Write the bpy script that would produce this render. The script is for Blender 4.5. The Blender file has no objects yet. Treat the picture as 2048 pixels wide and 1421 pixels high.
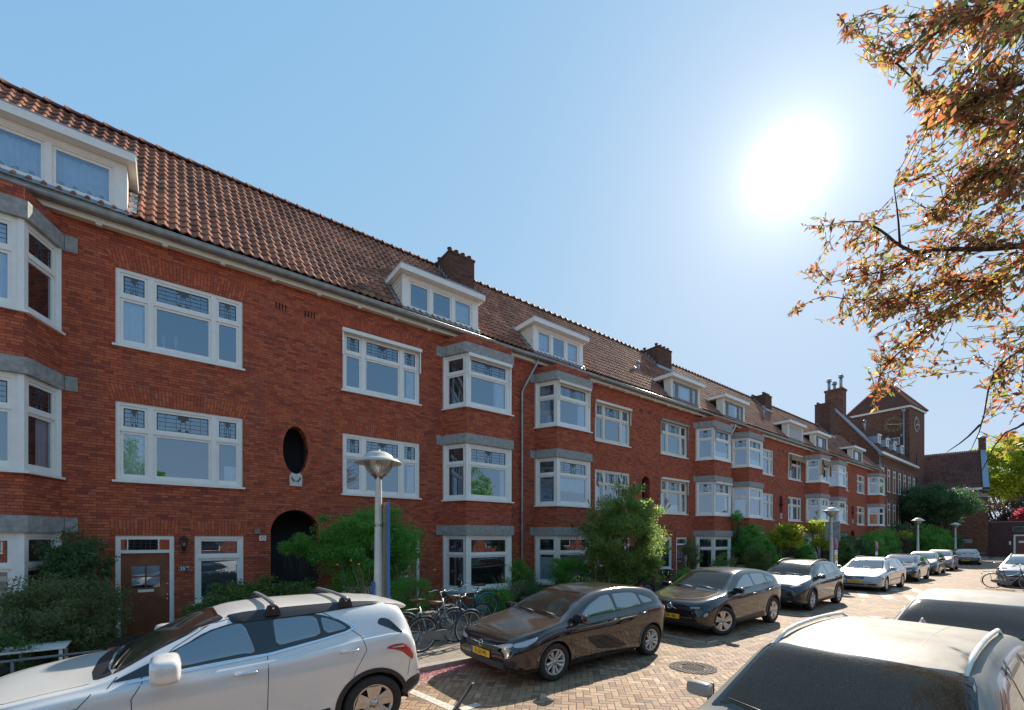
import bpy, bmesh, math, random
from mathutils import Vector, Matrix, Quaternion
from mathutils.bvhtree import BVHTree
import numpy as np
random.seed(7); RNG = np.random.default_rng(7)
PI = math.pi
S = bpy.context.scene
COL = S.collection

# ------------------------------------------------------------------ camera
TH = math.atan(1148/890)
CA, SA = math.cos(TH), math.sin(TH)
cam = bpy.data.objects.new('camera', bpy.data.cameras.new('camera')); COL.objects.link(cam)
cam.location = (0, 0, 2.25)
cam.rotation_euler = (PI/2, 0, TH-PI/2)
cam.data.sensor_width = 36; cam.data.lens = 890/2048*36
cam.data.shift_y = (1078-710.5)/2048
cam.data.clip_start = 0.05; cam.data.clip_end = 3000
S.camera = cam

# ------------------------------------------------------------------ sky and sun
SUN_EL, SUN_AZ = math.radians(35.2), math.radians(20.45)      # azimuth from +X towards +Y
SUND = Vector((math.cos(SUN_EL)*math.cos(SUN_AZ), math.cos(SUN_EL)*math.sin(SUN_AZ), math.sin(SUN_EL)))
W = bpy.data.worlds.new('World'); S.world = W; W.use_nodes = True
nt = W.node_tree; nt.nodes.clear()
sky = nt.nodes.new('ShaderNodeTexSky'); sky.sky_type = 'NISHITA'; sky.sun_disc = False
sky.sun_elevation = SUN_EL; sky.sun_rotation = PI/2-SUN_AZ
sky.air_density = 1.0; sky.dust_density = 0.15; sky.ozone_density = 2.0; sky.altitude = 0
bg = nt.nodes.new('ShaderNodeBackground'); bg.inputs[1].default_value = 0.15   # strength; the brightest part of the dome is softened below
wo = nt.nodes.new('ShaderNodeOutputWorld')
one = nt.nodes.new('ShaderNodeVectorMath'); one.operation = 'MULTIPLY_ADD'; one.inputs[1].default_value = (.54, .97, 1.35); one.inputs[2].default_value = (1, 1, 1)
dv = nt.nodes.new('ShaderNodeVectorMath'); dv.operation = 'DIVIDE'
nt.links.new(sky.outputs[0], one.inputs[0]); gn = nt.nodes.new('ShaderNodeVectorMath'); gn.operation = 'MULTIPLY'; gn.inputs[1].default_value = (1.22, 2.35, 3.9)
nt.links.new(sky.outputs[0], gn.inputs[0]); nt.links.new(gn.outputs[0], dv.inputs[0]); nt.links.new(one.outputs[0], dv.inputs[1]); nt.links.new(dv.outputs[0], bg.inputs[0])
# the aureole of scattered light round the sun
tc = nt.nodes.new('ShaderNodeTexCoord'); nrm = nt.nodes.new('ShaderNodeVectorMath'); nrm.operation = 'NORMALIZE'
nt.links.new(tc.outputs['Generated'], nrm.inputs[0])
dt = nt.nodes.new('ShaderNodeVectorMath'); dt.operation = 'DOT_PRODUCT'; dt.inputs[1].default_value = SUND
nt.links.new(nrm.outputs[0], dt.inputs[0])
mx0 = nt.nodes.new('ShaderNodeMath'); mx0.operation = 'MAXIMUM'; mx0.inputs[1].default_value = 0
nt.links.new(dt.outputs['Value'], mx0.inputs[0])
acc = None
for amp, ex in ((80.0, 7000), (0.8, 1500), (0.15, 220), (0.06, 30)):
    p = nt.nodes.new('ShaderNodeMath'); p.operation = 'POWER'; p.inputs[1].default_value = ex
    nt.links.new(mx0.outputs[0], p.inputs[0])
    m = nt.nodes.new('ShaderNodeMath'); m.operation = 'MULTIPLY'; m.inputs[1].default_value = amp
    nt.links.new(p.outputs[0], m.inputs[0])
    if acc is None: acc = m
    else:
        a = nt.nodes.new('ShaderNodeMath'); a.operation = 'ADD'
        nt.links.new(acc.outputs[0], a.inputs[0]); nt.links.new(m.outputs[0], a.inputs[1]); acc = a
bg2 = nt.nodes.new('ShaderNodeBackground'); bg2.inputs[0].default_value = (1, .97, .92, 1)
nt.links.new(acc.outputs[0], bg2.inputs[1])
ad = nt.nodes.new('ShaderNodeAddShader')
nt.links.new(bg.outputs[0], ad.inputs[0]); nt.links.new(bg2.outputs[0], ad.inputs[1]); nt.links.new(ad.outputs[0], wo.inputs[0])
sun = bpy.data.objects.new('sun', bpy.data.lights.new('sun', 'SUN')); COL.objects.link(sun)
sun.data.energy = 3.8; sun.data.angle = math.radians(0.53); sun.data.color = (1, .90, .76)
sun.rotation_euler = SUND.to_track_quat('Z', 'Y').to_euler(); sun.location = SUND*200
S.view_settings.view_transform = 'Standard'; S.view_settings.look = 'None'
S.view_settings.exposure = 1.18; S.view_settings.gamma = 1; S.view_settings.use_curve_mapping = False
S.cycles.max_bounces = 8; S.cycles.transparent_max_bounces = 16; S.cycles.diffuse_bounces = 4
S.cycles.use_denoising = True
S.cycles.sample_clamp_indirect = 6

# ------------------------------------------------------------------ materials
def lin(c):
    return tuple(((v/12.92) if v <= .04045 else ((v+.055)/1.055)**2.4) for v in c)
class NT:
    """small helper that writes node graphs"""
    def __init__(s, name):
        s.m = bpy.data.materials.new(name); s.m.use_nodes = True; s.t = s.m.node_tree
        s.b = s.t.nodes['Principled BSDF']; s.out = s.t.nodes['Material Output']
    def n(s, ty, **kw):
        k = s.t.nodes.new('ShaderNode'+ty)
        for a, v in kw.items(): setattr(k, a, v)
        return k
    def l(s, a, b): s.t.links.new(a, b)
    def val(s, sock, v):
        if hasattr(v, 'is_output') or isinstance(v, bpy.types.NodeSocket): s.l(v, sock)
        else: sock.default_value = v
    def math(s, op, a, b=0., c=None):
        k = s.n('Math', operation=op); s.val(k.inputs[0], a); s.val(k.inputs[1], b)
        if c is not None: s.val(k.inputs[2], c)
        return k.outputs[0]
    def mix(s, f, a, b, blend='MIX'):
        k = s.n('Mix', data_type='RGBA', blend_type=blend)
        s.val(k.inputs[0], f); s.val(k.inputs[6], a); s.val(k.inputs[7], b); return k.outputs[2]
    def ramp(s, f, stops, interp='LINEAR'):
        k = s.n('ValToRGB'); r = k.color_ramp; r.interpolation = interp
        while len(r.elements) < len(stops): r.elements.new(.5)
        for e, (p, c) in zip(r.elements, stops): e.position = p; e.color = (*c, 1) if len(c) == 3 else c
        s.l(f, k.inputs[0]); return k.outputs[0]
    def noise(s, vec, scale, detail=3, rough=.5):
        k = s.n('TexNoise'); k.inputs['Scale'].default_value = scale; k.inputs['Detail'].default_value = detail
        k.inputs['Roughness'].default_value = rough
        if vec is not None: s.l(vec, k.inputs['Vector'])
        return k.outputs['Fac']
    def bump(s, h, dist=.01, st=1.):
        k = s.n('Bump'); k.inputs['Distance'].default_value = dist; k.inputs['Strength'].default_value = st
        s.l(h, k.inputs['Height']); s.l(k.outputs[0], s.b.inputs['Normal'])
    def uv(s): return s.n('UVMap').outputs[0]
    def obj(s): return s.n('TexCoord').outputs['Object']
    def pos(s): return s.n('NewGeometry').outputs['Position']
    def set(s, **kw):
        for a, v in kw.items(): s.val(s.b.inputs[a.replace('_', ' ')], v)
        return s
def plain(name, col, rough=.5, metal=0., spec=.5, coat=0., var=0., vscale=3.):
    k = NT(name)
    c4 = (*col, 1)
    if var:
        f = k.noise(k.obj(), vscale, 5, .6)
        lo = tuple(v*(1-var) for v in col); hi = tuple(min(1, v*(1+var)) for v in col)
        k.l(k.ramp(f, [(.3, lo), (.7, hi)]), k.b.inputs['Base Color'])
    else: k.b.inputs['Base Color'].default_value = c4
    k.b.inputs['Roughness'].default_value = rough; k.b.inputs['Metallic'].default_value = metal
    k.b.inputs['Specular IOR Level'].default_value = spec; k.b.inputs['Coat Weight'].default_value = coat
    k.b.inputs['Coat Roughness'].default_value = .03
    return k.m
def brick_mat(name, pal, mortar, bw=.215, rh=.0622, ms=.0045, bumpd=.006, stain=.35, flip=False):
    k = NT(name); uv = k.uv()
    mp = k.n('Mapping'); k.l(uv, mp.inputs[0])
    if flip: mp.inputs['Rotation'].default_value = (0, 0, PI/2)
    wv = k.n('Mapping'); k.l(mp.outputs[0], wv.inputs[0])
    b = k.n('TexBrick'); k.l(wv.outputs[0], b.inputs['Vector'])
    b.inputs['Color1'].default_value = (0, 0, 0, 1); b.inputs['Color2'].default_value = (1, 1, 1, 1); b.inputs['Mortar'].default_value = (.5, .5, .5, 1)
    b.inputs['Scale'].default_value = 1; b.inputs['Mortar Size'].default_value = ms; b.inputs['Mortar Smooth'].default_value = .3
    b.inputs['Brick Width'].default_value = bw; b.inputs['Row Height'].default_value = rh; b.offset = .43
    b.offset_frequency = 2; b.squash = .62; b.squash_frequency = 3
    rgb = k.ramp(b.outputs['Color'], [(i/(len(pal)-1), c) for i, c in enumerate(pal)])
    n1 = k.noise(uv, .55, 5, .6); n2 = k.noise(uv, 9, 4, .6); n3 = k.noise(uv, 60, 2, .5)
    rgb = k.mix(k.math('MULTIPLY', n2, .30), rgb, (*[v*.5 for v in pal[0]], 1))
    rgb = k.mix(stain, rgb, k.mix(n1, (.45, .42, .42, 1), (1.35, 1.3, 1.25, 1)), 'MULTIPLY')
    st = k.n('Mapping'); st.inputs['Scale'].default_value = (2.6, .30, 1); k.l(uv, st.inputs[0]); n4 = k.noise(st.outputs[0], 1.0, 5, .65)      # rain streaks
    rgb = k.mix(k.ramp(n4, [(.52, (0, 0, 0)), (.72, (.55, .55, .55))]), rgb, k.mix(.5, rgb, (.12, .09, .075, 1)))
    rgb = k.mix(b.outputs['Fac'], rgb, (*mortar, 1))
    k.l(rgb, k.b.inputs['Base Color'])
    h = k.math('ADD', k.math('SUBTRACT', 1., b.outputs['Fac']), k.math('MULTIPLY', n3, .35))
    h = k.math('ADD', h, k.math('MULTIPLY', b.outputs['Color'], .35))
    k.bump(h, bumpd, .8); k.set(Roughness=.88); k.b.inputs['Specular IOR Level'].default_value = .25
    return k.m
def herringbone(name, unit=.103):
    k = NT(name); p = k.pos()
    mp = k.n('Mapping'); k.l(p, mp.inputs[0]); mp.inputs['Rotation'].default_value = (0, 0, math.radians(45)); 
    mp.inputs['Scale'].default_value = (1/unit, 1/unit, 1)
    wob = k.n('TexNoise'); wob.inputs['Scale'].default_value = .9; k.l(mp.outputs[0], wob.inputs['Vector'])
    sx = k.n('SeparateXYZ'); k.l(mp.outputs[0], sx.inputs[0])
    wf = k.math('MULTIPLY', k.math('SUBTRACT', wob.outputs['Fac'], .5), .22)
    X = k.math('ADD', sx.outputs[0], wf); Y = k.math('SUBTRACT', sx.outputs[1], wf)
    i = k.math('FLOOR', X); j = k.math('FLOOR', Y); fx = k.math('SUBTRACT', X, i); fy = k.math('SUBTRACT', Y, j)
    kk = k.math('FLOORED_MODULO', k.math('SUBTRACT', i, j), 4.)
    def isk(v): return k.math('COMPARE', kk, float(v), .1)
    k0, k1, k2, k3 = [isk(v) for v in range(4)]
    big = 2.
    dl = k.math('ADD', fx, k.math('MULTIPLY', k1, big)); dr = k.math('ADD', k.math('SUBTRACT', 1., fx), k.math('MULTIPLY', k0, big))
    dtp = k.math('ADD', k.math('SUBTRACT', 1., fy), k.math('MULTIPLY', k3, big)); db = k.math('ADD', fy, k.math('MULTIPLY', k2, big))
    d = k.math('MINIMUM', k.math('MINIMUM', dl, dr), k.math('MINIMUM', dtp, db))
    bi = k.math('SUBTRACT', i, k1); bj = k.math('ADD', j, k3)
    cmb = k.n('CombineXYZ'); k.l(bi, cmb.inputs[0]); k.l(bj, cmb.inputs[1])
    wn = k.n('TexWhiteNoise', noise_dimensions='2D'); k.l(cmb.outputs[0], wn.inputs['Vector'])
    rnd = wn.outputs['Value']
    rgb = k.ramp(rnd, [(0, (.17, .105, .07)), (.3, (.28, .18, .115)), (.6, (.37, .25, .155)), (.85, (.32, .185, .115)), (1, (.46, .34, .23))])
    n1 = k.noise(p, .35, 5, .6); n2 = k.noise(p, 14, 4, .6)
    rgb = k.mix(.6, rgb, k.mix(n1, (.5, .48, .46, 1), (1.25, 1.25, 1.25, 1)), 'MULTIPLY')
    rgb = k.mix(.4, rgb, k.mix(n2, (.6, .6, .6, 1), (1.25, 1.22, 1.2, 1)), 'MULTIPLY')
    joint = k.n('MapRange'); joint.inputs['From Min'].default_value = .03; joint.inputs['From Max'].default_value = .085
    joint.inputs['To Min'].default_value = 1; joint.inputs['To Max'].default_value = 0; k.l(d, joint.inputs['Value'])
    jc = k.ramp(k.noise(p, 1.1, 4, .6), [(.42, (.075, .055, .04)), (.55, (.12, .10, .05)), (.68, (.10, .12, .04))])
    rgb = k.mix(joint.outputs[0], rgb, jc)
    k.l(rgb, k.b.inputs['Base Color'])
    h = k.math('ADD', k.math('MINIMUM', d, .14), k.math('MULTIPLY', rnd, .05))
    h = k.math('ADD', h, k.math('MULTIPLY', n2, .05))
    k.bump(h, .05, .9); k.set(Roughness=.8); return k.m
def slab_mat(name, size, c0, c1):
    k = NT(name); p = k.pos(); mp = k.n('Mapping'); k.l(p, mp.inputs[0])
    b = k.n('TexBrick'); k.l(mp.outputs[0], b.inputs['Vector']); b.inputs['Scale'].default_value = 1
    b.inputs['Brick Width'].default_value = size; b.inputs['Row Height'].default_value = size; b.inputs['Mortar Size'].default_value = .005
    b.inputs['Mortar Smooth'].default_value = .2
    b.inputs['Color1'].default_value = (*c0, 1); b.inputs['Color2'].default_value = (*c1, 1); b.inputs['Mortar'].default_value = (.07, .06, .045, 1)
    n = k.noise(p, 5, 5, .65); n1 = k.noise(p, .8, 4, .6)
    rgb = k.mix(.5, b.outputs['Color'], k.mix(n, (.55, .55, .55, 1), (1.25, 1.25, 1.25, 1)), 'MULTIPLY')
    rgb = k.mix(.5, rgb, k.mix(n1, (.55, .53, .5, 1), (1.2, 1.2, 1.2, 1)), 'MULTIPLY')
    k.l(rgb, k.b.inputs['Base Color']); k.bump(k.math('SUBTRACT', 1., b.outputs['Fac']), .006, .8); k.set(Roughness=.85); return k.m
def tile_mat(name, pal, tw=.205, th=.345):
    k = NT(name); uv = k.uv(); sx = k.n('SeparateXYZ'); k.l(uv, sx.inputs[0])
    i = k.math('FLOOR', k.math('DIVIDE', sx.outputs[0], tw)); j = k.math('FLOOR', k.math('DIVIDE', sx.outputs[1], th))
    c = k.n('CombineXYZ'); k.l(i, c.inputs[0]); k.l(j, c.inputs[1])
    wn = k.n('TexWhiteNoise', noise_dimensions='2D'); k.l(c.outputs[0], wn.inputs['Vector'])
    rgb = k.ramp(wn.outputs['Value'], [(q/(len(pal)-1), v) for q, v in enumerate(pal)])
    n1 = k.noise(uv, .7, 5, .65); n2 = k.noise(uv, 22, 4, .65)
    rgb = k.mix(.75, rgb, k.ramp(n1, [(.35, (.55, .5, .48)), (.6, (1.15, 1.1, 1.05))]), 'MULTIPLY')
    rgb = k.mix(k.ramp(n2, [(.52, (0, 0, 0)), (.66, (.7, .7, .7))]), rgb, (.05, .045, .035, 1))
    k.l(rgb, k.b.inputs['Base Color']); k.bump(n2, .006, .5); k.set(Roughness=.75); k.b.inputs['Specular IOR Level'].default_value = .3; return k.m
def leaf_mat(name, pal, transl=.5, rough=.45):
    k = NT(name); g = k.n('NewGeometry')
    rgb = k.ramp(g.outputs['Random Per Island'], [(i/(len(pal)-1), c) for i, c in enumerate(pal)])
    k.l(rgb, k.b.inputs['Base Color']); k.set(Roughness=rough); k.b.inputs['Specular IOR Level'].default_value = .3
    t = k.n('BsdfTranslucent'); hs = k.n('HueSaturation'); hs.inputs['Saturation'].default_value = 1.0; hs.inputs['Value'].default_value = 2.0
    k.l(rgb, hs.inputs['Color']); k.l(hs.outputs[0], t.inputs[0])
    m = k.n('MixShader'); m.inputs[0].default_value = transl
    k.l(k.b.outputs[0], m.inputs[1]); k.l(t.outputs[0], m.inputs[2]); k.l(m.outputs[0], k.out.inputs[0]); return k.m
def glass_mat(name, refl, tint=(.8, .9, .95), rough=.01, gl=(.95, .97, 1)):
    k = NT(name); k.t.nodes.remove(k.b)
    g = k.n('BsdfGlossy'); g.inputs['Roughness'].default_value = rough; g.inputs['Color'].default_value = (*gl, 1)
    t = k.n('BsdfTransparent'); t.inputs[0].default_value = (*tint, 1)
    fr = k.n('Fresnel'); fr.inputs['IOR'].default_value = 1.5
    f = k.math('ADD', k.math('MULTIPLY', fr.outputs[0], 1.0), refl)
    f = k.math('MINIMUM', f, 1.)
    m = k.n('MixShader'); k.l(f, m.inputs[0]); k.l(t.outputs[0], m.inputs[1]); k.l(g.outputs[0], m.inputs[2]); k.l(m.outputs[0], k.out.inputs[0])
    return k.m
def paint_mat(name, col, metal=.0, dust=.5, rough=.25, dustcol=(.30, .24, .165), coat=1.):
    """car paint under clear coat; pollen and street dust lie on what faces up"""
    k = NT(name); g = k.n('NewGeometry'); sx = k.n('SeparateXYZ'); k.l(g.outputs['Normal'], sx.inputs[0])
    up = k.n('MapRange'); up.inputs['From Min'].default_value = .45; up.inputs['From Max'].default_value = .98; k.l(sx.outputs[2], up.inputs['Value'])
    n = k.noise(k.obj(), 2.2, 6, .65); sp = k.noise(k.obj(), 130, 2, .5)
    f = k.math('MULTIPLY', up.outputs[0], k.math('MULTIPLY', k.math('ADD', k.math('MULTIPLY', n, .8), k.math('MULTIPLY', sp, .6)), dust))
    f = k.math('MINIMUM', f, .93)
    base = k.mix(.25, (*col, 1), k.mix(n, (.75, .75, .75, 1), (1.2, 1.2, 1.2, 1)), 'MULTIPLY')
    k.l(k.mix(f, base, (*dustcol, 1)), k.b.inputs['Base Color'])
    k.l(k.math('ADD', k.math('MULTIPLY', f, .55), rough), k.b.inputs['Roughness'])
    k.l(k.math('MULTIPLY', k.math('SUBTRACT', 1., f), metal), k.b.inputs['Metallic'])
    k.l(k.math('MULTIPLY', k.math('SUBTRACT', 1., k.math('MULTIPLY', f, .8)), coat), k.b.inputs['Coat Weight'])
    k.l(k.math('ADD', .03, k.math('MULTIPLY', f, .4)), k.b.inputs['Coat Roughness'])
    return k.m

PAL_RED = [(.27, .072, .052), (.40, .090, .050), (.48, .110, .055), (.54, .132, .062), (.60, .165, .076), (.44, .098, .053), (.52, .150, .088)]
PAL_BROWN = [(.10, .05, .036), (.17, .075, .05), (.26, .105, .06), (.31, .14, .08), (.20, .095, .07)]
M = {}
M['brick'] = brick_mat('red_brick', PAL_RED, (.065, .04, .032))
M['brick_soldier'] = brick_mat('red_brick_soldier', PAL_RED[1:], (.06, .036, .03), bw=.215, rh=.0622, flip=True)
M['brick_brown'] = brick_mat('brown_brick', PAL_BROWN, (.09, .07, .06))
M['brick_purple'] = brick_mat('purple_brown_brick', [(.075, .045, .045), (.12, .06, .052), (.17, .08, .06), (.13, .075, .07)], (.10, .08, .075))
M['brick_chimney'] = brick_mat('chimney_brick', [(.09, .045, .035), (.15, .07, .05), (.20, .095, .06)], (.09, .07, .055))
M['plinth'] = brick_mat('dark_plinth_brick', [(.03, .025, .025), (.06, .04, .035), (.08, .05, .04)], (.04, .035, .03))
M['tiles'] = tile_mat('roof_tiles', [(.13, .055, .035), (.21, .085, .048), (.27, .115, .065), (.17, .07, .045), (.31, .15, .09)])
M['tiles_dark'] = tile_mat('dark_roof_tiles', [(.10, .04, .03), (.15, .055, .038), (.19, .075, .05), (.12, .05, .04)])
M['white'] = plain('white_paint', (.80, .79, .74), .35, var=.05, vscale=6)
M['cream'] = plain('cream_paint', (.70, .66, .55), .45, var=.07, vscale=4)
M['concrete'] = plain('lintel_concrete', (.30, .30, .285), .9, var=.28, vscale=9)
M['stone'] = plain('pale_stone', (.55, .53, .48), .8, var=.15, vscale=12)
M['zinc'] = plain('zinc', (.32, .36, .37), .42, .75, var=.25, vscale=5)
M['lead'] = plain('lead_flashing', (.30, .35, .40), .5, .5, var=.2, vscale=8)
M['came'] = plain('lead_came', (.07, .085, .10), .5)
M['pane'] = glass_mat('window_glass', .24, (.72, .80, .86), gl=(.72, .86, 1.0))
M['lampglass'] = glass_mat('clear_lamp_glass', .15, (.95, .95, .93), .12)
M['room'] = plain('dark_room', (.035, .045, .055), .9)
M['curtain'] = plain('curtain_cloth', (.86, .87, .88), .9, var=.1, vscale=3)
M['curtain_blue'] = plain('blue_grey_curtain', (.20, .27, .36), .9, var=.1, vscale=3)
M['blind'] = plain('window_blind', (.55, .58, .60), .7)
M['door_wood'] = plain('varnished_door_wood', (.19, .062, .028), .35, var=.25, vscale=5, coat=.3)
M['black'] = plain('black_plastic', (.018, .018, .02), .45, var=.2, vscale=8)
M['blackgloss'] = plain('gloss_black', (.008, .008, .01), .08, coat=.8)
M['dark'] = plain('dark_void', (.008, .010, .010), .9)
M['stairgreen'] = plain('dark_green_boards', (.035, .085, .065), .5, var=.3, vscale=6)
M['road'] = herringbone('herringbone_road')
M['pavement'] = slab_mat('pavement_slabs', .30, (.30, .25, .19), (.24, .20, .16))
M['kerb'] = plain('kerb_stone', (.27, .25, .22), .85, var=.3, vscale=7)
M['soil'] = plain('garden_soil', (.055, .04, .028), .95, var=.4, vscale=6)
M['asphalt'] = plain('far_ground', (.16, .13, .11), .9, var=.3, vscale=.3)
M['roadwhite'] = plain('worn_white_paint', (.50, .46, .40), .7, var=.35, vscale=16)
M['chrome'] = plain('chrome', (.75, .76, .78), .12, 1.)
M['alloy'] = plain('alloy_wheel', (.55, .55, .55), .3, .85, var=.12, vscale=20)
M['hubsilver'] = plain('silver_hubcap', (.50, .49, .47), .4, .5, var=.15, vscale=20)
M['tyre'] = plain('tyre_rubber', (.022, .021, .020), .8, var=.35, vscale=12)
M['headlamp'] = plain('headlamp_glass', (.40, .42, .44), .28, .2, coat=.4)
M['redlamp'] = plain('red_lamp', (.42, .012, .012), .08, coat=1.)
M['amber'] = plain('amber_reflector', (.75, .13, .02), .2, coat=1.)
M['yellow'] = plain('yellow_plate', (.80, .44, .01), .4)
M['plateblue'] = plain('plate_blue', (.02, .06, .35), .4)
M['ink'] = plain('black_ink', (.01, .01, .01), .5)
M['trunk'] = plain('bark', (.055, .042, .034), .9, var=.4, vscale=14)
M['lampgrey'] = plain('lamp_post_paint', (.50, .49, .45), .5, var=.12, vscale=5)
M['postgrey'] = plain('dark_grey_post', (.16, .17, .18), .5, .3, var=.15)
M['blue'] = plain('blue_enamel', (.02, .16, .48), .35)
M['signred'] = plain('sign_red', (.55, .02, .03), .4)
M['signblue'] = plain('sign_blue', (.03, .12, .45), .4)
M['pink'] = plain('pink_petals', (.52, .16, .23), .8, var=.3, vscale=30)
M['wood'] = plain('weathered_wood', (.20, .15, .09), .8, var=.35, vscale=8)
M['striped'] = plain('patterned_awning_cloth', (.30, .19, .09), .8, var=.6, vscale=14)

# ------------------------------------------------------------------ mesh helpers
class MB:
    """collects vertices, faces, uvs, material slots; build() links ONE mesh object"""
    def __init__(s): s.v = []; s.f = []; s.uv = []; s.mi = []; s.sm = []
    def quad(s, pts, uv=None, mi=0, sm=False):
        i = len(s.v); s.v += [tuple(p) for p in pts]; s.f.append(tuple(range(i, i+len(pts))))
        s.uv.append(uv if uv else None); s.mi.append(mi); s.sm.append(sm)
    def mesh(s, verts, faces, mi=0, sm=True):
        i = len(s.v); s.v += [tuple(p) for p in verts]
        for f in faces: s.f.append(tuple(a+i for a in f)); s.uv.append(None); s.mi.append(mi); s.sm.append(sm)
    def box(s, x0, x1, y0, y1, z0, z1, mi=0, T=None):
        if x0 > x1: x0, x1 = x1, x0
        if y0 > y1: y0, y1 = y1, y0
        if z0 > z1: z0, z1 = z1, z0
        P = [(x0, y0, z0), (x1, y0, z0), (x1, y1, z0), (x0, y1, z0), (x0, y0, z1), (x1, y0, z1), (x1, y1, z1), (x0, y1, z1)]
        if T: P = [tuple(T @ Vector(p)) for p in P]
        W_, D_, H_ = x1-x0, y1-y0, z1-z0
        for f, (a, b, o) in (((0, 1, 5, 4), (W_, H_, (x0, z0))), ((1, 2, 6, 5), (D_, H_, (y0, z0))), ((2, 3, 7, 6), (W_, H_, (x0, z0))), ((3, 0, 4, 7), (D_, H_, (y0, z0))), ((4, 5, 6, 7), (W_, D_, (x0, y0))), ((3, 2, 1, 0), (W_, D_, (x0, y0)))):
            s.quad([P[i] for i in f], [(o[0], o[1]), (o[0]+a, o[1]), (o[0]+a, o[1]+b), (o[0], o[1]+b)], mi)
    def prism(s, poly, z0, z1, mi=0, caps=True):
        """vertical prism over a plan polygon (counterclockwise), metric uv"""
        n = len(poly); u = 0
        for i in range(n):
            a, b = poly[i], poly[(i+1) % n]; d = math.dist(a, b)
            s.quad([(a[0], a[1], z0), (b[0], b[1], z0), (b[0], b[1], z1), (a[0], a[1], z1)], [(u, z0), (u+d, z0), (u+d, z1), (u, z1)], mi); u += d
        if caps:
            s.quad([(p[0], p[1], z1) for p in poly], [(p[0], p[1]) for p in poly], mi)
            s.quad([(p[0], p[1], z0) for p in reversed(poly)], [(p[0], p[1]) for p in reversed(poly)], mi)
    def tube(s, pts, r, n=8, mi=0, cap=True, closed=False):
        pts = [Vector(p) for p in pts]; m = len(pts)
        if not hasattr(r, '__len__'): r = [r]*m
        V = []; up = None
        for i, p in enumerate(pts):
            if closed: t = pts[(i+1) % m]-pts[i-1]
            else: t = pts[min(i+1, m-1)]-pts[max(i-1, 0)]
            t.normalize() if t.length > 1e-9 else None
            if up is None:
                up = Vector((0, 0, 1)) if abs(t.z) < .9 else Vector((1, 0, 0))
            a = t.cross(up)
            if a.length < 1e-6: a = t.cross(Vector((0, 1, 0)))
            a.normalize(); b = a.cross(t); up = b
            for k in range(n):
                an = 2*PI*k/n; V.append(p+(a*math.cos(an)+b*math.sin(an))*r[i])
        F = []
        for i in range(m if closed else m-1):
            for k in range(n): F.append((i*n+k, i*n+(k+1) % n, ((i+1) % m)*n+(k+1) % n, ((i+1) % m)*n+k))
        if cap and not closed: F.append(tuple(range(n))[::-1]); F.append(tuple((m-1)*n+k for k in range(n)))
        s.mesh(V, F, mi, True)
    def lathe(s, prof, n=24, mi=0, axis='z', c=(0, 0, 0), T=None):
        """prof: (radius, height) pairs"""
        V = []
        for r, h in prof:
            for k in range(n):
                an = 2*PI*k/n; q = (r*math.cos(an), r*math.sin(an), h)
                if axis == 'y': q = (q[0], q[2], q[1])
                q = Vector((q[0]+c[0], q[1]+c[1], q[2]+c[2])); V.append(T @ q if T else q)
        F = []
        for i in range(len(prof)-1):
            for k in range(n):
                f = (i*n+k, i*n+(k+1) % n, (i+1)*n+(k+1) % n, (i+1)*n+k)
                F.append(f if axis == 'z' else f[::-1])
        s.mesh(V, F, mi, True)
    def build(s, name, mats, parent=None, smooth=None, sharp=None, loc=None):
        if not isinstance(mats, (list, tuple)): mats = [mats]
        me = bpy.data.meshes.new(name); me.from_pydata(s.v, [], s.f)
        for m in mats: me.materials.append(m)
        me.polygons.foreach_set('material_index', s.mi)
        me.polygons.foreach_set('use_smooth', [bool(x) if smooth is None else smooth for x in s.sm])
        if any(u is not None for u in s.uv):
            L = me.uv_layers.new(name='UVMap'); flat = []
            for f, u in zip(s.f, s.uv):
                if u is None: flat += [0., 0.]*len(f)
                else:
                    for q in u: flat += [q[0], q[1]]
            L.data.foreach_set('uv', flat)
        me.validate(); me.update()
        if sharp: me.set_sharp_from_angle(angle=math.radians(sharp))
        return link(name, me, parent, loc)
def link(name, me, parent=None, loc=None, rz=0):
    o = bpy.data.objects.new(name, me); COL.objects.link(o)
    if parent is not None: o.parent = parent
    if loc is not None: o.location = loc
    if rz: o.rotation_euler = (0, 0, rz)
    return o
def tag(o, label=None, cat=None, group=None, kind=None):
    if label: o['label'] = label
    if cat: o['category'] = cat
    if group: o['group'] = group
    if kind: o['kind'] = kind
    return o
def empty(name, loc, rz=0, **kw):
    o = bpy.data.objects.new(name, None); COL.objects.link(o); o.location = loc; o.rotation_euler = (0, 0, rz); o.empty_display_size = .2
    return tag(o, **kw) if kw else o
def kids(o): return [c for c in COL.objects if c.parent == o]
def copy_tree(o, parent=None):
    c = o.copy(); COL.objects.link(c); c.parent = parent
    for ch in list(o.children): copy_tree(ch, c)
    return c
def chaikin(pts, it=2, closed=True):
    for _ in range(it):
        q = []; n = len(pts)
        if closed:
            for i in range(n):
                a, b = pts[i], pts[(i+1) % n]; q += [tuple(.75*u+.25*w for u, w in zip(a, b)), tuple(.25*u+.75*w for u, w in zip(a, b))]
        else:
            q = [pts[0]]
            for i in range(n-1):
                a, b = pts[i], pts[i+1]; q += [tuple(.75*u+.25*w for u, w in zip(a, b)), tuple(.25*u+.75*w for u, w in zip(a, b))]
            q.append(pts[-1])
        pts = q
    return pts
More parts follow.
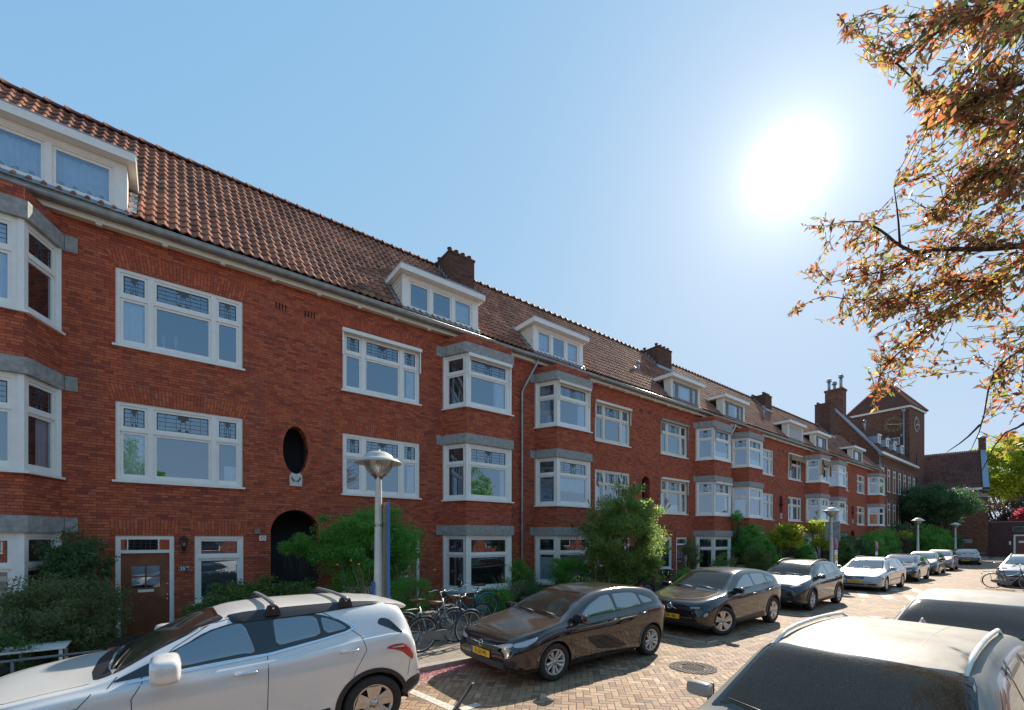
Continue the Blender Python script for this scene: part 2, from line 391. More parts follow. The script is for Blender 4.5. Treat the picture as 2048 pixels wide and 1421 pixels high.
def textmesh(s, body, size, T, mi=0, align='CENTER', extrude=.002, sx=1.):
    """lettering as mesh faces; T maps text plane (x right, y up) into the part's space"""
    cu = bpy.data.curves.new('lettering', 'FONT'); cu.body = body; cu.size = size; cu.extrude = extrude
    cu.align_x = align; cu.align_y = 'CENTER'; cu.resolution_u = 2; cu.offset = size*.012
    o = bpy.data.objects.new('lettering', cu); COL.objects.link(o)
    me = bpy.data.meshes.new_from_object(o.evaluated_get(bpy.context.evaluated_depsgraph_get()))
    V = [T @ Vector((v.co.x*sx, v.co.y, v.co.z)) for v in me.vertices]
    s.mesh(V, [tuple(p.vertices) for p in me.polygons], mi, False)
    bpy.data.objects.remove(o); bpy.data.curves.remove(cu); bpy.data.meshes.remove(me)
TFRONT = Matrix(((1, 0, 0, 0), (0, 0, -1, 0), (0, 1, 0, 0), (0, 0, 0, 1)))   # text on a wall that faces -Y
TX = Matrix(((0, 0, -1, 0), (-1, 0, 0, 0), (0, 1, 0, 0), (0, 0, 0, 1)))      # text on a face that looks towards -X

# ------------------------------------------------------------------ ground
def sheet(name, x0, x1, y0, y1, z, mat, label=None):
    b = MB(); b.quad([(x0, y0, z), (x1, y0, z), (x1, y1, z), (x0, y1, z)], [(x0, y0), (x1, y0), (x1, y1), (x0, y1)])
    o = b.build(name, mat); o['kind'] = 'structure'; return o
sheet('ground', -600, 900, -600, 600, -.16, M['asphalt'])
sheet('road', -40, 180, -.12, 6.80, 0, M['road'])
b = MB()
b.box(-40, 74, 6.80, 6.96, -.1, .10); b.box(-40, 74, -.28, -.12, -.1, .10)
o = b.build('kerb', M['kerb']); o['kind'] = 'structure'
sheet('pavement', -40, 78, 6.96, 9.35, .095, M['pavement'])
o = sheet('pavement', -40, 90, -3.2, -.28, .095, M['pavement'])
sheet('garden_ground', -40, 78, 9.35, 13.2, .12, M['soil'])
sheet('garden_ground', -40, 90, -9, -3.2, .11, M['soil'])
# petals blown along the kerb: uncountable
b = MB()
for _ in range(2600):
    x = 3.0+random.random()*3.2; y = 6.79-abs(random.gauss(0, .22)); a = random.random()*PI; s_ = random.uniform(.008, .018)
    if y < 5.7: continue
    z = .006+random.random()*.012
    b.quad([(x+s_*math.cos(a+q)*(1 if q % PI < .1 else .7), y+s_*math.sin(a+q)*.8, z+random.random()*.008) for q in (0, PI/2, PI, 1.5*PI)])
tag(b.build('petals', M['pink']), 'pink blossom petals drifted against the kerb in front of the black hatchback', 'petals', kind='stuff')
# fine litter of leaves and grit on the road
b = MB()
for _ in range(900):
    x = random.uniform(1.5, 30); y = random.uniform(.5, 6.7); a = random.random()*PI; s_ = random.uniform(.006, .02)
    b.quad([(x+s_*math.cos(a+q), y+s_*math.sin(a+q)*.6, .005+random.random()*.006) for q in (0, PI/2, PI, 1.5*PI)])
tag(b.build('leaf_litter', plain('dry_litter', (.30, .24, .13), .9, var=.4, vscale=60)), 'dry leaf bits scattered over the brick road', 'litter', kind='stuff')
# painted marks
def strip(bb, p, q, w, z=.004):
    p, q = Vector(p), Vector(q); d = (q-p).normalized(); n = Vector((-d.y, d.x))*w/2
    bb.quad([(*(p-n), z), (*(q-n), z), (*(q+n), z), (*(p+n), z)])
b = MB()
strip(b, (2.80, 6.45), (3.00, 5.02), .13); strip(b, (2.95, 5.02), (3.35, 5.06), .13)
o = b.build('parking_bay_mark', M['roadwhite']); o['kind'] = 'structure'
b = MB()
for k in range(6):
    y = 1.3+k*.75; b.quad([(21.2, y, .004), (21.2, y+.34, .004), (23.4, y+1.0, .004), (23.4, y+.66, .004)])
    b.quad([(26.9, y+.4, .004), (26.9, y+.74, .004), (24.7, y+.1, .004), (24.7, y-.24, .004)])
strip(b, (21.0, .9), (21.0, 6.3), .12); strip(b, (23.6, .9), (23.6, 6.3), .10)
for x in (9.2, 14.6, 19.9, 29.2): strip(b, (x, 6.5), (x, 5.0), .10); strip(b, (x-.1, 5.0), (x+.45, 5.0), .10)
o = b.build('speed_hump_mark', plain('faded_road_paint', (.40, .33, .26), .8, var=.35, vscale=14)); o['kind'] = 'structure'
# manhole: cast frame in a ring of dark setts
t = empty('manhole_cover', (7.25, 4.2, .002), label='round iron manhole cover in a ring of dark setts on the open road', cat='manhole cover')
b = MB(); b.lathe([(0, .008), (.27, .008), (.30, .004)], 28); b.build('lid', plain('cast_iron', (.085, .072, .06), .95, 0, spec=.1, var=.4, vscale=30), t)
b = MB()
for ring in range(3):
    n = 24+ring*6; r = .34+ring*.1
    for k in range(n):
        a = 2*PI*k/n; T = Matrix.Rotation(a, 4, 'Z'); b.box(r, r+.085, -.036, .036, 0, .010, T=T)
b.build('sett_ring', plain('dark_setts', (.10, .085, .075), .85, var=.5, vscale=9), t); t.scale = (.62, .62, 1)

# ------------------------------------------------------------------ windows
CACHE = {}
def window_meshes(w, h, lights, tfrac=.34, lead=True, frame='white', casing=.075, cross=False, sill=True, pane='pane'):
    """lights: relative widths; a fixed transom cuts each light; outward is -Y"""
    key = (round(w, 3), round(h, 3), tuple(lights), tfrac, lead, frame, casing, cross, sill, pane)
    if key in CACHE: return CACHE[key]
    fr, pn, ld, sl = MB(), MB(), MB(), MB()
    C = casing; mul = .10; n = len(lights)
    inner = w-2*C-mul*(n-1); tot = sum(lights); x = C
    fr.box(0, w, 0, .09, h-C, h); fr.box(0, w, 0, .09, 0, C); fr.box(0, C, 0.0005, .09, C, h-C); fr.box(w-C, w, 0.0005, .09, C, h-C)
    tz = h-C-(h-2*C)*tfrac
    for i, L in enumerate(lights):
        xa, xb = x, x+inner*L/tot; x = xb+mul
        if i < n-1: fr.box(xb, xb+mul, 0.001, .09, C, h-C)
        sashes = []
        if tfrac: fr.box(xa, xb, .002, .09, tz-.03, tz+.03); sashes = [(C, tz-.03, False), (tz+.03, h-C, True)]
        else: sashes = [(C, h-C, False)]
        for z0, z1, up in sashes:
            st = .055; y0 = .022 if up else .03
            fr.box(xa, xb, y0, .085, z1-st, z1); fr.box(xa, xb, y0, .085, z0, z0+st*(1 if up else 1.3))
            zz = z0+st*(1 if up else 1.3)
            fr.box(xa, xa+st, y0+.001, .085, zz, z1-st); fr.box(xb-st, xb, y0+.001, .085, zz, z1-st)
            ga, gb, gz0, gz1 = xa+st, xb-st, zz, z1-st
            pn.quad([(ga, .055, gz0), (gb, .055, gz0), (gb, .055, gz1), (ga, .055, gz1)])
            if up and lead:
                W_, H_ = gb-ga, gz1-gz0; y = .047; t = .0045
                def bar(x0, x1, q0, q1): ld.box(x0, x1, y, y+.006, q0, q1)
                for q in (.28, .52, .76): bar(ga, gb, gz0+H_*q-t, gz0+H_*q+t)
                cx = (ga+gb)/2; s_ = min(W_*.16, .13)
                for q in (-1.0, -.35, .35, 1.0): bar(cx+s_*q-t, cx+s_*q+t, gz0, gz1)
                if W_ > .6:
                    for q in (.16, .84) : bar(ga+W_*q-t*.7, ga+W_*q+t*.7, gz0, gz1)
                bar(cx-s_*.8, cx+s_*.8, gz1-H_*.22, gz1); bar(cx-s_*.35, cx+s_*.35, gz1-H_*.38, gz1-H_*.2)
                bar(cx-s_*.8, cx-s_*.3, gz0, gz0+H_*.17); bar(cx+s_*.3, cx+s_*.8, gz0, gz0+H_*.17)
                for q in (ga, gb-.02): bar(q, q+.02, gz0, gz1)
                bar(ga, gb, gz0, gz0+.018); bar(ga, gb, gz1-.018, gz1)
    if sill: sl.box(-.05, w+.05, -.09, .06, -.045, -.001)
    res = []
    for mb, nm, mt in ((fr, 'window_frame', frame), (pn, 'pane', pane), (ld, 'leading', 'came'), (sl, 'sill', 'white')):
        if not mb.v: res.append(None); continue
        o = mb.build(nm, M[mt]); res.append(o.data); bpy.data.objects.remove(o)
    CACHE[key] = res; return res
def curtain_mesh(w, h, seed=0):
    key = ('cur', round(w, 2), round(h, 2), seed)
    if key in CACHE: return CACHE[key]
    b = MB(); n = max(8, int(w/.018)); r = random.Random(seed); ph = [r.random()*6 for _ in range(3)]
    V = []; F = []
    for i in range(n+1):
        x = w*i/n; y = .022*math.sin(x*62+ph[0]+.9*math.sin(x*17+ph[1]))+.010*math.sin(x*140+ph[2])
        V += [(x, y, 0), (x*.985+.005, y*.8, h)]
    for i in range(n): F.append((2*i, 2*i+2, 2*i+3, 2*i+1))
    b.mesh(V, F); o = b.build('curtain', M['curtain']); CACHE[key] = o.data; bpy.data.objects.remove(o); return CACHE[key]
def place_window(parent, name, loc, rz, w, h, lights, curtains=(), blind=0, curt_mat=None, **kw):
    fr, pn, ld, sl = window_meshes(w, h, lights, **kw)
    f = link(name, fr, parent, loc, rz)
    link('pane', pn, f)
    if ld: link('leading', ld, f)
    if sl: link('sill', sl, f)
    for (a, c, z0, z1) in curtains:
        m = curtain_mesh((c-a)*w, (z1-z0)*h, int(a*50+w*10)); o = link('curtain', m, f, (a*w, .115, z0*h))
        if curt_mat: 
            o.data = m.copy(); o.data.materials[0] = M[curt_mat]
    if blind:
        b = MB(); k = int(h*blind/.03)
        for i in range(k):
            z = h-.1-i*.03; b.box(.1, w-.1, .12, .14, z-.012, z)
        b.build('blind', M['blind'], f)
    return f

# ------------------------------------------------------------------ the terrace
YF = 12.8; HB = 7.635
SL = math.atan(1.1504); TWD = 2*HB/74; TLN = 3.53/math.cos(SL)/16
M['tiles'] = tile_mat('roof_tiles_metric', [(.20, .082, .050), (.29, .120, .070), (.36, .155, .090), (.23, .093, .056), (.42, .200, .125), (.31, .133, .079)], TWD, TLN)
def roofz(y): return 9.17+1.1504*(y+.3)
def tiled_slope(x0, x1, y0, z0, slope, courses, th, tw, samples=8, flip=1):
    """pantiles: waves across, stepped courses up the slope"""
    prof = [0, -.010, -.017, -.014, 0.002, .021, .030, .019] if samples == 8 else [0, -.016, .004, .03]
    n = int(round((x1-x0)/tw))*samples; cs, sn = math.cos(slope), math.sin(slope)
    rows = [(-.001, .004)]
    for c in range(courses): rows += [(c*th, .034), ((c+1)*th, .004)]
    V = []; F = []; UV = []
    for (v, lift) in rows:
        for i in range(n+1):
            u = i*tw/samples; h = prof[i % samples]+lift
            V.append((x0+u, (y0+v*cs-h*sn)*1.0, z0+v*sn+h*cs)); UV.append((u, v))
    m = n+1
    for r in range(len(rows)-1):
        for i in range(n): F.append((r*m+i, r*m+i+1, (r+1)*m+i+1, (r+1)*m+i))
    me = bpy.data.meshes.new('roof'); me.from_pydata(V, [], F); L = me.uv_layers.new(name='UVMap')
    A = np.array(UV, dtype=np.float32); idx = np.zeros(len(me.loops), dtype=np.int32); me.loops.foreach_get('vertex_index', idx)
    uv = A[idx].copy(); ctr = uv.reshape(-1, 4, 2).mean(axis=1)            # keep each face inside its own tile
    uv = (np.repeat(ctr, 4, axis=0)+(uv-np.repeat(ctr, 4, axis=0))*.96)
    L.data.foreach_set('uv', uv.ravel()); me.polygons.foreach_set('use_smooth', [True]*len(me.polygons))
    me.set_sharp_from_angle(angle=math.radians(50)); return me
ROOF = tiled_slope(-HB, HB, -.33, roofz(-.33), SL, 16, TLN, TWD); ROOF.materials.append(M['tiles'])
RIDGE = MB()
for i in range(42):
    x = -HB+i*2*HB/42; V = []; F = []; n = 8
    for q, (xx, r) in enumerate(((x-.03, .155), (x+2*HB/42*.35, .125), (x+2*HB/42, .105))):
        for k in range(n+1):
            a = PI*k/n; V.append((xx, 3.20+r*math.cos(a), 13.16+r*1.05*math.sin(a)))
    for q in range(2):
        for k in range(n): F.append((q*(n+1)+k, q*(n+1)+k+1, (q+1)*(n+1)+k+1, (q+1)*(n+1)+k))
    F.append(tuple(range(n+1))); RIDGE.mesh(V, F)
RIDGE = RIDGE.build('ridge_tiles', M['tiles_dark']); R_ = RIDGE.data; bpy.data.objects.remove(RIDGE); RIDGE = R_

def wall_with_holes(b, x0, x1, z0, z1, rects, specials, y=0., depth=.12):
    """specials: (kind, cx, halfwidth, zlow, zhigh) with kind 'oval' or 'arch'"""
    cells = rects+[(s[1]-s[2], s[1]+s[2], s[3], s[4]) for s in specials]
    xs = sorted({x0, x1, *[c[0] for c in cells], *[c[1] for c in cells]}); zs = sorted({z0, z1, *[c[2] for c in cells], *[c[3] for c in cells]})
    for i in range(len(xs)-1):
        for j in range(len(zs)-1):
            xm, zm = (xs[i]+xs[i+1])/2, (zs[j]+zs[j+1])/2
            if any(c[0] < xm < c[1] and c[2] < zm < c[3] for c in cells): continue
            P = [(xs[i], zs[j]), (xs[i+1], zs[j]), (xs[i+1], zs[j+1]), (xs[i], zs[j+1])]
            b.quad([(p[0], y, p[1]) for p in P], P)
    for (a, c, d, e) in rects:
        for P, Q in (((a, d), (a, e)), ((a, e), (c, e)), ((c, e), (c, d)), ((c, d), (a, d))):
            L = math.dist(P, Q); b.quad([(P[0], y, P[1]), (Q[0], y, Q[1]), (Q[0], y+depth, Q[1]), (P[0], y+depth, P[1])], [(0, P[1]), (L, P[1]), (L, P[1]+depth), (0, P[1]+depth)] if P[1] == Q[1] else [(0, P[1]), (0, Q[1]), (depth, Q[1]), (depth, P[1])])
    for (kind, cx, a, zl, zh) in specials:
        n = 24; pts = []
        for i in range(n+1):
            t = -math.cos(PI*i/n); x = cx+a*t
            if kind == 'oval': hb = (zh-zl)/2; q = hb*math.sqrt(max(0, 1-t*t)); lo, hi = (zl+zh)/2-q, (zl+zh)/2+q
            else: lo = zl; hi = zh-a+a*math.sqrt(max(0, 1-t*t))
            pts.append((x, lo, hi))
        for p, q in zip(pts, pts[1:]):
            b.quad([(p[0], y, p[2]), (q[0], y, q[2]), (q[0], y, zh), (p[0], y, zh)], [(p[0], p[2]), (q[0], q[2]), (q[0], zh), (p[0], zh)])
            if kind == 'oval': b.quad([(p[0], y, zl), (q[0], y, zl), (q[0], y, q[1]), (p[0], y, p[1])], [(p[0], zl), (q[0], zl), (q[0], q[1]), (p[0], p[1])])
            D = .34
            b.quad([(p[0], y, p[2]), (p[0], y+D, p[2]), (q[0], y+D, q[2]), (q[0], y, q[2])], [(0, p[0]), (D, p[0]), (D, q[0]), (0, q[0])], sm=True)
            if kind == 'oval': b.quad([(p[0], y, p[1]), (q[0], y, q[1]), (q[0], y+D, q[1]), (p[0], y+D, p[1])], [(0, p[0]), (0, q[0]), (D, q[0]), (D, p[0])], sm=True)
        if kind == 'arch':
            for sx in (-a, a): b.quad([(cx+sx, y, zl), (cx+sx, y+.34, zl), (cx+sx, y+.34, zh-a), (cx+sx, y, zh-a)], [(0, zl), (.34, zl), (.34, zh-a), (0, zh-a)])
def soldier(b, x0, x1, z, h=.36, fan=.10):
    """flat arch of upright bricks above an opening"""
    n = max(2, int((x1-x0+.12)/.062)); xa, xb = x0-.06, x1+.06; y = -.004
    for i in range(n):
        s0, s1 = i/n, (i+1)/n
        p = [(xa+(xb-xa)*s0, z), (xa+(xb-xa)*s1, z), (xa-fan+(xb-xa+2*fan)*s1, z+h), (xa-fan+(xb-xa+2*fan)*s0, z+h)]
        u = i*.0622
        b.quad([(q[0], y, q[1]) for q in p], [(u, z), (u+.0622, z), (u+.0622, z+h), (u, z+h)])
    a, c = (xa-fan, z+h), (xb+fan, z+h)
    b.quad([(xa, y, z), (xa, .0, z), (xb, .0, z), (xb, y, z)], [(0, 0)]*4)
def ring(b, kind, cx, a, zl, zh, w=.115):
    n = 40; y = -.005; s_ = 0; prev = None
    for i in range(n+1):
        if kind == 'oval':
            t = 2*PI*i/n; hb = (zh-zl)/2; p = (cx+a*math.cos(t), (zl+zh)/2+hb*math.sin(t)); nn = Vector((math.cos(t)/a, math.sin(t)/hb)).normalized()
        else:
            t = PI*i/n; p = (cx+a*math.cos(t), zh-a+a*math.sin(t)); nn = Vector((math.cos(t), math.sin(t)))
        q = (p[0]+nn.x*w, p[1]+nn.y*w)
        if prev:
            d = math.dist(prev[0], p)
            b.quad([(prev[0][0], y, prev[0][1]), (p[0], y, p[1]), (q[0], y, q[1]), (prev[1][0], y, prev[1][1])], [(s_, 0), (s_+d, 0), (s_+d, w), (s_, w)]); s_ += d
        prev = (p, q)
BAYP = [(-1.27, 0), (-.90, -.83), (.90, -.83), (1.27, 0)]
def offs(poly, d):
    out = []
    for i, (x, y) in enumerate(poly): out.append((x+(d if x > 0 else -d)*1.0, y-(d if y < 0 else 0)))
    return out
def bay(root, cx, opts):
    """three storeys of splayed bay window: brick aprons, concrete lintels, sashes"""
    br = MB()
    def apron(z0, z1):
        br = MB(); br.prism([(cx+p[0], p[1]) for p in BAYP]+[(cx+1.27, .1), (cx-1.27, .1)], z0, z1); br.build('bay_apron', M['brick'], root)
    lev = opts.get('levels', (0, 1, 2))
    apron(0, .58); apron(2.68, 3.50); apron(5.58, 6.45); apron(8.45, 8.72)
    for z0, z1 in ((2.37, 2.68), (5.28, 5.58), (8.13, 8.455)):
        b = MB(); P = [(cx+p[0], p[1]) for p in offs(BAYP, .06)]
        b.prism(P+[(cx+1.33, .08), (cx-1.33, .08)], z0, z1)
        for s in (-1, 1): b.box(cx+s*1.33, cx+s*1.52, -.035, .06, z0+.003, z1-.003)
        b.build('lintel', M['concrete'], root)
    wl = math.dist(BAYP[0], BAYP[1])
    for lv, (z0, z1) in enumerate(((.58, 2.37), (3.50, 5.28), (6.45, 8.13))):
        h = z1-z0; rgb_ = random.Random(int(cx*7+lv*3+root.location.x)); lead = opts.get('lead', True) and not (root.location.x > 20 and rgb_.random() < .4)
        cur = dict(opts.get('curt', {}).get(lv) or [{}, {'f': [(.07, .22, .06, .6), (.78, .93, .06, .6)]}, {'f': [(.78, .93, .06, .6)]}, {'f': [(.07, .93, .06, .30)]}, {'l': [(.1, .9, .06, .6)]}][rgb_.randrange(5)])
        cut = .06
        f = place_window(root, 'bay_window', (cx-.84, -.80, z0), 0, 1.68, h, [1], lead=lead, curtains=cur.get('f', ()), casing=.10)
        for s in (-1, 1):
            a = math.atan2(BAYP[1][1], BAYP[1][0]-BAYP[0][0])
            if s < 0: place_window(root, 'bay_window', (cx+BAYP[0][0]+.04, -.04, z0), a, wl-.07, h, [1], lead=lead, curtains=cur.get('l', ()), casing=.08, sill=False)
            else: place_window(root, 'bay_window', (cx+BAYP[2][0]+.0, BAYP[2][1]+.03, z0), -a, wl-.07, h, [1], lead=lead, curtains=cur.get('r', ()), casing=.08, sill=False)
        b = MB()
        for s in (-1, 1):
            b.box(cx+s*.82, cx+s*.905, -.825, -.74, z0+.002, z1-.002); b.box(cx+s*1.2, cx+s*1.285, -.07, .03, z0+.002, z1-.002)
        P = [(cx+p[0], p[1]) for p in offs(BAYP, .07)]
        b.prism(P+[(cx+1.34, -.012), (cx-1.34, -.012)], z0-.045, z0-.002)
        b.build('sill', M['white'], root)
    b = MB()                                   # floors inside the bay, so that no light leaks between storeys
    for z in (2.5, 5.4, 8.3): b.prism([(cx+p[0]*.97, p[1]*.96) for p in BAYP]+[(cx+1.2, .9), (cx-1.2, .9)], z, z+.06)
    b.build('floor_slab', M['room'], root)
def dormer(root, x0, x1, lights, cheek='clap', frame='white', h=1.10, tfrac=0, shutter=False, curtain=None, glassframe=None):
    yb = .80; z0 = 9.08; zt = z0+h
    b = MB()
    b.box(x0, x1, -.30, -.22, z0, z0+.13); b.box(x0, x1, -.30, -.22, zt-.10, zt)
    b.box(x0, x0+.20, -.30, -.22, z0+.13, zt-.10); b.box(x1-.20, x1, -.30, -.22, z0+.13, zt-.10)
    cks = []
    for xs in (x0, x1):
        ck = MB(); cks.append(ck)
        s = -1 if xs == x0 else 1; nb = 9 if cheek == 'clap' else 1
        for i in range(nb):
            za, zb = z0+h*i/nb, z0+h*(i+1)/nb; ya = -.218+(za-z0)/1.15+.12
            o0 = .012 if nb > 1 else 0
            ck.quad([(xs+s*o0, -.22, za), (xs+s*o0, max(ya, -.1)+.12, za), (xs, max(ya, -.1)+.2, zb), (xs, -.22, zb)][::s], [(0, za), (1, za), (1, zb), (0, zb)])
            if nb > 1: ck.quad([(xs, -.22, za), (xs, yb, za), (xs+s*o0, yb, za), (xs+s*o0, -.22, za)])
    d = b.build('dormer', M['white' if frame == 'white' else 'cream'], root)
    for ck in cks: ck.build('dormer_cheek', M['cream'], d)
    b = MB(); zr = zt+.005
    b.box(x0-.15, x1+.15, -.52, yb+.1, zr, zr+.17); b.build('dormer_roof', M['white'], d)
    b = MB(); b.box(x0-.16, x1+.16, -.53, yb+.1, zr+.171, zr+.19); b.build('roof_felt', M['lead'], d)
    b = MB()
    for xs, s in ((x0, -1), (x1, 1)):
        for q in range(5):
            ya, yc = -.28+q*.21, -.28+(q+1)*.21
            b.quad([(xs+s*.005, ya, roofz(ya)+.06), (xs+s*.15, ya, roofz(ya)+.05), (xs+s*.15, yc+.03, roofz(yc)+.07), (xs+s*.005, yc+.03, roofz(yc)+.085)])
    b.quad([(x0-.05, -.40, 9.10), (x1+.05, -.40, 9.10), (x1+.05, -.295, 9.23), (x0-.05, -.295, 9.23)])
    b.build('flashing', M['lead'], d)
    wv, hv = x1-x0-.40, h-.23
    if shutter:
        b = MB()
        n = 28
        for i in range(n): b.box(x0+.2, x1-.2, -.292, -.27, z0+.13+hv*i/n+.003, z0+.13+hv*(i+1)/n)
        b.build('roller_shutter', plain('shutter_slats', (.42, .42, .40), .5), d)
    else:
        cur = []
        if curtain: cur = curtain
        fr, pn, ld, sl = window_meshes(wv, hv, lights, tfrac=0, lead=False, frame=glassframe or 'white', casing=.035, sill=False)
        f = link('dormer_window', fr, d, (x0+.2, -.285, z0+.13)); link('pane', pn, d, (x0+.2, -.285, z0+.13))
        for (a, c) in cur: link('curtain', curtain_mesh((c-a)*wv, hv*.95, 3), d, (x0+.2+a*wv, -.12, z0+.08)).data.materials[0] = M['curtain']
    b = MB(); b.box(x0+.1, x1-.1, .25, .3, z0, zt); b.build('dormer_back', M['room'], d)
    return d
def chimney(root, x0, x1, y0, y1, zb, zt, pots=4):
    b = MB(); b.prism([(x0, y0), (x1, y0), (x1, y1), (x0, y1)], zb, zt)
    b.prism([(x0-.03, y0-.03), (x1+.03, y0-.03), (x1+.03, y1+.03), (x0-.03, y1+.03)], zt+.001, zt+.07)
    c = b.build('chimney', M['brick_chimney'], root)
    for i in range(pots):
        x = x0+.12+(x1-x0-.24)*i/max(1, pots-1)
        for y in ((y0+.2, y1-.2) if pots > 3 else (y0+.25,)):
            b = MB(); b.lathe([(.085, 0), (.075, .15), (.10, .17), (.10, .2), (.05, .2), (.05, .05)], 10, c=(x, y, zt+.07)); b.build('chimney_pot', M['tiles_dark'], c)
    b = MB()
    for i in range(6):
        ya = y0-.05+(y1-y0)*.16*i; b.quad([(x0-.012, ya, roofz(ya)+.02), (x0-.012, ya+.16, roofz(ya+.16)+.02), (x0-.012, ya+.14, roofz(ya)+.34), (x0-.012, ya+.02, roofz(ya)+.26)][::-1])
    b.quad([(x0-.1, y0-.02, roofz(y0)+.03), (x1+.1, y0-.02, roofz(y0)+.03), (x1+.1, y0-.016, roofz(y0)+.18), (x0-.1, y0-.016, roofz(y0)+.18)])
    b.build('flashing', M['lead'], c)
def roof_vent(root, x, y, h=.5):
    b = MB(); z = roofz(y)
    b.tube([(x, y, z-.1), (x, y, z+h*.7)], .06, 8); b.lathe([(.06, 0), (.11, .02), (.11, .12), (.0, .2)], 10, c=(x, y, z+h*.65))
    b.quad([(x-.16, y-.2, roofz(y-.2)+.04), (x+.16, y-.2, roofz(y-.2)+.04), (x+.16, y+.2, roofz(y+.2)+.05), (x-.16, y+.2, roofz(y+.2)+.05)])
    b.build('roof_vent', M['lead'], root)
def screen_box(root, x0, x1, z, y=-.02, drop=.75, mat='white'):
    """roller sunscreen cassette with two side guides"""
    b = MB(); b.box(x0-.03, x1+.03, y-.10, y, z-.10, z)
    for x in (x0-.02, x1-.02): b.box(x, x+.035, y-.05, y-.015, z-drop, z-.1)
    b.build('sunscreen_box', M[mat], root)
def cloth_awning(root, x0, x1, z, y=-.02):
    b = MB(); n = 24
    V = []; F = []
    for i in range(n+1):
        x = x0+(x1-x0)*i/n; sc = .04*abs(math.sin(i*PI/2.5))
        V += [(x, y-.05, z), (x, y-.22, z-.25+.01*math.sin(i*2.1)), (x, y-.23, z-.42-sc)]
    for i in range(n): F += [(3*i, 3*i+3, 3*i+4, 3*i+1), (3*i+1, 3*i+4, 3*i+5, 3*i+2)]
    b.mesh(V, F, sm=False)
    for xs in (x0, x1):
        V = []; F = []
        for i in range(11):
            zz = z-i*.115; dx = .05*math.sin(i*1.9); V += [(xs+(.03 if xs == x0 else -.03), y-.04, zz), (xs+(.12+dx if xs == x0 else -.12-dx), y-.17, zz-.02)]
        for i in range(10): F.append((2*i, 2*i+2, 2*i+3, 2*i+1))
        b.mesh(V, F, sm=False)
    b.build('cloth_awning', M['striped'], root)
    b = MB(); b.box(x0-.05, x1+.05, y-.09, y, z, z+.08); b.box(x0-.05, x0+.0, y-.08, y, z-1.2, z); b.build('awning_box', M['cream'], root)
WLS = [.82, 1.9, .82]
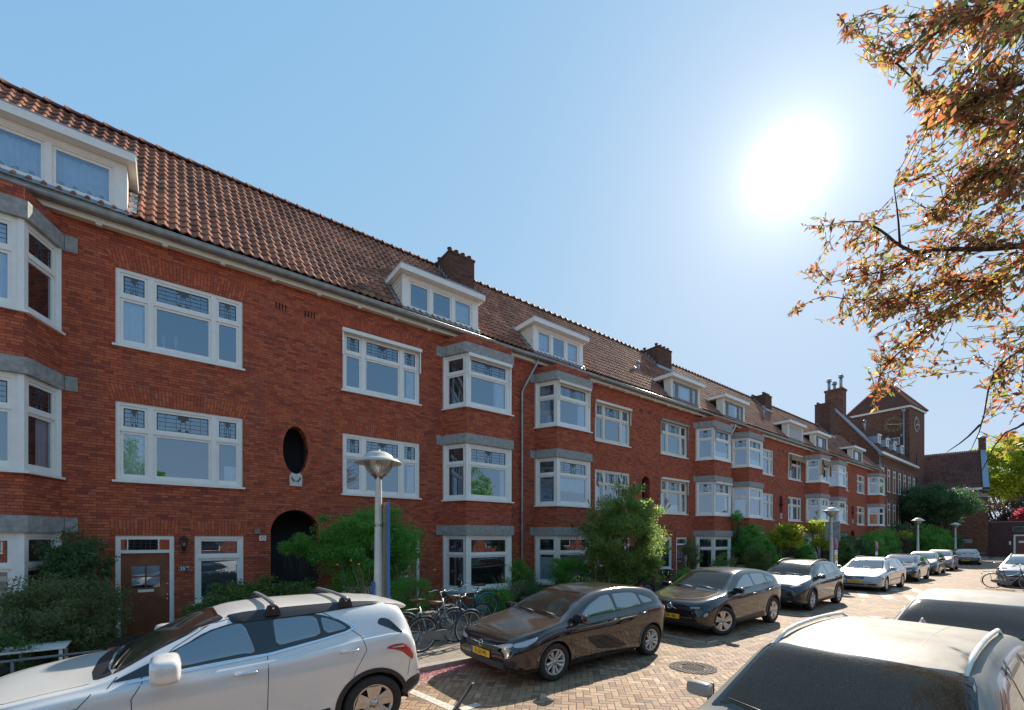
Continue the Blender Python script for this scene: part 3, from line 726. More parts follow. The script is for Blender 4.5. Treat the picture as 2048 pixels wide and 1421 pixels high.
def block(cx, label, o):
    r = empty('terrace_block', (cx, YF, 0), label=label, cat='house', group='brick terrace blocks along the street')
    fl = o.get('flat', 'white')
    rects = [(-3.57, -1.21, 6.45, 8.12), (1.21, 3.57, 6.45, 8.12), (-3.57, -1.21, 3.52, 5.23), (1.21, 3.57, 3.52, 5.23),
             (-3.57, -2.56, .0, 2.32), (-2.18, -1.19, .72, 2.32), (1.19, 2.18, .72, 2.32), (2.56, 3.57, .0, 2.32)]
    for s in (-1, 1):
        for z0, z1 in ((.58, 2.37), (3.50, 5.28), (6.45, 8.13)): rects.append((s*5.67-1.18, s*5.67+1.18, z0, z1))
    ok = o.get('oval', 'oval'); sp = [('arch', 0, .59, 0, 3.01)]
    sp.append((ok, 0, .31, 3.97, 5.22))
    b = MB(); wall_with_holes(b, -HB, HB, 0, 8.93, rects, sp)
    b.quad([(HB, 7, 0), (-HB, 7, 0), (-HB, 7, 8.8), (HB, 7, 8.8)], [(0, 0), (15, 0), (15, 8.8), (0, 8.8)])
    for s in (-1, 1):
        if s in o.get('gable', ()):
            P = [(0, 0), (7, 0), (7, 8.8), (3.2, 13.08), (-.02, 9.2)]; P = P if s > 0 else P[::-1]
            b.quad([(s*HB, y, z) for y, z in P], P)
    b.build('wall', M['brick'], r)
    for (a, c, z0, z1) in rects[:8]:
        b = MB(); soldier(b, a, c, z1, .36 if z1 < 8 else .40, .10 if c-a > 1.5 else .03); b.build('soldier_arch', M['brick_soldier'], r)
    b = MB(); ring(b, 'oval' if ok == 'oval' else 'arch', 0, .31, 3.97, 5.22, .10); b.build('brick_surround', M['brick_soldier'], r)
    b = MB(); ring(b, 'arch', 0, .59, 0, 3.01, .12); b.build('brick_surround', M['brick_soldier'], r)
    b = MB()
    for sx in (-.19, .38-.0): pass
    for cx_ in (-.35, .35):
        b = MB()
        for k in range(4): b.box(cx_-.13+k*.075, cx_-.13+k*.075+.028, -.003, .02, 8.19, 8.36)
        b.build('air_vent', M['dark'], r)
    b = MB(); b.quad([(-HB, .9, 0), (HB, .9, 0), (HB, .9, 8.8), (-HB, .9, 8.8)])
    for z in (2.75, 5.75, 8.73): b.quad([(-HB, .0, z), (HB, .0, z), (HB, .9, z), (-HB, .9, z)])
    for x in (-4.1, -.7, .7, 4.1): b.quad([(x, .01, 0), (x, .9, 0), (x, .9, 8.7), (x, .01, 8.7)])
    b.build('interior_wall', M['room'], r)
    # upper windows
    cu = dict(o.get('cur', {})); rg = random.Random(int(cx*3)+1)
    def drapes():
        q = rg.random()
        if q < .30: return [(.035, .17, .07, .60), (.83, .965, .07, .60)]
        if q < .5: return [(.83, .965, .07, .60)]
        if q < .62: return [(.24, .76, .07, .28), (.035, .17, .07, .6)]
        if q < .72: return [(.04, .96, .07, .60)]
        return []
    for k, (a, z, h) in enumerate(((-3.57, 6.45, 1.67), (1.21, 6.45, 1.67), (-3.57, 3.52, 1.71), (1.21, 3.52, 1.71))):
        place_window(r, 'window', (a, .03, z), 0, 2.36, h, WLS, curtains=cu[k] if k in cu else drapes(), lead=o.get('lead', True) and not (cx > 20 and rg.random() < .5), frame=fl)
    # street doors and little windows beside them
    for k, a in enumerate((-3.57, 2.56)):
        fr = MB(); w = 1.01
        fr.box(0, .085, 0, .1, 0, 2.32); fr.box(w-.085, w, 0, .1, 0, 2.32); fr.box(.085, w-.085, 0, .1, 2.235, 2.32); fr.box(.085, w-.085, .0, .1, 1.93, 2.0)
        f = fr.build('door_frame', M['white'], r, loc=(a, .02, 0))
        pn = MB(); pn.quad([(.085, .06, 2.0), (w-.085, .06, 2.0), (w-.085, .06, 2.235), (.085, .06, 2.235)]); pn.build('transom_pane', M['pane'], f)
        ld = MB()
        for q in (.07, .14, .19): ld.box(.085, w-.085, .05, .058, 2.0+q, 2.006+q)
        for q in (.3, .42, .5, .58, .7): ld.box(q, q+.007, .05, .058, 2.0, 2.235)
        ld.build('leading', M['came'], f)
        d = MB(); d.box(.086, w-.086, .055, .10, .04, 1.16); d.box(.086, w-.086, .055, .1, 1.64, 1.93)
        d.box(.086, .26, .055, .1, 1.16, 1.64); d.box(w-.26, w-.086, .055, .1, 1.16, 1.64)
        d.box(.26, w-.26, .06, .09, 1.39, 1.42); d.box(.49, .52, .06, .09, 1.16, 1.64)
        for z0, z1 in ((.1, .14), (1.0, 1.04)): d.box(.28, w-.28, .045, .055, z0, z1)
        for x in (.28, .49, w-.30): d.box(x, x+.02, .047, .055, .14, 1.0)
        dd = d.build('door', M['door_wood'], f)
        g = MB(); g.quad([(.26, .08, 1.16), (w-.26, .08, 1.16), (w-.26, .08, 1.64), (.26, .08, 1.64)]); g.build('door_pane', M['pane'], dd)
        g = MB(); n = 30
        V = []; F = []
        for i in range(n+1): V += [(.26+.49*i/n, .095, 1.64), (.26+.49*i/n, .095, 1.20+.02*abs(math.sin(i*.9)))]
        for i in range(n): F.append((2*i, 2*i+1, 2*i+3, 2*i+2))
        g.mesh(V, F); g.build('lace_curtain', M['curtain'], dd)
        g = MB(); g.box(.37, .65, .035, .054, 1.06, 1.12); g.build('letter_flap', M['white'], dd)
        for z in (1.22, .98, .88):
            g = MB(); g.lathe([(0, -.03), (.02, -.025), (.022, -.01), (.01, 0)], 10, axis='y', c=(w-.13, .055, z)); g.build('door_knob', M['chrome'], dd)
    for a in (-2.18, 1.19): place_window(r, 'window', (a, .03, .72), 0, .99, 1.60, [1], tfrac=.30, lead=True, blind=.9 if o.get('blind') else 0)
    for s in (-1, 1): bay(r, s*5.67, o.get('bayL' if s < 0 else 'bayR', {}))
    # porch stair behind the arch
    b = MB()
    for k in range(12): b.box(-.57, .57, .34+k*.2, .34+(k+1)*.2+.03, k*.19, k*.19+.19)
    b.build('porch_stair', M['stairgreen'], r)
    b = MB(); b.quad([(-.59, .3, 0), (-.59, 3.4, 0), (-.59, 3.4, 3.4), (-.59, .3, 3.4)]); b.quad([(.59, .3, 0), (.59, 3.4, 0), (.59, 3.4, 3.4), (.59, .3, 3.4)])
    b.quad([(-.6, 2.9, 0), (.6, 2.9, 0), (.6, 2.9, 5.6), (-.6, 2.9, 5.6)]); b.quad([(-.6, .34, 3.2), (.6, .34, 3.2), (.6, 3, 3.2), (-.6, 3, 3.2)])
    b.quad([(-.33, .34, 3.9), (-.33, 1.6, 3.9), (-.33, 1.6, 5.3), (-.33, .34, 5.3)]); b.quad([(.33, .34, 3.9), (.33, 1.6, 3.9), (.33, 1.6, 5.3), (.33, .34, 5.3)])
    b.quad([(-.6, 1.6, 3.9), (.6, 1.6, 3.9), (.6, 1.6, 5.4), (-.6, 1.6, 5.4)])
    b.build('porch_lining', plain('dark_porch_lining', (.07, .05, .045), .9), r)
    if ok == 'oval':
        b = MB(); b.quad([(-.15, -.03, 3.64), (.15, -.03, 3.64), (.15, -.03, 3.92), (.09, -.03, 3.99), (0, -.03, 3.95), (-.09, -.03, 3.99), (-.15, -.03, 3.92)])
        P = [(-.15, 3.64), (.15, 3.64), (.15, 3.92), (.09, 3.99), (0, 3.95), (-.09, 3.99), (-.15, 3.92)]
        for p, q in zip(P, P[1:]+P[:1]): b.quad([(p[0], -.03, p[1]), (p[0], .0, p[1]), (q[0], 0, q[1]), (q[0], -.03, q[1])])
        ow = b.build('owl_relief_stone', M['stone'], r)
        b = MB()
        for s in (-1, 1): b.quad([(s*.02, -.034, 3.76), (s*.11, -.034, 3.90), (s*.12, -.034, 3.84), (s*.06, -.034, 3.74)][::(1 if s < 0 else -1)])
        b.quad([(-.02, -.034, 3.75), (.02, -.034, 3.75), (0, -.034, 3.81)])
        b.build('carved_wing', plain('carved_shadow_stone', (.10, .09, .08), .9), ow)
    # eaves
    b = MB(); b.box(-HB, HB, -.17, .0, 8.86, 8.91); b.box(-HB, HB, -.185, -.16, 8.84, 8.96)
    for i in range(14): x = -HB+.55+i*1.09; b.box(x-.05, x+.05, -.175, -.09, 8.80, 8.86)
    b.build('eaves_board', M['cream'], r)
    V = []; F = []; n = 12; b = MB()
    for xx in (-HB, HB):
        for k in range(n+1): a = PI+PI*k/n; V.append((xx, -.285+.10*math.cos(a), 9.045+.115*math.sin(a)))
    for k in range(n): F.append((k, k+1, n+2+k, n+1+k))
    b.mesh(V, F); b.tube([(-HB, -.385, 9.045), (HB, -.385, 9.045)], .013, 6)
    for i in range(9):
        x = -HB+.9+i*1.72
        b.mesh([(x+d, -.285+(.103)*math.cos(PI+PI*k/n), 9.045+.118*math.sin(PI+PI*k/n)) for d in (0, .03) for k in range(n+1)], F)
    b.build('gutter', M['zinc'], r)
    link('roof', ROOF, r); link('ridge_tiles', RIDGE, r)
    b = MB(); b.quad([(HB, 7, 9.05), (-HB, 7, 9.05), (-HB, 3.2, 13.18), (HB, 3.2, 13.18)], [(0, 0), (15.3, 0), (15.3, 5.6), (0, 5.6)]); b.build('rear_roof', M['tiles'], r)
    for dargs, dkw in o.get('dormers', ()): dormer(r, *dargs, **dkw)
    for c in o.get('chimneys', ()): chimney(r, *c)
    for v in o.get('vents', ()): roof_vent(r, *v)
    if o.get('pipe') == 'full':
        b = MB(); b.tube([(HB+.60, -.285, 8.95), (HB+.55, -.27, 8.75), (HB+.04, -.10, 7.75), (HB+.0, -.08, 7.6), (HB, -.08, 1.0), (HB, -.08, .1)], .042, 10)
        for z in (1.4, 3.2, 5.0, 6.9): b.tube([(HB, -.08, z), (HB, -.08, z+.06)], .052, 10)
        b.build('drainpipe', M['zinc'], r)
    elif o.get('pipe'):
        b = MB(); b.tube([(HB+.62, -.285, 8.95), (HB+.56, -.27, 8.75), (HB+.05, -.12, 7.9), (HB+.0, -.08, 7.75), (HB, -.08, .1)], .042, 8); b.build('drainpipe', M['cream'], r)
    if o.get('extra'): o['extra'](r)
    return r

L1, L2, L3 = [1.55, 1, 1], [1, 1.05, 1], [.5, 1.6, .55]
def extra1(r):
    screen_box(r, 1.21, 3.57, 8.16); screen_box(r, 5.67-.83, 5.67+.83, 8.12, y=-.84)
    # house number, carriage lamp, name box
    t = MB(); t.box(-2.48, -2.28, -.03, 0, 1.50, 1.62); p = t.build('number_plate', plain('dark_blue_enamel', (.012, .022, .05), .3), r)
    t = MB(); textmesh(t, '35', .105, Matrix.Translation((-2.405, -.033, 1.558)) @ TFRONT); textmesh(t, 'HS', .045, Matrix.Translation((-2.315, -.033, 1.585)) @ TFRONT)
    for (a, c, z0, z1) in ((-2.475, -2.285, 1.507, 1.511), (-2.475, -2.285, 1.609, 1.613), (-2.475, -2.471, 1.51, 1.61), (-2.289, -2.285, 1.51, 1.61)): t.box(a, c, -.034, -.031, z0, z1)
    t.build('lettering', M['white'], p)
    t = MB(); t.box(-.85, -.70, -.03, 0, 2.20, 2.33); p = t.build('number_plate', M['white'], r)
    t = MB(); textmesh(t, '3 5', .085, Matrix.Translation((-.775, -.033, 2.265)) @ TFRONT); textmesh(t, 'i-ii-iii', .028, Matrix.Translation((-.775, -.033, 2.315)) @ TFRONT); textmesh(t, 'bel', .028, Matrix.Translation((-.775, -.033, 2.215)) @ TFRONT)
    t.build('lettering', M['ink'], p)
    t = MB(); t.box(-.96, -.83, -.06, 0, 2.37, 2.49); t.build('sensor_box', M['postgrey'], r)
    lamp = MB(); lamp.box(-2.42, -2.34, -.05, 0, 1.92, 2.10); lamp.tube([(-2.38, -.03, 2.0), (-2.38, -.13, 2.03), (-2.38, -.13, 2.06)], .018, 8)
    lamp.lathe([(.05, 0), (.055, .02), (.03, .02)], 8, c=(-2.38, -.13, 2.05)); lo = lamp.build('wall_lantern', M['black'], r)
    lamp = MB(); lamp.lathe([(.10, .0), (.06, .05), (.02, .06), (.02, .09), (0, .1)], 6, c=(-2.38, -.13, 2.22)); lamp.build('lantern_cap', M['black'], lo)
    lamp = MB(); lamp.lathe([(.05, 0), (.09, .15)], 6, c=(-2.38, -.13, 2.07)); lamp.build('lantern_glass', M['lampglass'], lo)
    lamp = MB(); lamp.lathe([(0, 0), (.02, .01), (.025, .05), (.0, .09)], 8, c=(-2.38, -.13, 2.08)); lamp.build('lantern_bulb', M['cream'], lo)
def extra2(r):
    screen_box(r, -5.67-.83, -5.67+.83, 8.12, y=-.84, mat='cream'); screen_box(r, -3.57, -1.21, 8.16, mat='cream'); screen_box(r, 1.21, 3.57, 8.16, mat='concrete')
    screen_box(r, 5.67-.83, 5.67+.83, 8.12, y=-.84, mat='concrete'); screen_box(r, 1.21, 3.57, 5.28, mat='cream'); screen_box(r, 5.67-.83, 5.67+.83, 5.26, y=-.84, mat='cream')
def extra3(r):
    cloth_awning(r, 1.15, 3.6, 8.2); cloth_awning(r, 5.67-.9, 5.67+.9, 8.1, y=-.84)
block(2.69, 'nearest red brick block with the brown front door, number 35 and the black arched porch',
      dict(pipe='full', extra=extra1, blind=True, dormers=[((-7.2, -3.36, L1), dict(curtain=[(0, 1)], cheek='plain')), ((2.86, 5.56, L2), dict(curtain=[(.72, .98)]))],
           chimneys=[(5.87, 7.0, 2.15, 3.35, 11.0, 13.27)], gable=(-1,),
           cur={0: [(.04, .2, .08, .62)], 2: [(.04, .2, .08, .62), (.84, .97, .08, .3)], 3: [(.84, .97, .08, .62)]},
           bayL={'curt': {2: {'f': [(0, .9, .05, .95)], 'r': ()}, 1: {'r': [(.5, .9, .05, .6)]}, 0: {'f': [(.1, .9, .05, .55)]}}}, bayR={'curt': {1: {'f': [(.8, .93, .06, .6)]}, 2: {'f': [(.66, .93, .06, .6)]}}}))
block(17.96, 'second red brick block, between grey and cream drainpipes, the butterfly bush before it',
      dict(pipe='cream', extra=extra2, oval='arch', dormers=[((-7.26, -4.63, L2), dict(curtain=[(0, .3), (.7, 1)])), ((1.60, 4.29, L3), dict(cheek='plain', frame='cream', glassframe='concrete', curtain=[(.35, .8)])), ((6.73, 9.34, L3), dict(cheek='plain', frame='cream', glassframe='concrete'))],
           chimneys=[(4.24, 5.6, 2.2, 3.4, 11.0, 13.25)], vents=[(.9, 1.1, .5)], flat='cream',
           cur={0: [(.8, .95, .06, .6)]}, bayL={'curt': {2: {'f': [(.7, .93, .06, .6)], 'l': [(.1, .6, .05, .95)]}, 1: {'f': [(.05, .95, .3, .6)]}, 0: {'f': [(.08, .92, .05, .55)], 'l': [(.1, .9, .05, .55)]}}}, bayR={}))
block(33.23, 'third red brick block, with a closed roller shutter on its dormer and brown patterned awnings',
      dict(pipe='cream', extra=extra3, dormers=[((.34, 2.98, L3), dict(cheek='plain', frame='cream', shutter=True)), ((5.38, 7.97, L3), dict(cheek='plain', frame='cream', glassframe='concrete'))],
           chimneys=[(2.87, 4.0, 2.2, 3.4, 11.0, 13.25)], vents=[(-3.1, 1.0, .35), (.2, 1.2, .9)], lead=True, flat='cream'))
block(48.50, 'farthest red brick block, next to the brown brick school with the clock tower',
      dict(pipe='cream', dormers=[((-1.17, 1.67, L3), dict(cheek='plain', frame='cream', glassframe='concrete'))],
           chimneys=[(1.7, 3.1, 2.2, 3.5, 11.0, 15.3)], gable=(1,), flat='cream'))

# ------------------------------------------------------------------ the brown school with its clock tower
def gable_house(b, x0, x1, y0, y1, ze, zr, faces='lr'):
    ym = (y0+y1)/2
    b.quad([(x0, y0, 0), (x1, y0, 0), (x1, y0, ze), (x0, y0, ze)], [(x0, 0), (x1, 0), (x1, ze), (x0, ze)])
    b.quad([(x1, y1, 0), (x0, y1, 0), (x0, y1, ze), (x1, y1, ze)], [(x1, 0), (x0, 0), (x0, ze), (x1, ze)])
    P = [(y1, 0), (y0, 0), (y0, ze), (ym, zr), (y1, ze)]
    b.quad([(x0, y, z) for y, z in P], P); b.quad([(x1, y, z) for y, z in P[::-1]], P[::-1])
s_ = empty('school', (59, 13.4, 0), label='brown brick school wing with tall narrow white windows, beyond the red terrace', cat='school building')
b = MB(); gable_house(b, 0, 16.6, 0, 7.6, 11.4, 16.6); b.build('wall', M['brick_brown'], s_)
def slope_plane(b, x0, x1, ya, za, yb, zb, over=0):
    L = math.hypot(yb-ya, zb-za); b.quad([(x0, ya, za), (x1, ya, za), (x1, yb, zb), (x0, yb, zb)], [(0, 0), (x1-x0, 0), (x1-x0, L), (0, L)])
sl_ = math.atan2(5.2, 3.8); me = tiled_slope(0.15, 16.6, -.25, 11.25, sl_, 19, .345, .205, 4); me.materials.append(M['tiles_dark']); link('roof', me, s_)
b = MB(); slope_plane(b, 16.6, 0, 7.8, 11.2, 3.8, 16.65); b.build('rear_roof', M['tiles_dark'], s_)
b = MB()
for k in range(2):
    ya, za, yb, zb = (-.35, 11.3, 3.8, 16.95) if k == 0 else (3.8, 16.95, 7.95, 11.3)
    b.quad([(-.14, ya, za), (.22, ya, za), (.22, yb, zb), (-.14, yb, zb)]); b.quad([(-.14, ya, za-.35), (-.14, ya, za), (-.14, yb, zb), (-.14, yb, zb-.35)][::-1])
    b.quad([(.22, ya, za-.35), (.22, ya, za), (.22, yb, zb), (.22, yb, zb-.35)])
b.build('verge_coping', M['lead'], s_)
b = MB(); b.box(.1, 16.6, -.42, .0, 11.15, 11.42); b.build('cornice', M['white'], s_)
b = MB(); b.box(-.3, .35, -.25, .55, 9.6, 10.0); b.build('corner_stone', M['concrete'], s_)
b = MB(); b.box(-.02, 1.3, 3.1, 4.75, 14, 18.8); b.box(-.10, 1.38, 3.02, 4.83, 18.8, 19.0); c_ = b.build('chimney', M['brick_brown'], s_)
for (x, y, h) in ((.5, 4.5, 1.4), (.4, 3.95, .8), (.6, 3.4, 1.7)):
    b = MB(); b.tube([(x, y, 18.9), (x, y, 19+h*.8)], .15, 10); b.lathe([(.15, 0), (.28, .02), (.28, .09), (.15, .12), (.15, .22), (.26, .24), (.05, .36)], 12, c=(x, y, 19+h*.75)); b.build('chimney_pot', M['zinc'], c_)
for i in range(4):       # small metal dormers
    x = 1.6+i*3.2; z = 12.6
    b = MB(); b.box(x, x+.75, .35, 2.2, z, z+.78); d = b.build('roof_dormer', M['lead'], s_)
    b = MB(); b.box(x-.06, x+.81, .28, .36, z+.0, z+.09); b.box(x-.06, x+.05, .28, .36, z+.09, z+.9); b.box(x+.70, x+.81, .28, .36, z+.09, z+.9); b.box(x-.1, x+.85, .2, .38, z+.82, z+.95); b.build('dormer_frame', M['white'], d)
b = MB(); b.tube([(3.0, 1.9, 14.4), (3.0, 1.9, 15.5)], .16, 10); b.lathe([(.16, 0), (.26, .03), (.26, .1), (0, .2)], 10, c=(3.0, 1.9, 15.4)); b.build('roof_vent', M['zinc'], s_)
for x in [1.3+k*2.35 for k in range(7)]:
    for z0, h in ((7.4, 2.5), (3.7, 2.45)):
        f = place_window(s_, 'window', (x, -.03, z0), 0, .98, h, [1], tfrac=.28, lead=False, casing=.10)
        b = MB()
        for q in (-.18, 1.06): b.box(x+q, x+q+.12, -.02, .05, z0+h, z0+h+.45)
        b.build('keystone', M['concrete'], s_)
b = MB(); b.tube([(.12, -.12, 0), (.12, -.12, 11.1)], .06, 8); b.build('drainpipe', M['zinc'], s_)

t_ = empty('clock_tower', (76, 14.0, 0), math.radians(-5), label='square brown brick clock tower with a pyramid tile roof', cat='tower', group=None)
TW, TD, TH_ = 5.7, 6.6, 19.3
b = MB(); b.prism([(0, 0), (TW, 0), (TW, TD), (0, TD)], 0, TH_, caps=False); b.build('wall', M['brick_brown'], t_)
b = MB(); b.prism([(-.18, -.18), (TW+.18, -.18), (TW+.18, TD+.18), (-.18, TD+.18)], TH_, TH_+.28); b.build('cornice', M['white'], t_)
ap = (TW/2, TD/2, TH_+5.0); b = MB(); q = .3
cs = [(-q, -q), (TW+q, -q), (TW+q, TD+q), (-q, TD+q)]
for i in range(4):
    a, c = cs[i], cs[(i+1) % 4]; L = math.dist(a, c); N = 16
    # stepped tile courses up to the apex
    for k in range(N):
        f0, f1 = k/N, (k+1)/N
        def pt(p, f, lift=0): return (p[0]+(ap[0]-p[0])*f, p[1]+(ap[1]-p[1])*f, TH_+.28+(5.0-.28)*f+lift)
        b.quad([pt(a, f0, .07), pt(c, f0, .07), pt(c, f1), pt(a, f1)], [(0, f0*6.4), (L, f0*6.4), (L/2+L/2*(1-f1), f1*6.4), (L/2*f1, f1*6.4)])
        b.quad([pt(a, f0), pt(c, f0), pt(c, f0, .07), pt(a, f0, .07)], [(0, 0)]*4)
b.build('roof', M['tiles_dark'], t_)
b = MB()
for p in cs: b.tube([(p[0], p[1], TH_+.35), (ap[0], ap[1], ap[2]+.05)], .13, 8)
b.build('hip_tiles', M['tiles'], t_)
def clock(side):
    # side 0: west face (looks towards -X); 1: street face (looks towards -Y)
    T = Matrix.Translation((-.04, 1.65, 17.4)) @ TX if side == 0 else Matrix.Translation((2.5, -.04, 17.4)) @ TFRONT
    R = .98
    b = MB()
    for k in range(48):
        a0, a1 = 2*PI*k/48, 2*PI*(k+1)/48
        for r0, r1 in ((R*.70, R*.73), (R*.99, R*1.02)):
            b.mesh([T @ Vector((r*math.cos(a), r*math.sin(a), .02)) for r, a in ((r0, a0), (r1, a0), (r1, a1), (r0, a1))], [(0, 1, 2, 3)])
    rom = ['XII', 'I', 'II', 'III', 'IIII', 'V', 'VI', 'VII', 'VIII', 'IX', 'X', 'XI']
    for k, s in enumerate(rom):
        a = -2*PI*k/12; textmesh(b, s, .36, T @ Matrix.Rotation(a, 4, 'Z') @ Matrix.Translation((0, R*.85, .0)), extrude=.02, sx=.85)
    ring_ = b.build('clock_dial', plain('gilt_iron' if side == 0 else 'pale_iron', (.35, .27, .12) if side == 0 else (.45, .48, .46), .5, .3), t_)
    b = MB()
    for ang, ln, w in ((-100, 1.0, .06), (-245 if side else -285, .72, .08)):
        R2 = Matrix.Rotation(math.radians(ang), 4, 'Z'); V = [(-w, -.18), (w, -.18), (w*.5, ln*R), (-w*.5, ln*R)]
        b.mesh([T @ R2 @ Vector((x, y, .05)) for x, y in V]+[T @ R2 @ Vector((x, y, .08)) for x, y in V], [(4, 5, 6, 7), (0, 1, 5, 4), (1, 2, 6, 5), (2, 3, 7, 6), (3, 0, 4, 7)])
    b.build('clock_hand', plain('gilt', (.75, .55, .25), .4, .2), ring_)
clock(0); clock(1)
b = MB(); b.tube([(-.13, .55, 0), (-.13, .55, TH_-.3)], .09, 8); b.lathe([(.1, 0), (.25, .3), (.25, .45)], 8, c=(-.15, .55, TH_-.6)); b.build('drainpipe', M['lead'], t_)
b = MB(); b.box(-.05, .1, 1.0, 2.05, 14.6, 15.6); w_ = b.build('window', M['white'], t_)
b = MB()
for i in range(2):
    for j in range(2): b.quad([(-.056, 1.08+i*.47, 14.68+j*.45), (-.056, 1.08+i*.47, 15.08+j*.45), (-.056, 1.5+i*.47, 15.08+j*.45), (-.056, 1.5+i*.47, 14.68+j*.45)])
b.build('pane', M['pane'], w_)
for y in (.8, 2.2): b = MB(); b.box(-.12, .02, y-.1, y+.1, 15.6, 15.95); b.build('corbel_stone', M['concrete'], t_)
for z in (12.6, 9.4): b = MB(); b.box(2.4, 2.75, -.012, .1, z-1, z+1); b.build('slit_window', M['dark'], t_)

h_ = empty('school_hall', (80, 7.4, 0), math.radians(8), label='low brown brick hall under a large dark tiled roof, closing the end of the street', cat='hall')
HX_, HY_, HE, HR = 12.5, 9.5, 8.7, 14.2
b = MB(); P = [(0, 0), (HX_, 0), (HX_, HE), (HX_/2, HR-.2), (0, HE)]
b.quad([(x, 0, z) for x, z in P], P); b.quad([(x, HY_, z) for x, z in P[::-1]], P[::-1])
b.quad([(0, HY_, 0), (0, 0, 0), (0, 0, HE), (0, HY_, HE)], [(HY_, 0), (0, 0), (0, HE), (HY_, HE)])
b.quad([(HX_, 0, 0), (HX_, HY_, 0), (HX_, HY_, HE), (HX_, 0, HE)], [(0, 0), (HY_, 0), (HY_, HE), (0, HE)])
b.build('wall', M['brick_brown'], h_)
slh = math.atan2(HR-HE, HX_/2)
me = tiled_slope(0, HY_, 0, 0, slh, 22, .385, .21, 4)
R_ = Matrix(((0, 1, 0, -.25), (-1, 0, 0, HY_), (0, 0, 1, HE-.15), (0, 0, 0, 1))); me.transform(R_); me.materials.append(M['tiles_dark']); link('roof', me, h_)
b = MB(); b.quad([(HX_, HY_, HE), (HX_, 0, HE), (HX_/2, 0, HR), (HX_/2, HY_, HR)][::-1], [(0, 0), (9, 0), (9, 8), (0, 8)]); b.build('rear_roof', M['tiles_dark'], h_)
b = MB(); b.box(-.35, .0, .5, HY_, HE-.35, HE-.1); b.build('cornice', M['white'], h_)
b = MB()
for (xa, za, xb, zb) in ((-.3, HE-.1, HX_/2, HR+.35), (HX_/2, HR+.35, HX_+.3, HE-.1)):
    V = [(xa, -.12, za), (xb, -.12, zb), (xb, .42, zb), (xa, .42, za)]; b.quad(V); b.quad([(v[0], v[1], v[2]-.4) for v in V][::-1]); b.quad([V[0], (V[0][0], V[0][1], V[0][2]-.4), (V[1][0], V[1][1], V[1][2]-.4), V[1]][::-1]); b.quad([V[3], (V[3][0], V[3][1], V[3][2]-.4), (V[2][0], V[2][1], V[2][2]-.4), V[2]])
b.build('verge_coping', M['lead'], h_)
b = MB(); b.box(HX_/2-.5, HX_/2+.5, -.1, .6, HR-.3, HR+1.5); cc = b.build('chimney', M['brick_brown'], h_)
b = MB(); b.lathe([(.5, 0), (.5, .1), (.35, .25), (0, .32)], 12, c=(HX_/2, .25, HR+1.5)); b.build('chimney_cap', M['zinc'], cc)
b = MB(); b.box(-.12, .1, 0, .85, 7.4, 7.85); b.build('corner_stone', M['concrete'], h_)
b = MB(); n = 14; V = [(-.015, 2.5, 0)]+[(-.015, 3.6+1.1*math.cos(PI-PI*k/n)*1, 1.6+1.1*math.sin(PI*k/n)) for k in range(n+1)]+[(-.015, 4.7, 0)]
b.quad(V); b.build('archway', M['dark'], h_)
b = MB(); b.box(-.03, .02, 1.35, 2.2, 1.7, 2.2); b.build('name_stone', M['concrete'], h_)

e_ = empty('entrance_building', (82.0, 7.75, 0), math.radians(4), label='flat roofed brown brick entrance with a white framed double door, right of the hall', cat='building')
b = MB(); wr = [(2.3, 5.1, 0, 2.75)]
bb = MB(); wall_with_holes(bb, 0, 9, 0, 4.3, wr, [], depth=.25)
T = Matrix(((0, 1, 0, 0), (-1, 0, 0, 0), (0, 0, 1, 0), (0, 0, 0, 1)))
bb.v = [tuple(T @ Vector(p)) for p in bb.v]; bb.build('wall', M['brick_purple'], e_)
b = MB(); b.box(.0, 7, -9, .02, 4.3, 4.42); b.box(.3, 7, -9, -8.8, 0, 4.3); b.build('roof', M['postgrey'], e_)
b = MB(); 
for a, c, z0, z1 in ((2.3, 2.47, 0, 2.75), (4.93, 5.1, 0, 2.75), (2.47, 4.93, 2.58, 2.75)): b.box(-.05, .12, -c, -a, z0, z1)
b.build('door_frame', M['white'], e_)
for a in (2.47, 3.70):
    b = MB(); b.box(.04, .1, -a-1.22, -a, .02, 2.57); d = b.build('door', plain('mahogany_door', (.16, .055, .035), .4, var=.2), e_)
    b = MB(); b.box(-.0, .035, -(a+1.0 if a < 3 else a+.25), -(a+.85 if a < 3 else a+.12), 1.0, 1.45); b.build('door_handle', M['chrome'], d)
    if a < 3: b = MB(); b.box(.03, .039, -a-.8, -a-.25, 1.75, 2.0); b.build('notice', M['white'], d)
b = MB(); b.box(-.04, .0, -5.05, -2.25, 3.15, 3.75); sg = b.build('name_board', plain('green_board', (.03, .06, .05), .5), e_)
b = MB()
textmesh(b, 'THE L BEORII', .21, Matrix.Translation((-.045, -3.65, 3.55)) @ TX); textmesh(b, 'LOUV WALII', .19, Matrix.Translation((-.045, -3.65, 3.30)) @ TX)
for a, c, z0, z1 in ((2.25, 5.05, 3.72, 3.75), (2.25, 5.05, 3.15, 3.18), (2.25, 2.28, 3.18, 3.72), (5.02, 5.05, 3.18, 3.72)): b.box(-.055, -.041, -c, -a, z0, z1)
b.build('lettering', plain('worn_pale_lettering', (.35, .42, .38), .6), sg)
b = MB(); b.box(-.06, 0, -2.1, -1.93, 1.5, 1.95); b.build('mailbox', M['white'], e_)

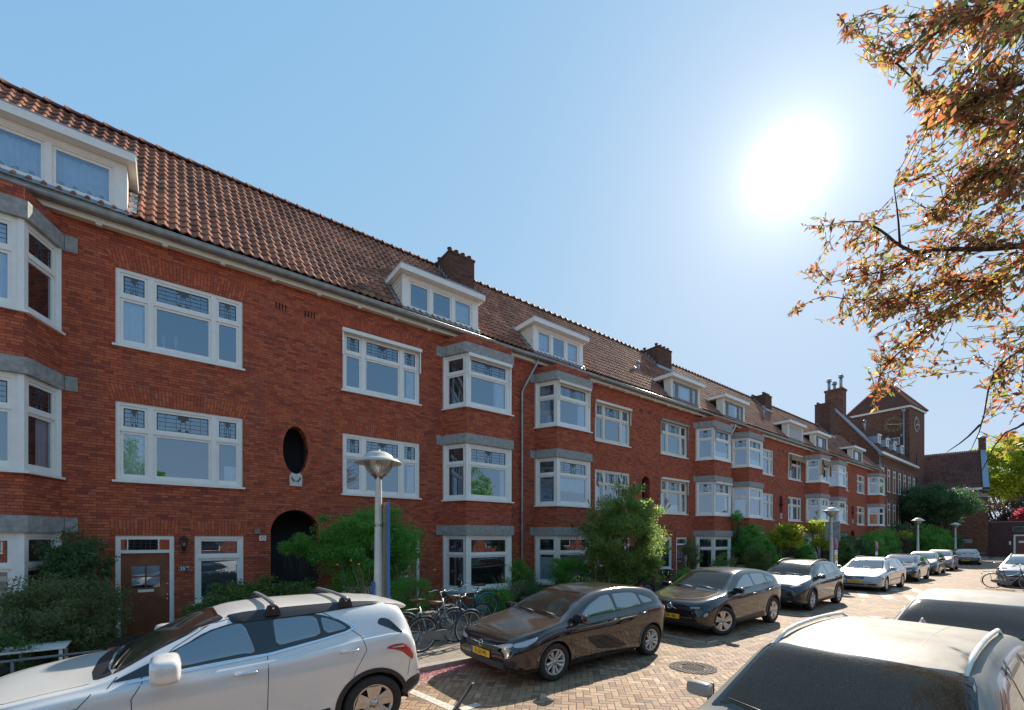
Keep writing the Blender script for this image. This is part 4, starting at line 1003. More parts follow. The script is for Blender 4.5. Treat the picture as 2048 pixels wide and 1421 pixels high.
# ------------------------------------------------------------------ vegetation
def leaf_mesh(name, pts, size, mat, parent, droop=0., dirs=None, wid=.42, jit=.35, seed=1):
    """one small folded blade per point, all in one crown mesh"""
    r = np.random.default_rng(seed); P = np.asarray(pts, dtype=np.float64); n = len(P)
    d = r.normal(size=(n, 3)) if dirs is None else np.asarray(dirs)+r.normal(size=(n, 3))*.45
    d[:, 2] -= droop; d /= np.linalg.norm(d, axis=1)[:, None]+1e-9
    q = r.normal(size=(n, 3)); s = np.cross(d, q); s /= np.linalg.norm(s, axis=1)[:, None]+1e-9; nn = np.cross(d, s)
    L = size*(1+r.uniform(-jit, jit, n))[:, None]; Wd = L*wid*.5
    V = np.empty((n, 4, 3)); V[:, 0] = P; V[:, 1] = P+d*L*.45+s*Wd+nn*L*.06; V[:, 2] = P+d*L; V[:, 3] = P+d*L*.45-s*Wd+nn*L*.06
    me = bpy.data.meshes.new(name); me.vertices.add(n*4); me.vertices.foreach_set('co', V.ravel())
    me.loops.add(n*4); me.loops.foreach_set('vertex_index', np.arange(n*4, dtype=np.int32))
    me.polygons.add(n); me.polygons.foreach_set('loop_start', np.arange(0, n*4, 4, dtype=np.int32)); me.polygons.foreach_set('loop_total', np.full(n, 4, dtype=np.int32))
    me.update(); me.validate(); me.materials.append(mat)
    return link(name, me, parent)
def crown_points(n, c, rad, clumps, cr, rng, lo=.35):
    C = []
    while len(C) < clumps:
        v = rng.normal(size=3); v /= np.linalg.norm(v); rr = rng.uniform(lo, 1.0)**.6
        rr *= .82+.18*math.sin(v[0]*5+v[1]*7+c[0]*3)*math.cos(v[2]*6+c[1])
        p = np.array(c)+v*np.array(rad)*rr
        if p[2] > .12: C.append(p)
    C = np.array(C); k = rng.integers(0, clumps, n); sz = rng.uniform(.5, 1.3, clumps)
    v = rng.normal(size=(n, 3)); v /= np.linalg.norm(v, axis=1)[:, None]; v *= (rng.uniform(0, 1, n)**.45)[:, None]
    P = C[k]+v*(cr*sz[k])[:, None]*np.array([1, 1, .75]); P[:, 2] = np.maximum(P[:, 2], .1)
    return P, C
LM = dict(
    dark=leaf_mat('dark_evergreen_leaves', [(0.045, 0.101, 0.041), (0.072, 0.142, 0.057), (0.101, 0.178, 0.069), (0.061, 0.121, 0.061)], .35),
    yew=leaf_mat('grey_green_needles', [(.09, .13, .055), (.13, .17, .07), (.16, .18, .07), (.10, .135, .055)], .4),
    green=leaf_mat('mid_green_leaves', [(0.069, 0.205, 0.035), (0.108, 0.274, 0.049), (0.157, 0.352, 0.069), (0.088, 0.225, 0.043)], .5),
    laurel=leaf_mat('glossy_laurel_leaves', [(0.040, 0.100, 0.030), (0.080, 0.160, 0.040), (0.140, 0.200, 0.040), (0.060, 0.120, 0.040)], .35, .3),
    lime=leaf_mat('young_yellow_leaves', [(0.200, 0.260, 0.020), (0.300, 0.340, 0.030), (0.140, 0.200, 0.030), (0.360, 0.340, 0.030)], .6),
    buddleia=leaf_mat('butterfly_bush_leaves', [(0.079, 0.150, 0.044), (0.140, 0.229, 0.061), (0.211, 0.299, 0.061), (0.105, 0.150, 0.070), (0.299, 0.386, 0.070)], .55),
    reed=leaf_mat('pale_shoot_leaves', [(0.115, 0.187, 0.058), (0.173, 0.245, 0.072), (0.101, 0.144, 0.043)], .5),
    brown=leaf_mat('brown_hedge_leaves', [(0.070, 0.045, 0.030), (0.100, 0.060, 0.040), (0.060, 0.060, 0.030)], .4),
    pink=leaf_mat('red_maple_leaves', [(0.320, 0.040, 0.060), (0.420, 0.070, 0.090), (0.250, 0.030, 0.050)], .5),
    plum=leaf_mat('plum_leaves', [(.12, .055, .03), (.20, .075, .035), (.36, .10, .05), (.42, .17, .06), (.26, .20, .05), (.14, .19, .04), (.13, .085, .04), (.46, .30, .07), (.09, .08, .035), (.32, .07, .05), (.12, .15, .04)], .62, .35))
def bush(name, label, cat, c, rad, n, size, mat, clumps=60, cr=.32, base=None, stems=6, stem_r=.02, group=None, droop=.0, wid=.42, seed=None, part='foliage', spart='stem'):
    seed = seed or int(abs(c[0]*31+c[1]*17)*10)+3; rng = np.random.default_rng(seed)
    base = base or (c[0], c[1], .1)
    r = empty(name, base, label=label, cat=cat); 
    if group: r['group'] = group
    lc = (c[0]-base[0], c[1]-base[1], c[2]-base[2]); P, C = crown_points(n, (c[0], c[1], c[2]), rad, clumps, cr, rng)
    P = P-np.array(base); leaf_mesh(part, P, size, LM[mat] if isinstance(mat, str) else mat, r, droop=droop, wid=wid, seed=seed)
    b = MB()
    for k in range(stems):
        t = Vector(C[int(rng.integers(0, len(C)))]-np.array(base)); m = t*.5+Vector(rng.normal(size=3)*.12*max(rad))
        m.z = abs(m.z)*.9
        b.tube([(rng.normal()*.05, rng.normal()*.05, -.05), m*.5+Vector((0, 0, m.z*.2)), m, t], [stem_r*1.5, stem_r, stem_r*.7, stem_r*.25], 6)
    for k in range(min(len(C), 26)):
        t = Vector(C[k]-np.array(base)); q = t*.6; b.tube([q, (q+t)/2+Vector(rng.normal(size=3)*.05), t], [stem_r*.4, stem_r*.3, stem_r*.12], 5)
    b.build(spart, M['trunk'], r); return r
G1 = 'shrubs in the front gardens'
bush('yew_shrub', 'broad grey-green yew shrub under the first bay window, left of the brown door', 'shrub', (-1.45, 10.9, .85), (1.15, .95, .85), 30000, .055, 'yew', 190, .22, group=G1, wid=.34)
bush('climbing_shrub', 'tall dark glossy shrub against the wall beside the brown door', 'shrub', (-1.35, 12.15, 1.75), (.62, .42, .85), 9000, .06, 'dark', 60, .20, group=G1)
bush('flower_shrub', 'small leafy shrub with orange and white flowers by the iron railing', 'shrub', (-2.3, 9.9, .55), (.85, .6, .5), 6000, .05, 'laurel', 60, .18, group=G1)
bush('laurel_hedge', 'low clipped laurel hedge in front of the arched porch', 'hedge', (1.65, 10.9, .76), (1.55, .8, .78), 24000, .062, 'laurel', 170, .22, stems=8)
bush('climbing_rose', 'big bright green rose bush behind the nearest street lamp', 'shrub', (4.15, 11.3, 2.0), (1.75, .95, 1.32), 42000, .062, 'green', 230, .27, group=G1, stems=9, stem_r=.016)
bush('climbing_rose', 'leafy rose branch reaching left across the arched porch', 'shrub', (2.75, 11.7, 2.05), (.75, .4, .5), 7000, .05, 'green', 36, .18, group=G1)
bush('feathery_shrub', 'feathery green shrub left of the parked bicycles', 'shrub', (4.6, 9.9, .75), (.75, .5, .75), 9000, .07, 'green', 70, .2, group=G1, wid=.12)
bush('box_hedge', 'low dark hedge with a pale top beside the teal bicycle', 'hedge', (7.2, 10.1, .55), (.9, .5, .45), 8000, .04, 'green', 90, .15)
bush('ivy_shrub', 'dark green shrub at the foot of the grey drainpipe', 'shrub', (9.6, 12.1, .85), (.75, .5, .95), 8000, .06, 'green', 60, .22, group=G1)
bush('low_shrub', 'low dark shrub beside the second bay, behind the roof of the black hatchback', 'shrub', (9.1, 10.7, .55), (1.0, .7, .5), 8000, .055, 'dark', 70, .2, group=G1)
bush('privet_shrub', 'dark green shrub left of the butterfly bush', 'shrub', (11.4, 11.2, .9), (1.0, .8, .95), 11000, .07, 'green', 90, .22, group=G1)
bl = bush('butterfly_bush', 'huge butterfly bush with brown seed heads, its right side lit yellow by the sun', 'shrub', (12.3, 9.65, 2.25), (2.0, 1.45, 2.05), 52000, .095, 'buddleia', 260, .30, group=G1, stems=14, stem_r=.03, wid=.28, droop=.25)
rng = np.random.default_rng(4); b = MB()
for k in range(46):
    v = rng.normal(size=3); v[2] = abs(v[2])*.8+.15; v /= np.linalg.norm(v); p = Vector((v[0]*2.0, v[1]*1.45, 2.15+v[2]*2.05)); q = p+Vector((v[0]*.14, v[1]*.14, .16+.1*rng.random()))
    b.tube([p, (p+q)/2+Vector((0, 0, .03)), q+Vector((.05, 0, -.01))], [.012, .026, .006], 5)
b.build('seed_heads', plain('brown_seed_heads', (.16, .07, .05), .9, var=.3), bl)['kind'] = 'stuff'
bush('low_shrub', 'small bright shrub in front of the dark tarpaulin, left of the bare dark car', 'shrub', (16.6, 9.9, .6), (.8, .6, .55), 6000, .06, 'green', 50, .18, group=G1)
bush('young_tree', 'thin dark leafy tree left of the third bay', 'shrub', (19.6, 11.5, 1.35), (.65, .5, 1.25), 6500, .06, 'yew', 60, .2, group=G1)
bush('low_shrub', 'loose light green shrub under the windows of the third bay', 'shrub', (21.0, 10.6, .8), (.9, .6, .75), 6500, .065, 'reed', 60, .2, group=G1)
bush('shoot_shrub', 'upright pale green shrub behind the dark compact crossover', 'shrub', (24.3, 10.5, 1.05), (1.1, .8, 1.1), 13000, .075, 'reed', 120, .2, group=G1, wid=.25, droop=-.7)
bush('garden_tree', 'dark green small tree behind the upright pale shrub', 'tree', (25.9, 11.7, 2.1), (1.7, .9, 1.1), 14000, .085, 'green', 110, .28, part='crown', spart='trunk', stem_r=.03)
bush('climber', 'thin climber with sparse leaves reaching the sill of the first floor bay', 'shrub', (24.6, 11.8, 3.45), (.7, .3, .35), 1300, .08, 'green', 14, .16, base=(25.1, 12.0, .1))
def lime_tree(px, label, x, y, z, r_):
    t = bush('golden_tree', label, 'tree', (x, y, z), r_, 4600, .12, 'lime', 38, .26, part='crown', spart='trunk', stem_r=.035, droop=.2)
    bush('garden_tree', 'dark green shrub under the %s golden leaved tree' % px, 'shrub', (x+1.6, y+1.6, 1.25), (1.5, .9, 1.2), 12000, .08, 'green', 90, .27, group=G1)
lime_tree('first', 'small tree with golden yellow leaves above the dark crossover', 23.9, 9.0, 2.35, (.95, .7, .85))
lime_tree('second', 'small tree with golden yellow leaves just left of the second street lamp', 28.8, 9.0, 2.4, (1.25, .7, 1.05))
for i, (x, y, z, rx, rz, m_, lb) in enumerate([(30.5, 11.5, 1.5, 1.6, 1.55, 'dark', 'dark shrub between the two golden trees'), (37.4, 10.6, 1.2, 1.5, 1.1, 'laurel', 'olive green shrub right of the second street lamp'),
        (39.8, 11.4, 1.5, 2.0, 1.6, 'dark', 'dark green shrub behind the first no parking sign'), (43.6, 11.4, 1.35, 2.2, 1.5, 'dark', 'dark green shrub behind the roof of the white estate car'), (47.6, 11.2, 1.6, 2.3, 1.6, 'green', 'mid green shrub right of the second no parking sign'),
        (52.0, 11.2, 1.8, 2.6, 1.7, 'green', 'broad mid green shrub under the last bay window'), (56.6, 11.3, 1.7, 2.2, 1.8, 'brown', 'brown leaved shrub at the corner of the terrace'),
        (60.0, 11.8, 2.2, 2.6, 2.4, 'dark', 'dark tall shrub in front of the school wall')]):
    bush('garden_shrub', lb, 'shrub', (x, y, z), (rx, 1.1, rz), 9500, .11, m_, 80, .36, group=G1)
bush('garden_shrub', 'low shrub with a few yellow leaves beside the third street lamp', 'shrub', (53.5, 10.2, 2.6), (1.0, .5, .3), 500, .16, 'lime', 12, .25, group=G1)
# the dark tree and the ivy mass before the hall
def tree(name, label, c, rad, n, size, mat, clumps, cr, base, tr=.25, cat='tree', droop=0, wid=.42):
    return bush(name, label, cat, c, rad, n, size, mat, clumps, cr, base=base, stems=8, stem_r=tr*.5, droop=droop, wid=wid, part='crown', spart='trunk')
tree('yew_tree', 'wide dark evergreen tree with drooping tips before the hall roof', (69.5, 10.8, 6.1), (4.3, 4.6, 2.5), 42000, .24, 'dark', 260, .75, (70, 11, 0), .35, droop=.1, wid=.3)
bush('ivy_mass', 'dense green ivy bush under the wide dark tree', 'shrub', (66.0, 10.4, 1.9), (4.0, 1.8, 2.1), 26000, .16, 'green', 150, .55)
bush('ivy_mass', 'darker shrub mass left of the brick archway of the hall', 'shrub', (72.5, 10.2, 1.7), (4.0, 1.8, 1.9), 16000, .17, 'dark', 110, .6)
tree('lime_tree', 'tall yellow green tree behind the entrance building', (112, 7.6, 13.5), (7.5, 7.5, 6.5), 26000, .50, 'lime', 260, 1.2, (112, 7, 0), .5)
tree('hedge_tree', 'brownish spring tree behind the entrance building', (98, 7.5, 5.5), (4, 3.6, 3.2), 9000, .28, 'brown', 90, .8, (98, 7, 0), .3)
tree('maple_tree', 'small pink red maple above the entrance roof', (94, 4.4, 5.4), (2.2, 2.2, 1.5), 5000, .26, 'pink', 40, .6, (94, 4.4, 0), .2)
tree('street_tree', 'green tree far behind the entrance at the right edge', (120, -2, 9), (9, 9, 7), 16000, .5, 'green', 140, 1.5, (120, -2, 0), .5)
# the opposite side of the street, seen as reflections in panes and paint
for i, (x, z, m_) in enumerate([(-10, 5.0, 'green'), (-2.5, 5.8, 'green'), (7.5, 5.2, 'green'), (20, 6.0, 'green'), (37, 5.0, 'dark')]):
    tree('garden_tree', ['round green tree in the garden across the street, far left', 'dark bushy tree across the street, near the camera', 'green tree across the street, behind the parked white cars', 'broad green tree across the street, mid block', 'dark tree across the street, far end'][i], (x, -7.5, z), (2.7, 2.2, z*.46), 8000, .17, m_, 80, .55, (x, -7.5, 0), .2)
o_ = empty('opposite_terrace', (30, -30, 0), label='red brick terrace across the street with a tiled roof', cat='house')
b = MB(); b.box(-50, 60, -8, 0, 0, 5.2); b.build('wall', M['brick'], o_)
b = MB(); b.quad([(60, .5, 5.2), (-50, .5, 5.2), (-50, -4, 8.5), (60, -4, 8.5)], [(0, 0), (110, 0), (110, 6), (0, 6)]); b.quad([(-50, -8.5, 5.2), (60, -8.5, 5.2), (60, -4, 8.5), (-50, -4, 8.5)], [(0, 0), (110, 0), (110, 6), (0, 6)]); b.build('roof', M['tiles'], o_)
for i in range(22):
    for z0 in (1.0, 3.2): b = MB(); b.box(-48+i*5, -45.6+i*5, 0, .05, z0, z0+1.7); w_ = b.build('window', M['white'], o_); b = MB(); b.quad([(-45.7+i*5, .055, z0+.1), (-47.9+i*5, .055, z0+.1), (-47.9+i*5, .055, z0+1.6), (-45.7+i*5, .055, z0+1.6)]); b.build('pane', M['blackgloss'], w_)

# ------------------------------------------------------------------ the plum tree that leans in from the right
def ray_point(px, py, w):
    """point at forward depth w on the sight line through (px, py) of the 2048 x 1421 view"""
    u = (px-1024)/890; v = (1078-py)/890
    return Vector(((CA+SA*u)*w, (SA-CA*u)*w, 2.25+v*w))
BASE = Vector((5.3, -2.2, .0)); FORK = Vector((5.5, -2.0, 2.3))
pt = empty('plum_tree', BASE, label='purple leaved plum tree leaning in from the right over the parked white cars', cat='tree')
def dep(px, py): return 3.3+.0042*(2048-px)+.0020*py
limbs = [[(2150, 470), (2048, 492), (1960, 500), (1880, 498), (1835, 508), (1795, 490), (1768, 465), (1735, 446), (1700, 442), (1650, 452)],
         [(2150, 480), (2048, 508), (1985, 566), (1900, 618), (1830, 678), (1765, 735), (1745, 800)],
         [(2150, 150), (2048, 160), (1930, 215), (1855, 195), (1815, 145), (1750, 92), (1690, 48)],
         [(2140, 10), (2040, 10), (1960, 15), (1900, 45), (1850, 85), (1815, 115), (1790, 130)],
         [(2180, 330), (2048, 340), (1960, 345), (1900, 385), (1850, 430)],
         [(2150, 620), (2060, 690), (2010, 720), (1980, 760), (1965, 850), (1940, 905)],
         [(1985, 566), (1900, 560), (1800, 600), (1700, 600), (1640, 590), (1580, 628)],
         [(1835, 508), (1780, 540), (1710, 555), (1640, 570)],
         [(2150, 230), (2048, 235), (1960, 250), (1890, 225), (1850, 250)],
         [(1960, 850), (1930, 880), (1893, 905)], [(1800, 490), (1796, 430), (1788, 375)], [(2100, 800), (2048, 850), (2000, 870), (1960, 950)]]
b = MB(); nodes = []
for li, L in enumerate(limbs):
    P = [ray_point(x, y, dep(x, y)) for x, y in L]
    main = li in (0, 1, 2, 3, 4, 5, 8, 11)
    if main: P = [FORK]+[FORK.lerp(P[0], .55)+Vector((0, 0, .5))]+P
    Q = chaikin([tuple(p) for p in P], 1, False); m = len(Q); r0 = {0: .038, 1: .034}.get(li, .024) if main else .014
    b.tube(Q, [max(.0025, r0*(1-i/m)**.9) for i in range(m)], 7)
    nodes += [Vector(q) for q in Q if (Vector(q)-FORK).length > 1.5]
b.tube([(BASE.x, BASE.y, -.1), (BASE.x+.05, BASE.y+.03, 1.2), tuple(FORK), (FORK.x+.2, FORK.y+.1, 3.2)], [.17, .14, .13, .06], 10)
blobs = [(1700, 60, 34, 36), (1735, 95, 36, 22), (1765, 128, 24, 22), (1800, 155, 36, 28), (1832, 190, 30, 34), (1855, 228, 40, 30), (1800, 25, 26, 18), (1842, 40, 44, 26), (1830, 78, 40, 22),
 (1900, 28, 50, 32), (1960, 22, 60, 34), (2020, 40, 50, 60), (1990, 100, 56, 56), (1945, 120, 36, 36), (2030, 160, 40, 80), (1950, 180, 50, 46), (1900, 205, 44, 46), (1875, 240, 46, 28), (1980, 240, 70, 50),
 (1910, 270, 54, 26), (2020, 260, 50, 60), (1842, 335, 48, 20), (1900, 330, 40, 25), (1960, 330, 80, 50), (2020, 350, 50, 60), (1655, 436, 30, 12), (1618, 458, 26, 8), (1700, 440, 28, 14), (1740, 448, 28, 15), (1786, 385, 13, 32), (1802, 428, 24, 12),
 (1742, 498, 50, 34), (1700, 515, 36, 26), (1780, 520, 50, 36), (1830, 545, 56, 36), (1740, 560, 56, 36), (1800, 585, 50, 40), (1690, 572, 34, 18), (1650, 588, 28, 10), (1620, 603, 26, 12), (1585, 628, 22, 8), (1700, 620, 44, 22), (1760, 630, 56, 28),
 (1688, 652, 36, 12), (1900, 450, 56, 44), (1960, 430, 76, 56), (2020, 430, 40, 66), (1920, 398, 50, 28), (1870, 432, 40, 18), (1880, 560, 56, 46), (1940, 560, 64, 46), (2010, 560, 46, 66), (1900, 620, 56, 36), (1960, 625, 56, 26), (2020, 630, 36, 34),
 (1770, 640, 56, 44), (1830, 640, 56, 46), (1800, 700, 56, 38), (1762, 722, 28, 32), (1850, 700, 38, 32), (1782, 750, 44, 26), (1750, 790, 22, 28), (1862, 742, 32, 16), (1812, 762, 28, 16), (1960, 690, 26, 24), (2010, 680, 38, 22), (2020, 732, 38, 30),
 (1985, 760, 30, 16), (2000, 800, 38, 22), (2030, 802, 26, 34), (2030, 872, 26, 26), (1650, 545, 18, 6), (1668, 502, 14, 5), (1600, 545, 14, 6), (1630, 520, 12, 6), (2100, 300, 60, 260), (2110, 640, 60, 260), (2090, 60, 60, 90)]
LP, LD = [], []; rng = np.random.default_rng(21)
for (cx, cy, rx, ry) in blobs:
    nt_ = max(3, int(rx*ry/82)); 
    if cx > 2060: nt_ //= 6
    for _ in range(nt_):
        a = rng.uniform(0, 2*PI); q = math.sqrt(rng.uniform(0, 1)); x, y = cx+rx*q*math.cos(a), cy+ry*q*math.sin(a)
        tip = ray_point(x, y, dep(x, y)+rng.normal()*.42)
        # twig grows from a nearby limb point, leaves along its last part
        near = min(nodes, key=lambda v: (v-tip).length+rng.random()*.25); d = tip-near; L = d.length
        if L < .02: continue
        st = tip-d.normalized()*min(L, .34+.1*rng.random()); mid = (st+tip)/2+Vector(rng.normal(size=3)*.02)
        b.tube([near.lerp(st, .0 if L < .5 else max(.3, 1-.22/L)), st, mid, tip], [.0035, .003, .0026, .0012], 4, cap=False)
        k = int(rng.integers(6, 13))
        for i in range(k):
            f = i/k; p = (st.lerp(mid, f*2) if f < .5 else mid.lerp(tip, f*2-1)); LP.append(tuple(p)); dd = d.normalized()*.7+Vector(rng.normal(size=3)*.55)+Vector((0, 0, -.35)); LD.append(tuple(dd))
b.v = [(v[0]-BASE.x, v[1]-BASE.y, v[2]-BASE.z) for v in b.v]
b.build('trunk', M['trunk'], pt)
print('plum leaves', len(LP))
leaf_mesh('crown', np.array(LP)-np.array(BASE), .075, LM['plum'], pt, dirs=LD, wid=.40, jit=.4, seed=5)

# ------------------------------------------------------------------ cars
def pchip(pts):
    X = [p[0] for p in pts]; Y = [p[1] for p in pts]; n = len(X)
    h = [X[i+1]-X[i] for i in range(n-1)]; d = [(Y[i+1]-Y[i])/h[i] for i in range(n-1)]; m = [d[0]]
    for i in range(1, n-1):
        if d[i-1]*d[i] <= 0: m.append(0)
        else: w1, w2 = 2*h[i]+h[i-1], h[i]+2*h[i-1]; m.append((w1+w2)/(w1/d[i-1]+w2/d[i]))
    m.append(d[-1])
    def f(x):
        if x <= X[0]: return Y[0]
        if x >= X[-1]: return Y[-1]
        i = 0
        while x > X[i+1]: i += 1
        t = (x-X[i])/h[i]; a = 2*t**3-3*t**2+1; b_ = t**3-2*t**2+t; c = -2*t**3+3*t**2; e = t**3-t**2
        return a*Y[i]+b_*h[i]*m[i]+c*Y[i+1]+e*h[i]*m[i+1]
    return f
def body_mesh(S_):
    L, Wd = S_['L'], S_['W']; top, belt, bot = pchip(S_['top']), pchip(S_['belt']), pchip(S_['bot'])
    fl, rl = S_.get('fl', .62), S_.get('rl', .55); k = S_.get('tumble', .36)
    def hw(x):
        w = Wd/2; e = lambda t, lo: lo+(1-lo)*(1-(1-min(1, max(0, t)))**2.6)**(1/2.0)
        return w*min(e(x/fl, S_.get('nose', .70)), e((L-x)/rl, S_.get('tail', .70)))
    xs = []; n = 74
    for i in range(n+1):
        t = i/n; xs.append(L*(t-.055*math.sin(2*PI*t)*1.6/1.6*1.0 if False else .5-.5*math.cos(PI*t)*(.82)-.0))
    xs = [.0+L*((x/L-xs[0]/L)/((xs[-1]-xs[0])/L)) for x in xs]
    V = []; rows = []
    sh = S_.get('shoulder', .045)
    for x in xs:
        w, zt, zb, z0 = hw(x), top(x), belt(x), bot(x); zb = min(zb, zt-.012); zm = z0+(zb-z0)*.52; g = zt-zb
        wb = w*.955-sh*.3; kk = k*min(1, g/.12)
        key = [(0, z0), (w*.45, z0), (w*.84, z0), (w*.95, z0+.035), (w*.975, z0+(zb-z0)*.16), (w*.978, z0+(zb-z0)*.34), (w*.986, zm), (w*1.0, z0+(zb-z0)*.74), (w*.988, zb-(zb-z0)*.10), (w*.968, zb-.022), (wb, zb-.002),
               (wb-.02-kk*g*.30, zb+g*.34), (wb-.03-kk*g*.66, zb+g*.68)]
        we = wb-.04-kk*g; cr = min(.05, .012+.10*g)
        key += [(we-.012, zt-cr*.9), (we-.09*min(1, w), zt-cr*.42), (we*.62, zt-cr*.14), (we*.30, zt-cr*.02), (0, zt)]
        P = chaikin(key, 1, False); ring_ = [(y, z) for y, z in P]; full = ring_+[(-y, z) for y, z in reversed(ring_[1:-1])]
        rows.append([(x, y, z) for y, z in full])
    m = len(rows[0]); b = MB(); V = [p for r in rows for p in r]; F = []
    for i in range(len(rows)-1):
        for j in range(m): F.append((i*m+j, i*m+(j+1) % m, (i+1)*m+(j+1) % m, (i+1)*m+j))
    F.append(tuple(range(m))[::-1]); F.append(tuple((len(rows)-1)*m+j for j in range(m)))
    F = [f[::-1] for f in F]
    b.mesh(V, F); return b, hw, top, belt
class Proj:
    def __init__(s, mb): s.t = BVHTree.FromPolygons([Vector(v) for v in mb.v], mb.f)
    def side(s, x, z, sg, off):
        h = s.t.ray_cast(Vector((x, sg*3, z)), Vector((0, -sg, 0)))
        return h[0]+Vector((0, sg*off, 0)) if h[0] else None
    def top(s, x, y, off):
        h = s.t.ray_cast(Vector((x, y, 3)), Vector((0, 0, -1))); return h[0]+h[1].normalized()*(off if h[1].z > 0 else -off) if h[0] else None
    def front(s, y, z, off):
        h = s.t.ray_cast(Vector((-2, y, z)), Vector((1, 0, 0))); return h[0]+Vector((-off, 0, 0)) if h[0] else None
    def rear(s, y, z, off):
        h = s.t.ray_cast(Vector((9, y, z)), Vector((-1, 0, 0))); return h[0]+Vector((off, 0, 0)) if h[0] else None
def round_poly(poly, r):
    out = []; n = len(poly)
    for i in range(n):
        p, c, q = Vector(poly[i-1]), Vector(poly[i]), Vector(poly[(i+1) % n]); a, d = p-c, q-c
        la, ld = min(r, a.length*.45), min(r, d.length*.45); A, D = c+a.normalized()*la, c+d.normalized()*ld
        for k in range(5): t = k/4; v = A*(1-t)**2+c*2*t*(1-t)+D*t*t; out.append((v.x, v.y))
    return out
def panel(b, pj, poly, fn, off=.004, n=26, m=8, rnd=1, mi=0):
    """a patch laid over the body surface; poly is given in the projection plane"""
    if rnd: poly = round_poly(poly, .05 if rnd < 2 else .07)
    a0, a1 = min(p[0] for p in poly), max(p[0] for p in poly); cols = []
    for i in range(n+1):
        t = i/n; t = .5-.5*math.cos(PI*t); a = a0+(a1-a0)*(.0005+.999*t); zs = []
        for p, q in zip(poly, poly[1:]+poly[:1]):
            if (p[0]-a)*(q[0]-a) <= 0 and p[0] != q[0]: zs.append(p[1]+(q[1]-p[1])*(a-p[0])/(q[0]-p[0]))
        if len(zs) < 2: continue
        cols.append((a, min(zs), max(zs)))
    V = []; ok = True
    for ci, (a, lo, hi) in enumerate(cols):
        for j in range(m+1):
            edge = ci in (0, len(cols)-1) or j in (0, m)
            p = fn(a, lo+(hi-lo)*j/m, off if not edge else -.004)
            if p is None: p = V[-1] if V else Vector((0, 0, 0))
            V.append(p)
    F = []
    for i in range(len(cols)-1):
        for j in range(m): F.append((i*(m+1)+j, (i+1)*(m+1)+j, (i+1)*(m+1)+j+1, i*(m+1)+j+1))
    b.mesh(V, F, mi)
def seam(b, pts, fn, w=.007, off=.0012, sub=10):
    P = []
    for p, q in zip(pts, pts[1:]):
        for i in range(sub): P.append((p[0]+(q[0]-p[0])*i/sub, p[1]+(q[1]-p[1])*i/sub))
    P.append(pts[-1]); V = []; n = 0
    for i, p in enumerate(P):
        q0, q1 = P[max(0, i-1)], P[min(len(P)-1, i+1)]; d = Vector((q1[0]-q0[0], q1[1]-q0[1])); d.normalize(); nx, nz = -d.y*w/2, d.x*w/2
        a, c = fn(p[0]+nx, p[1]+nz, off), fn(p[0]-nx, p[1]-nz, off)
        if a is None or c is None: continue
        V += [a, c]; n += 1
    b.mesh(V, [(2*i, 2*i+1, 2*i+3, 2*i+2) for i in range(n-1)], sm=False)
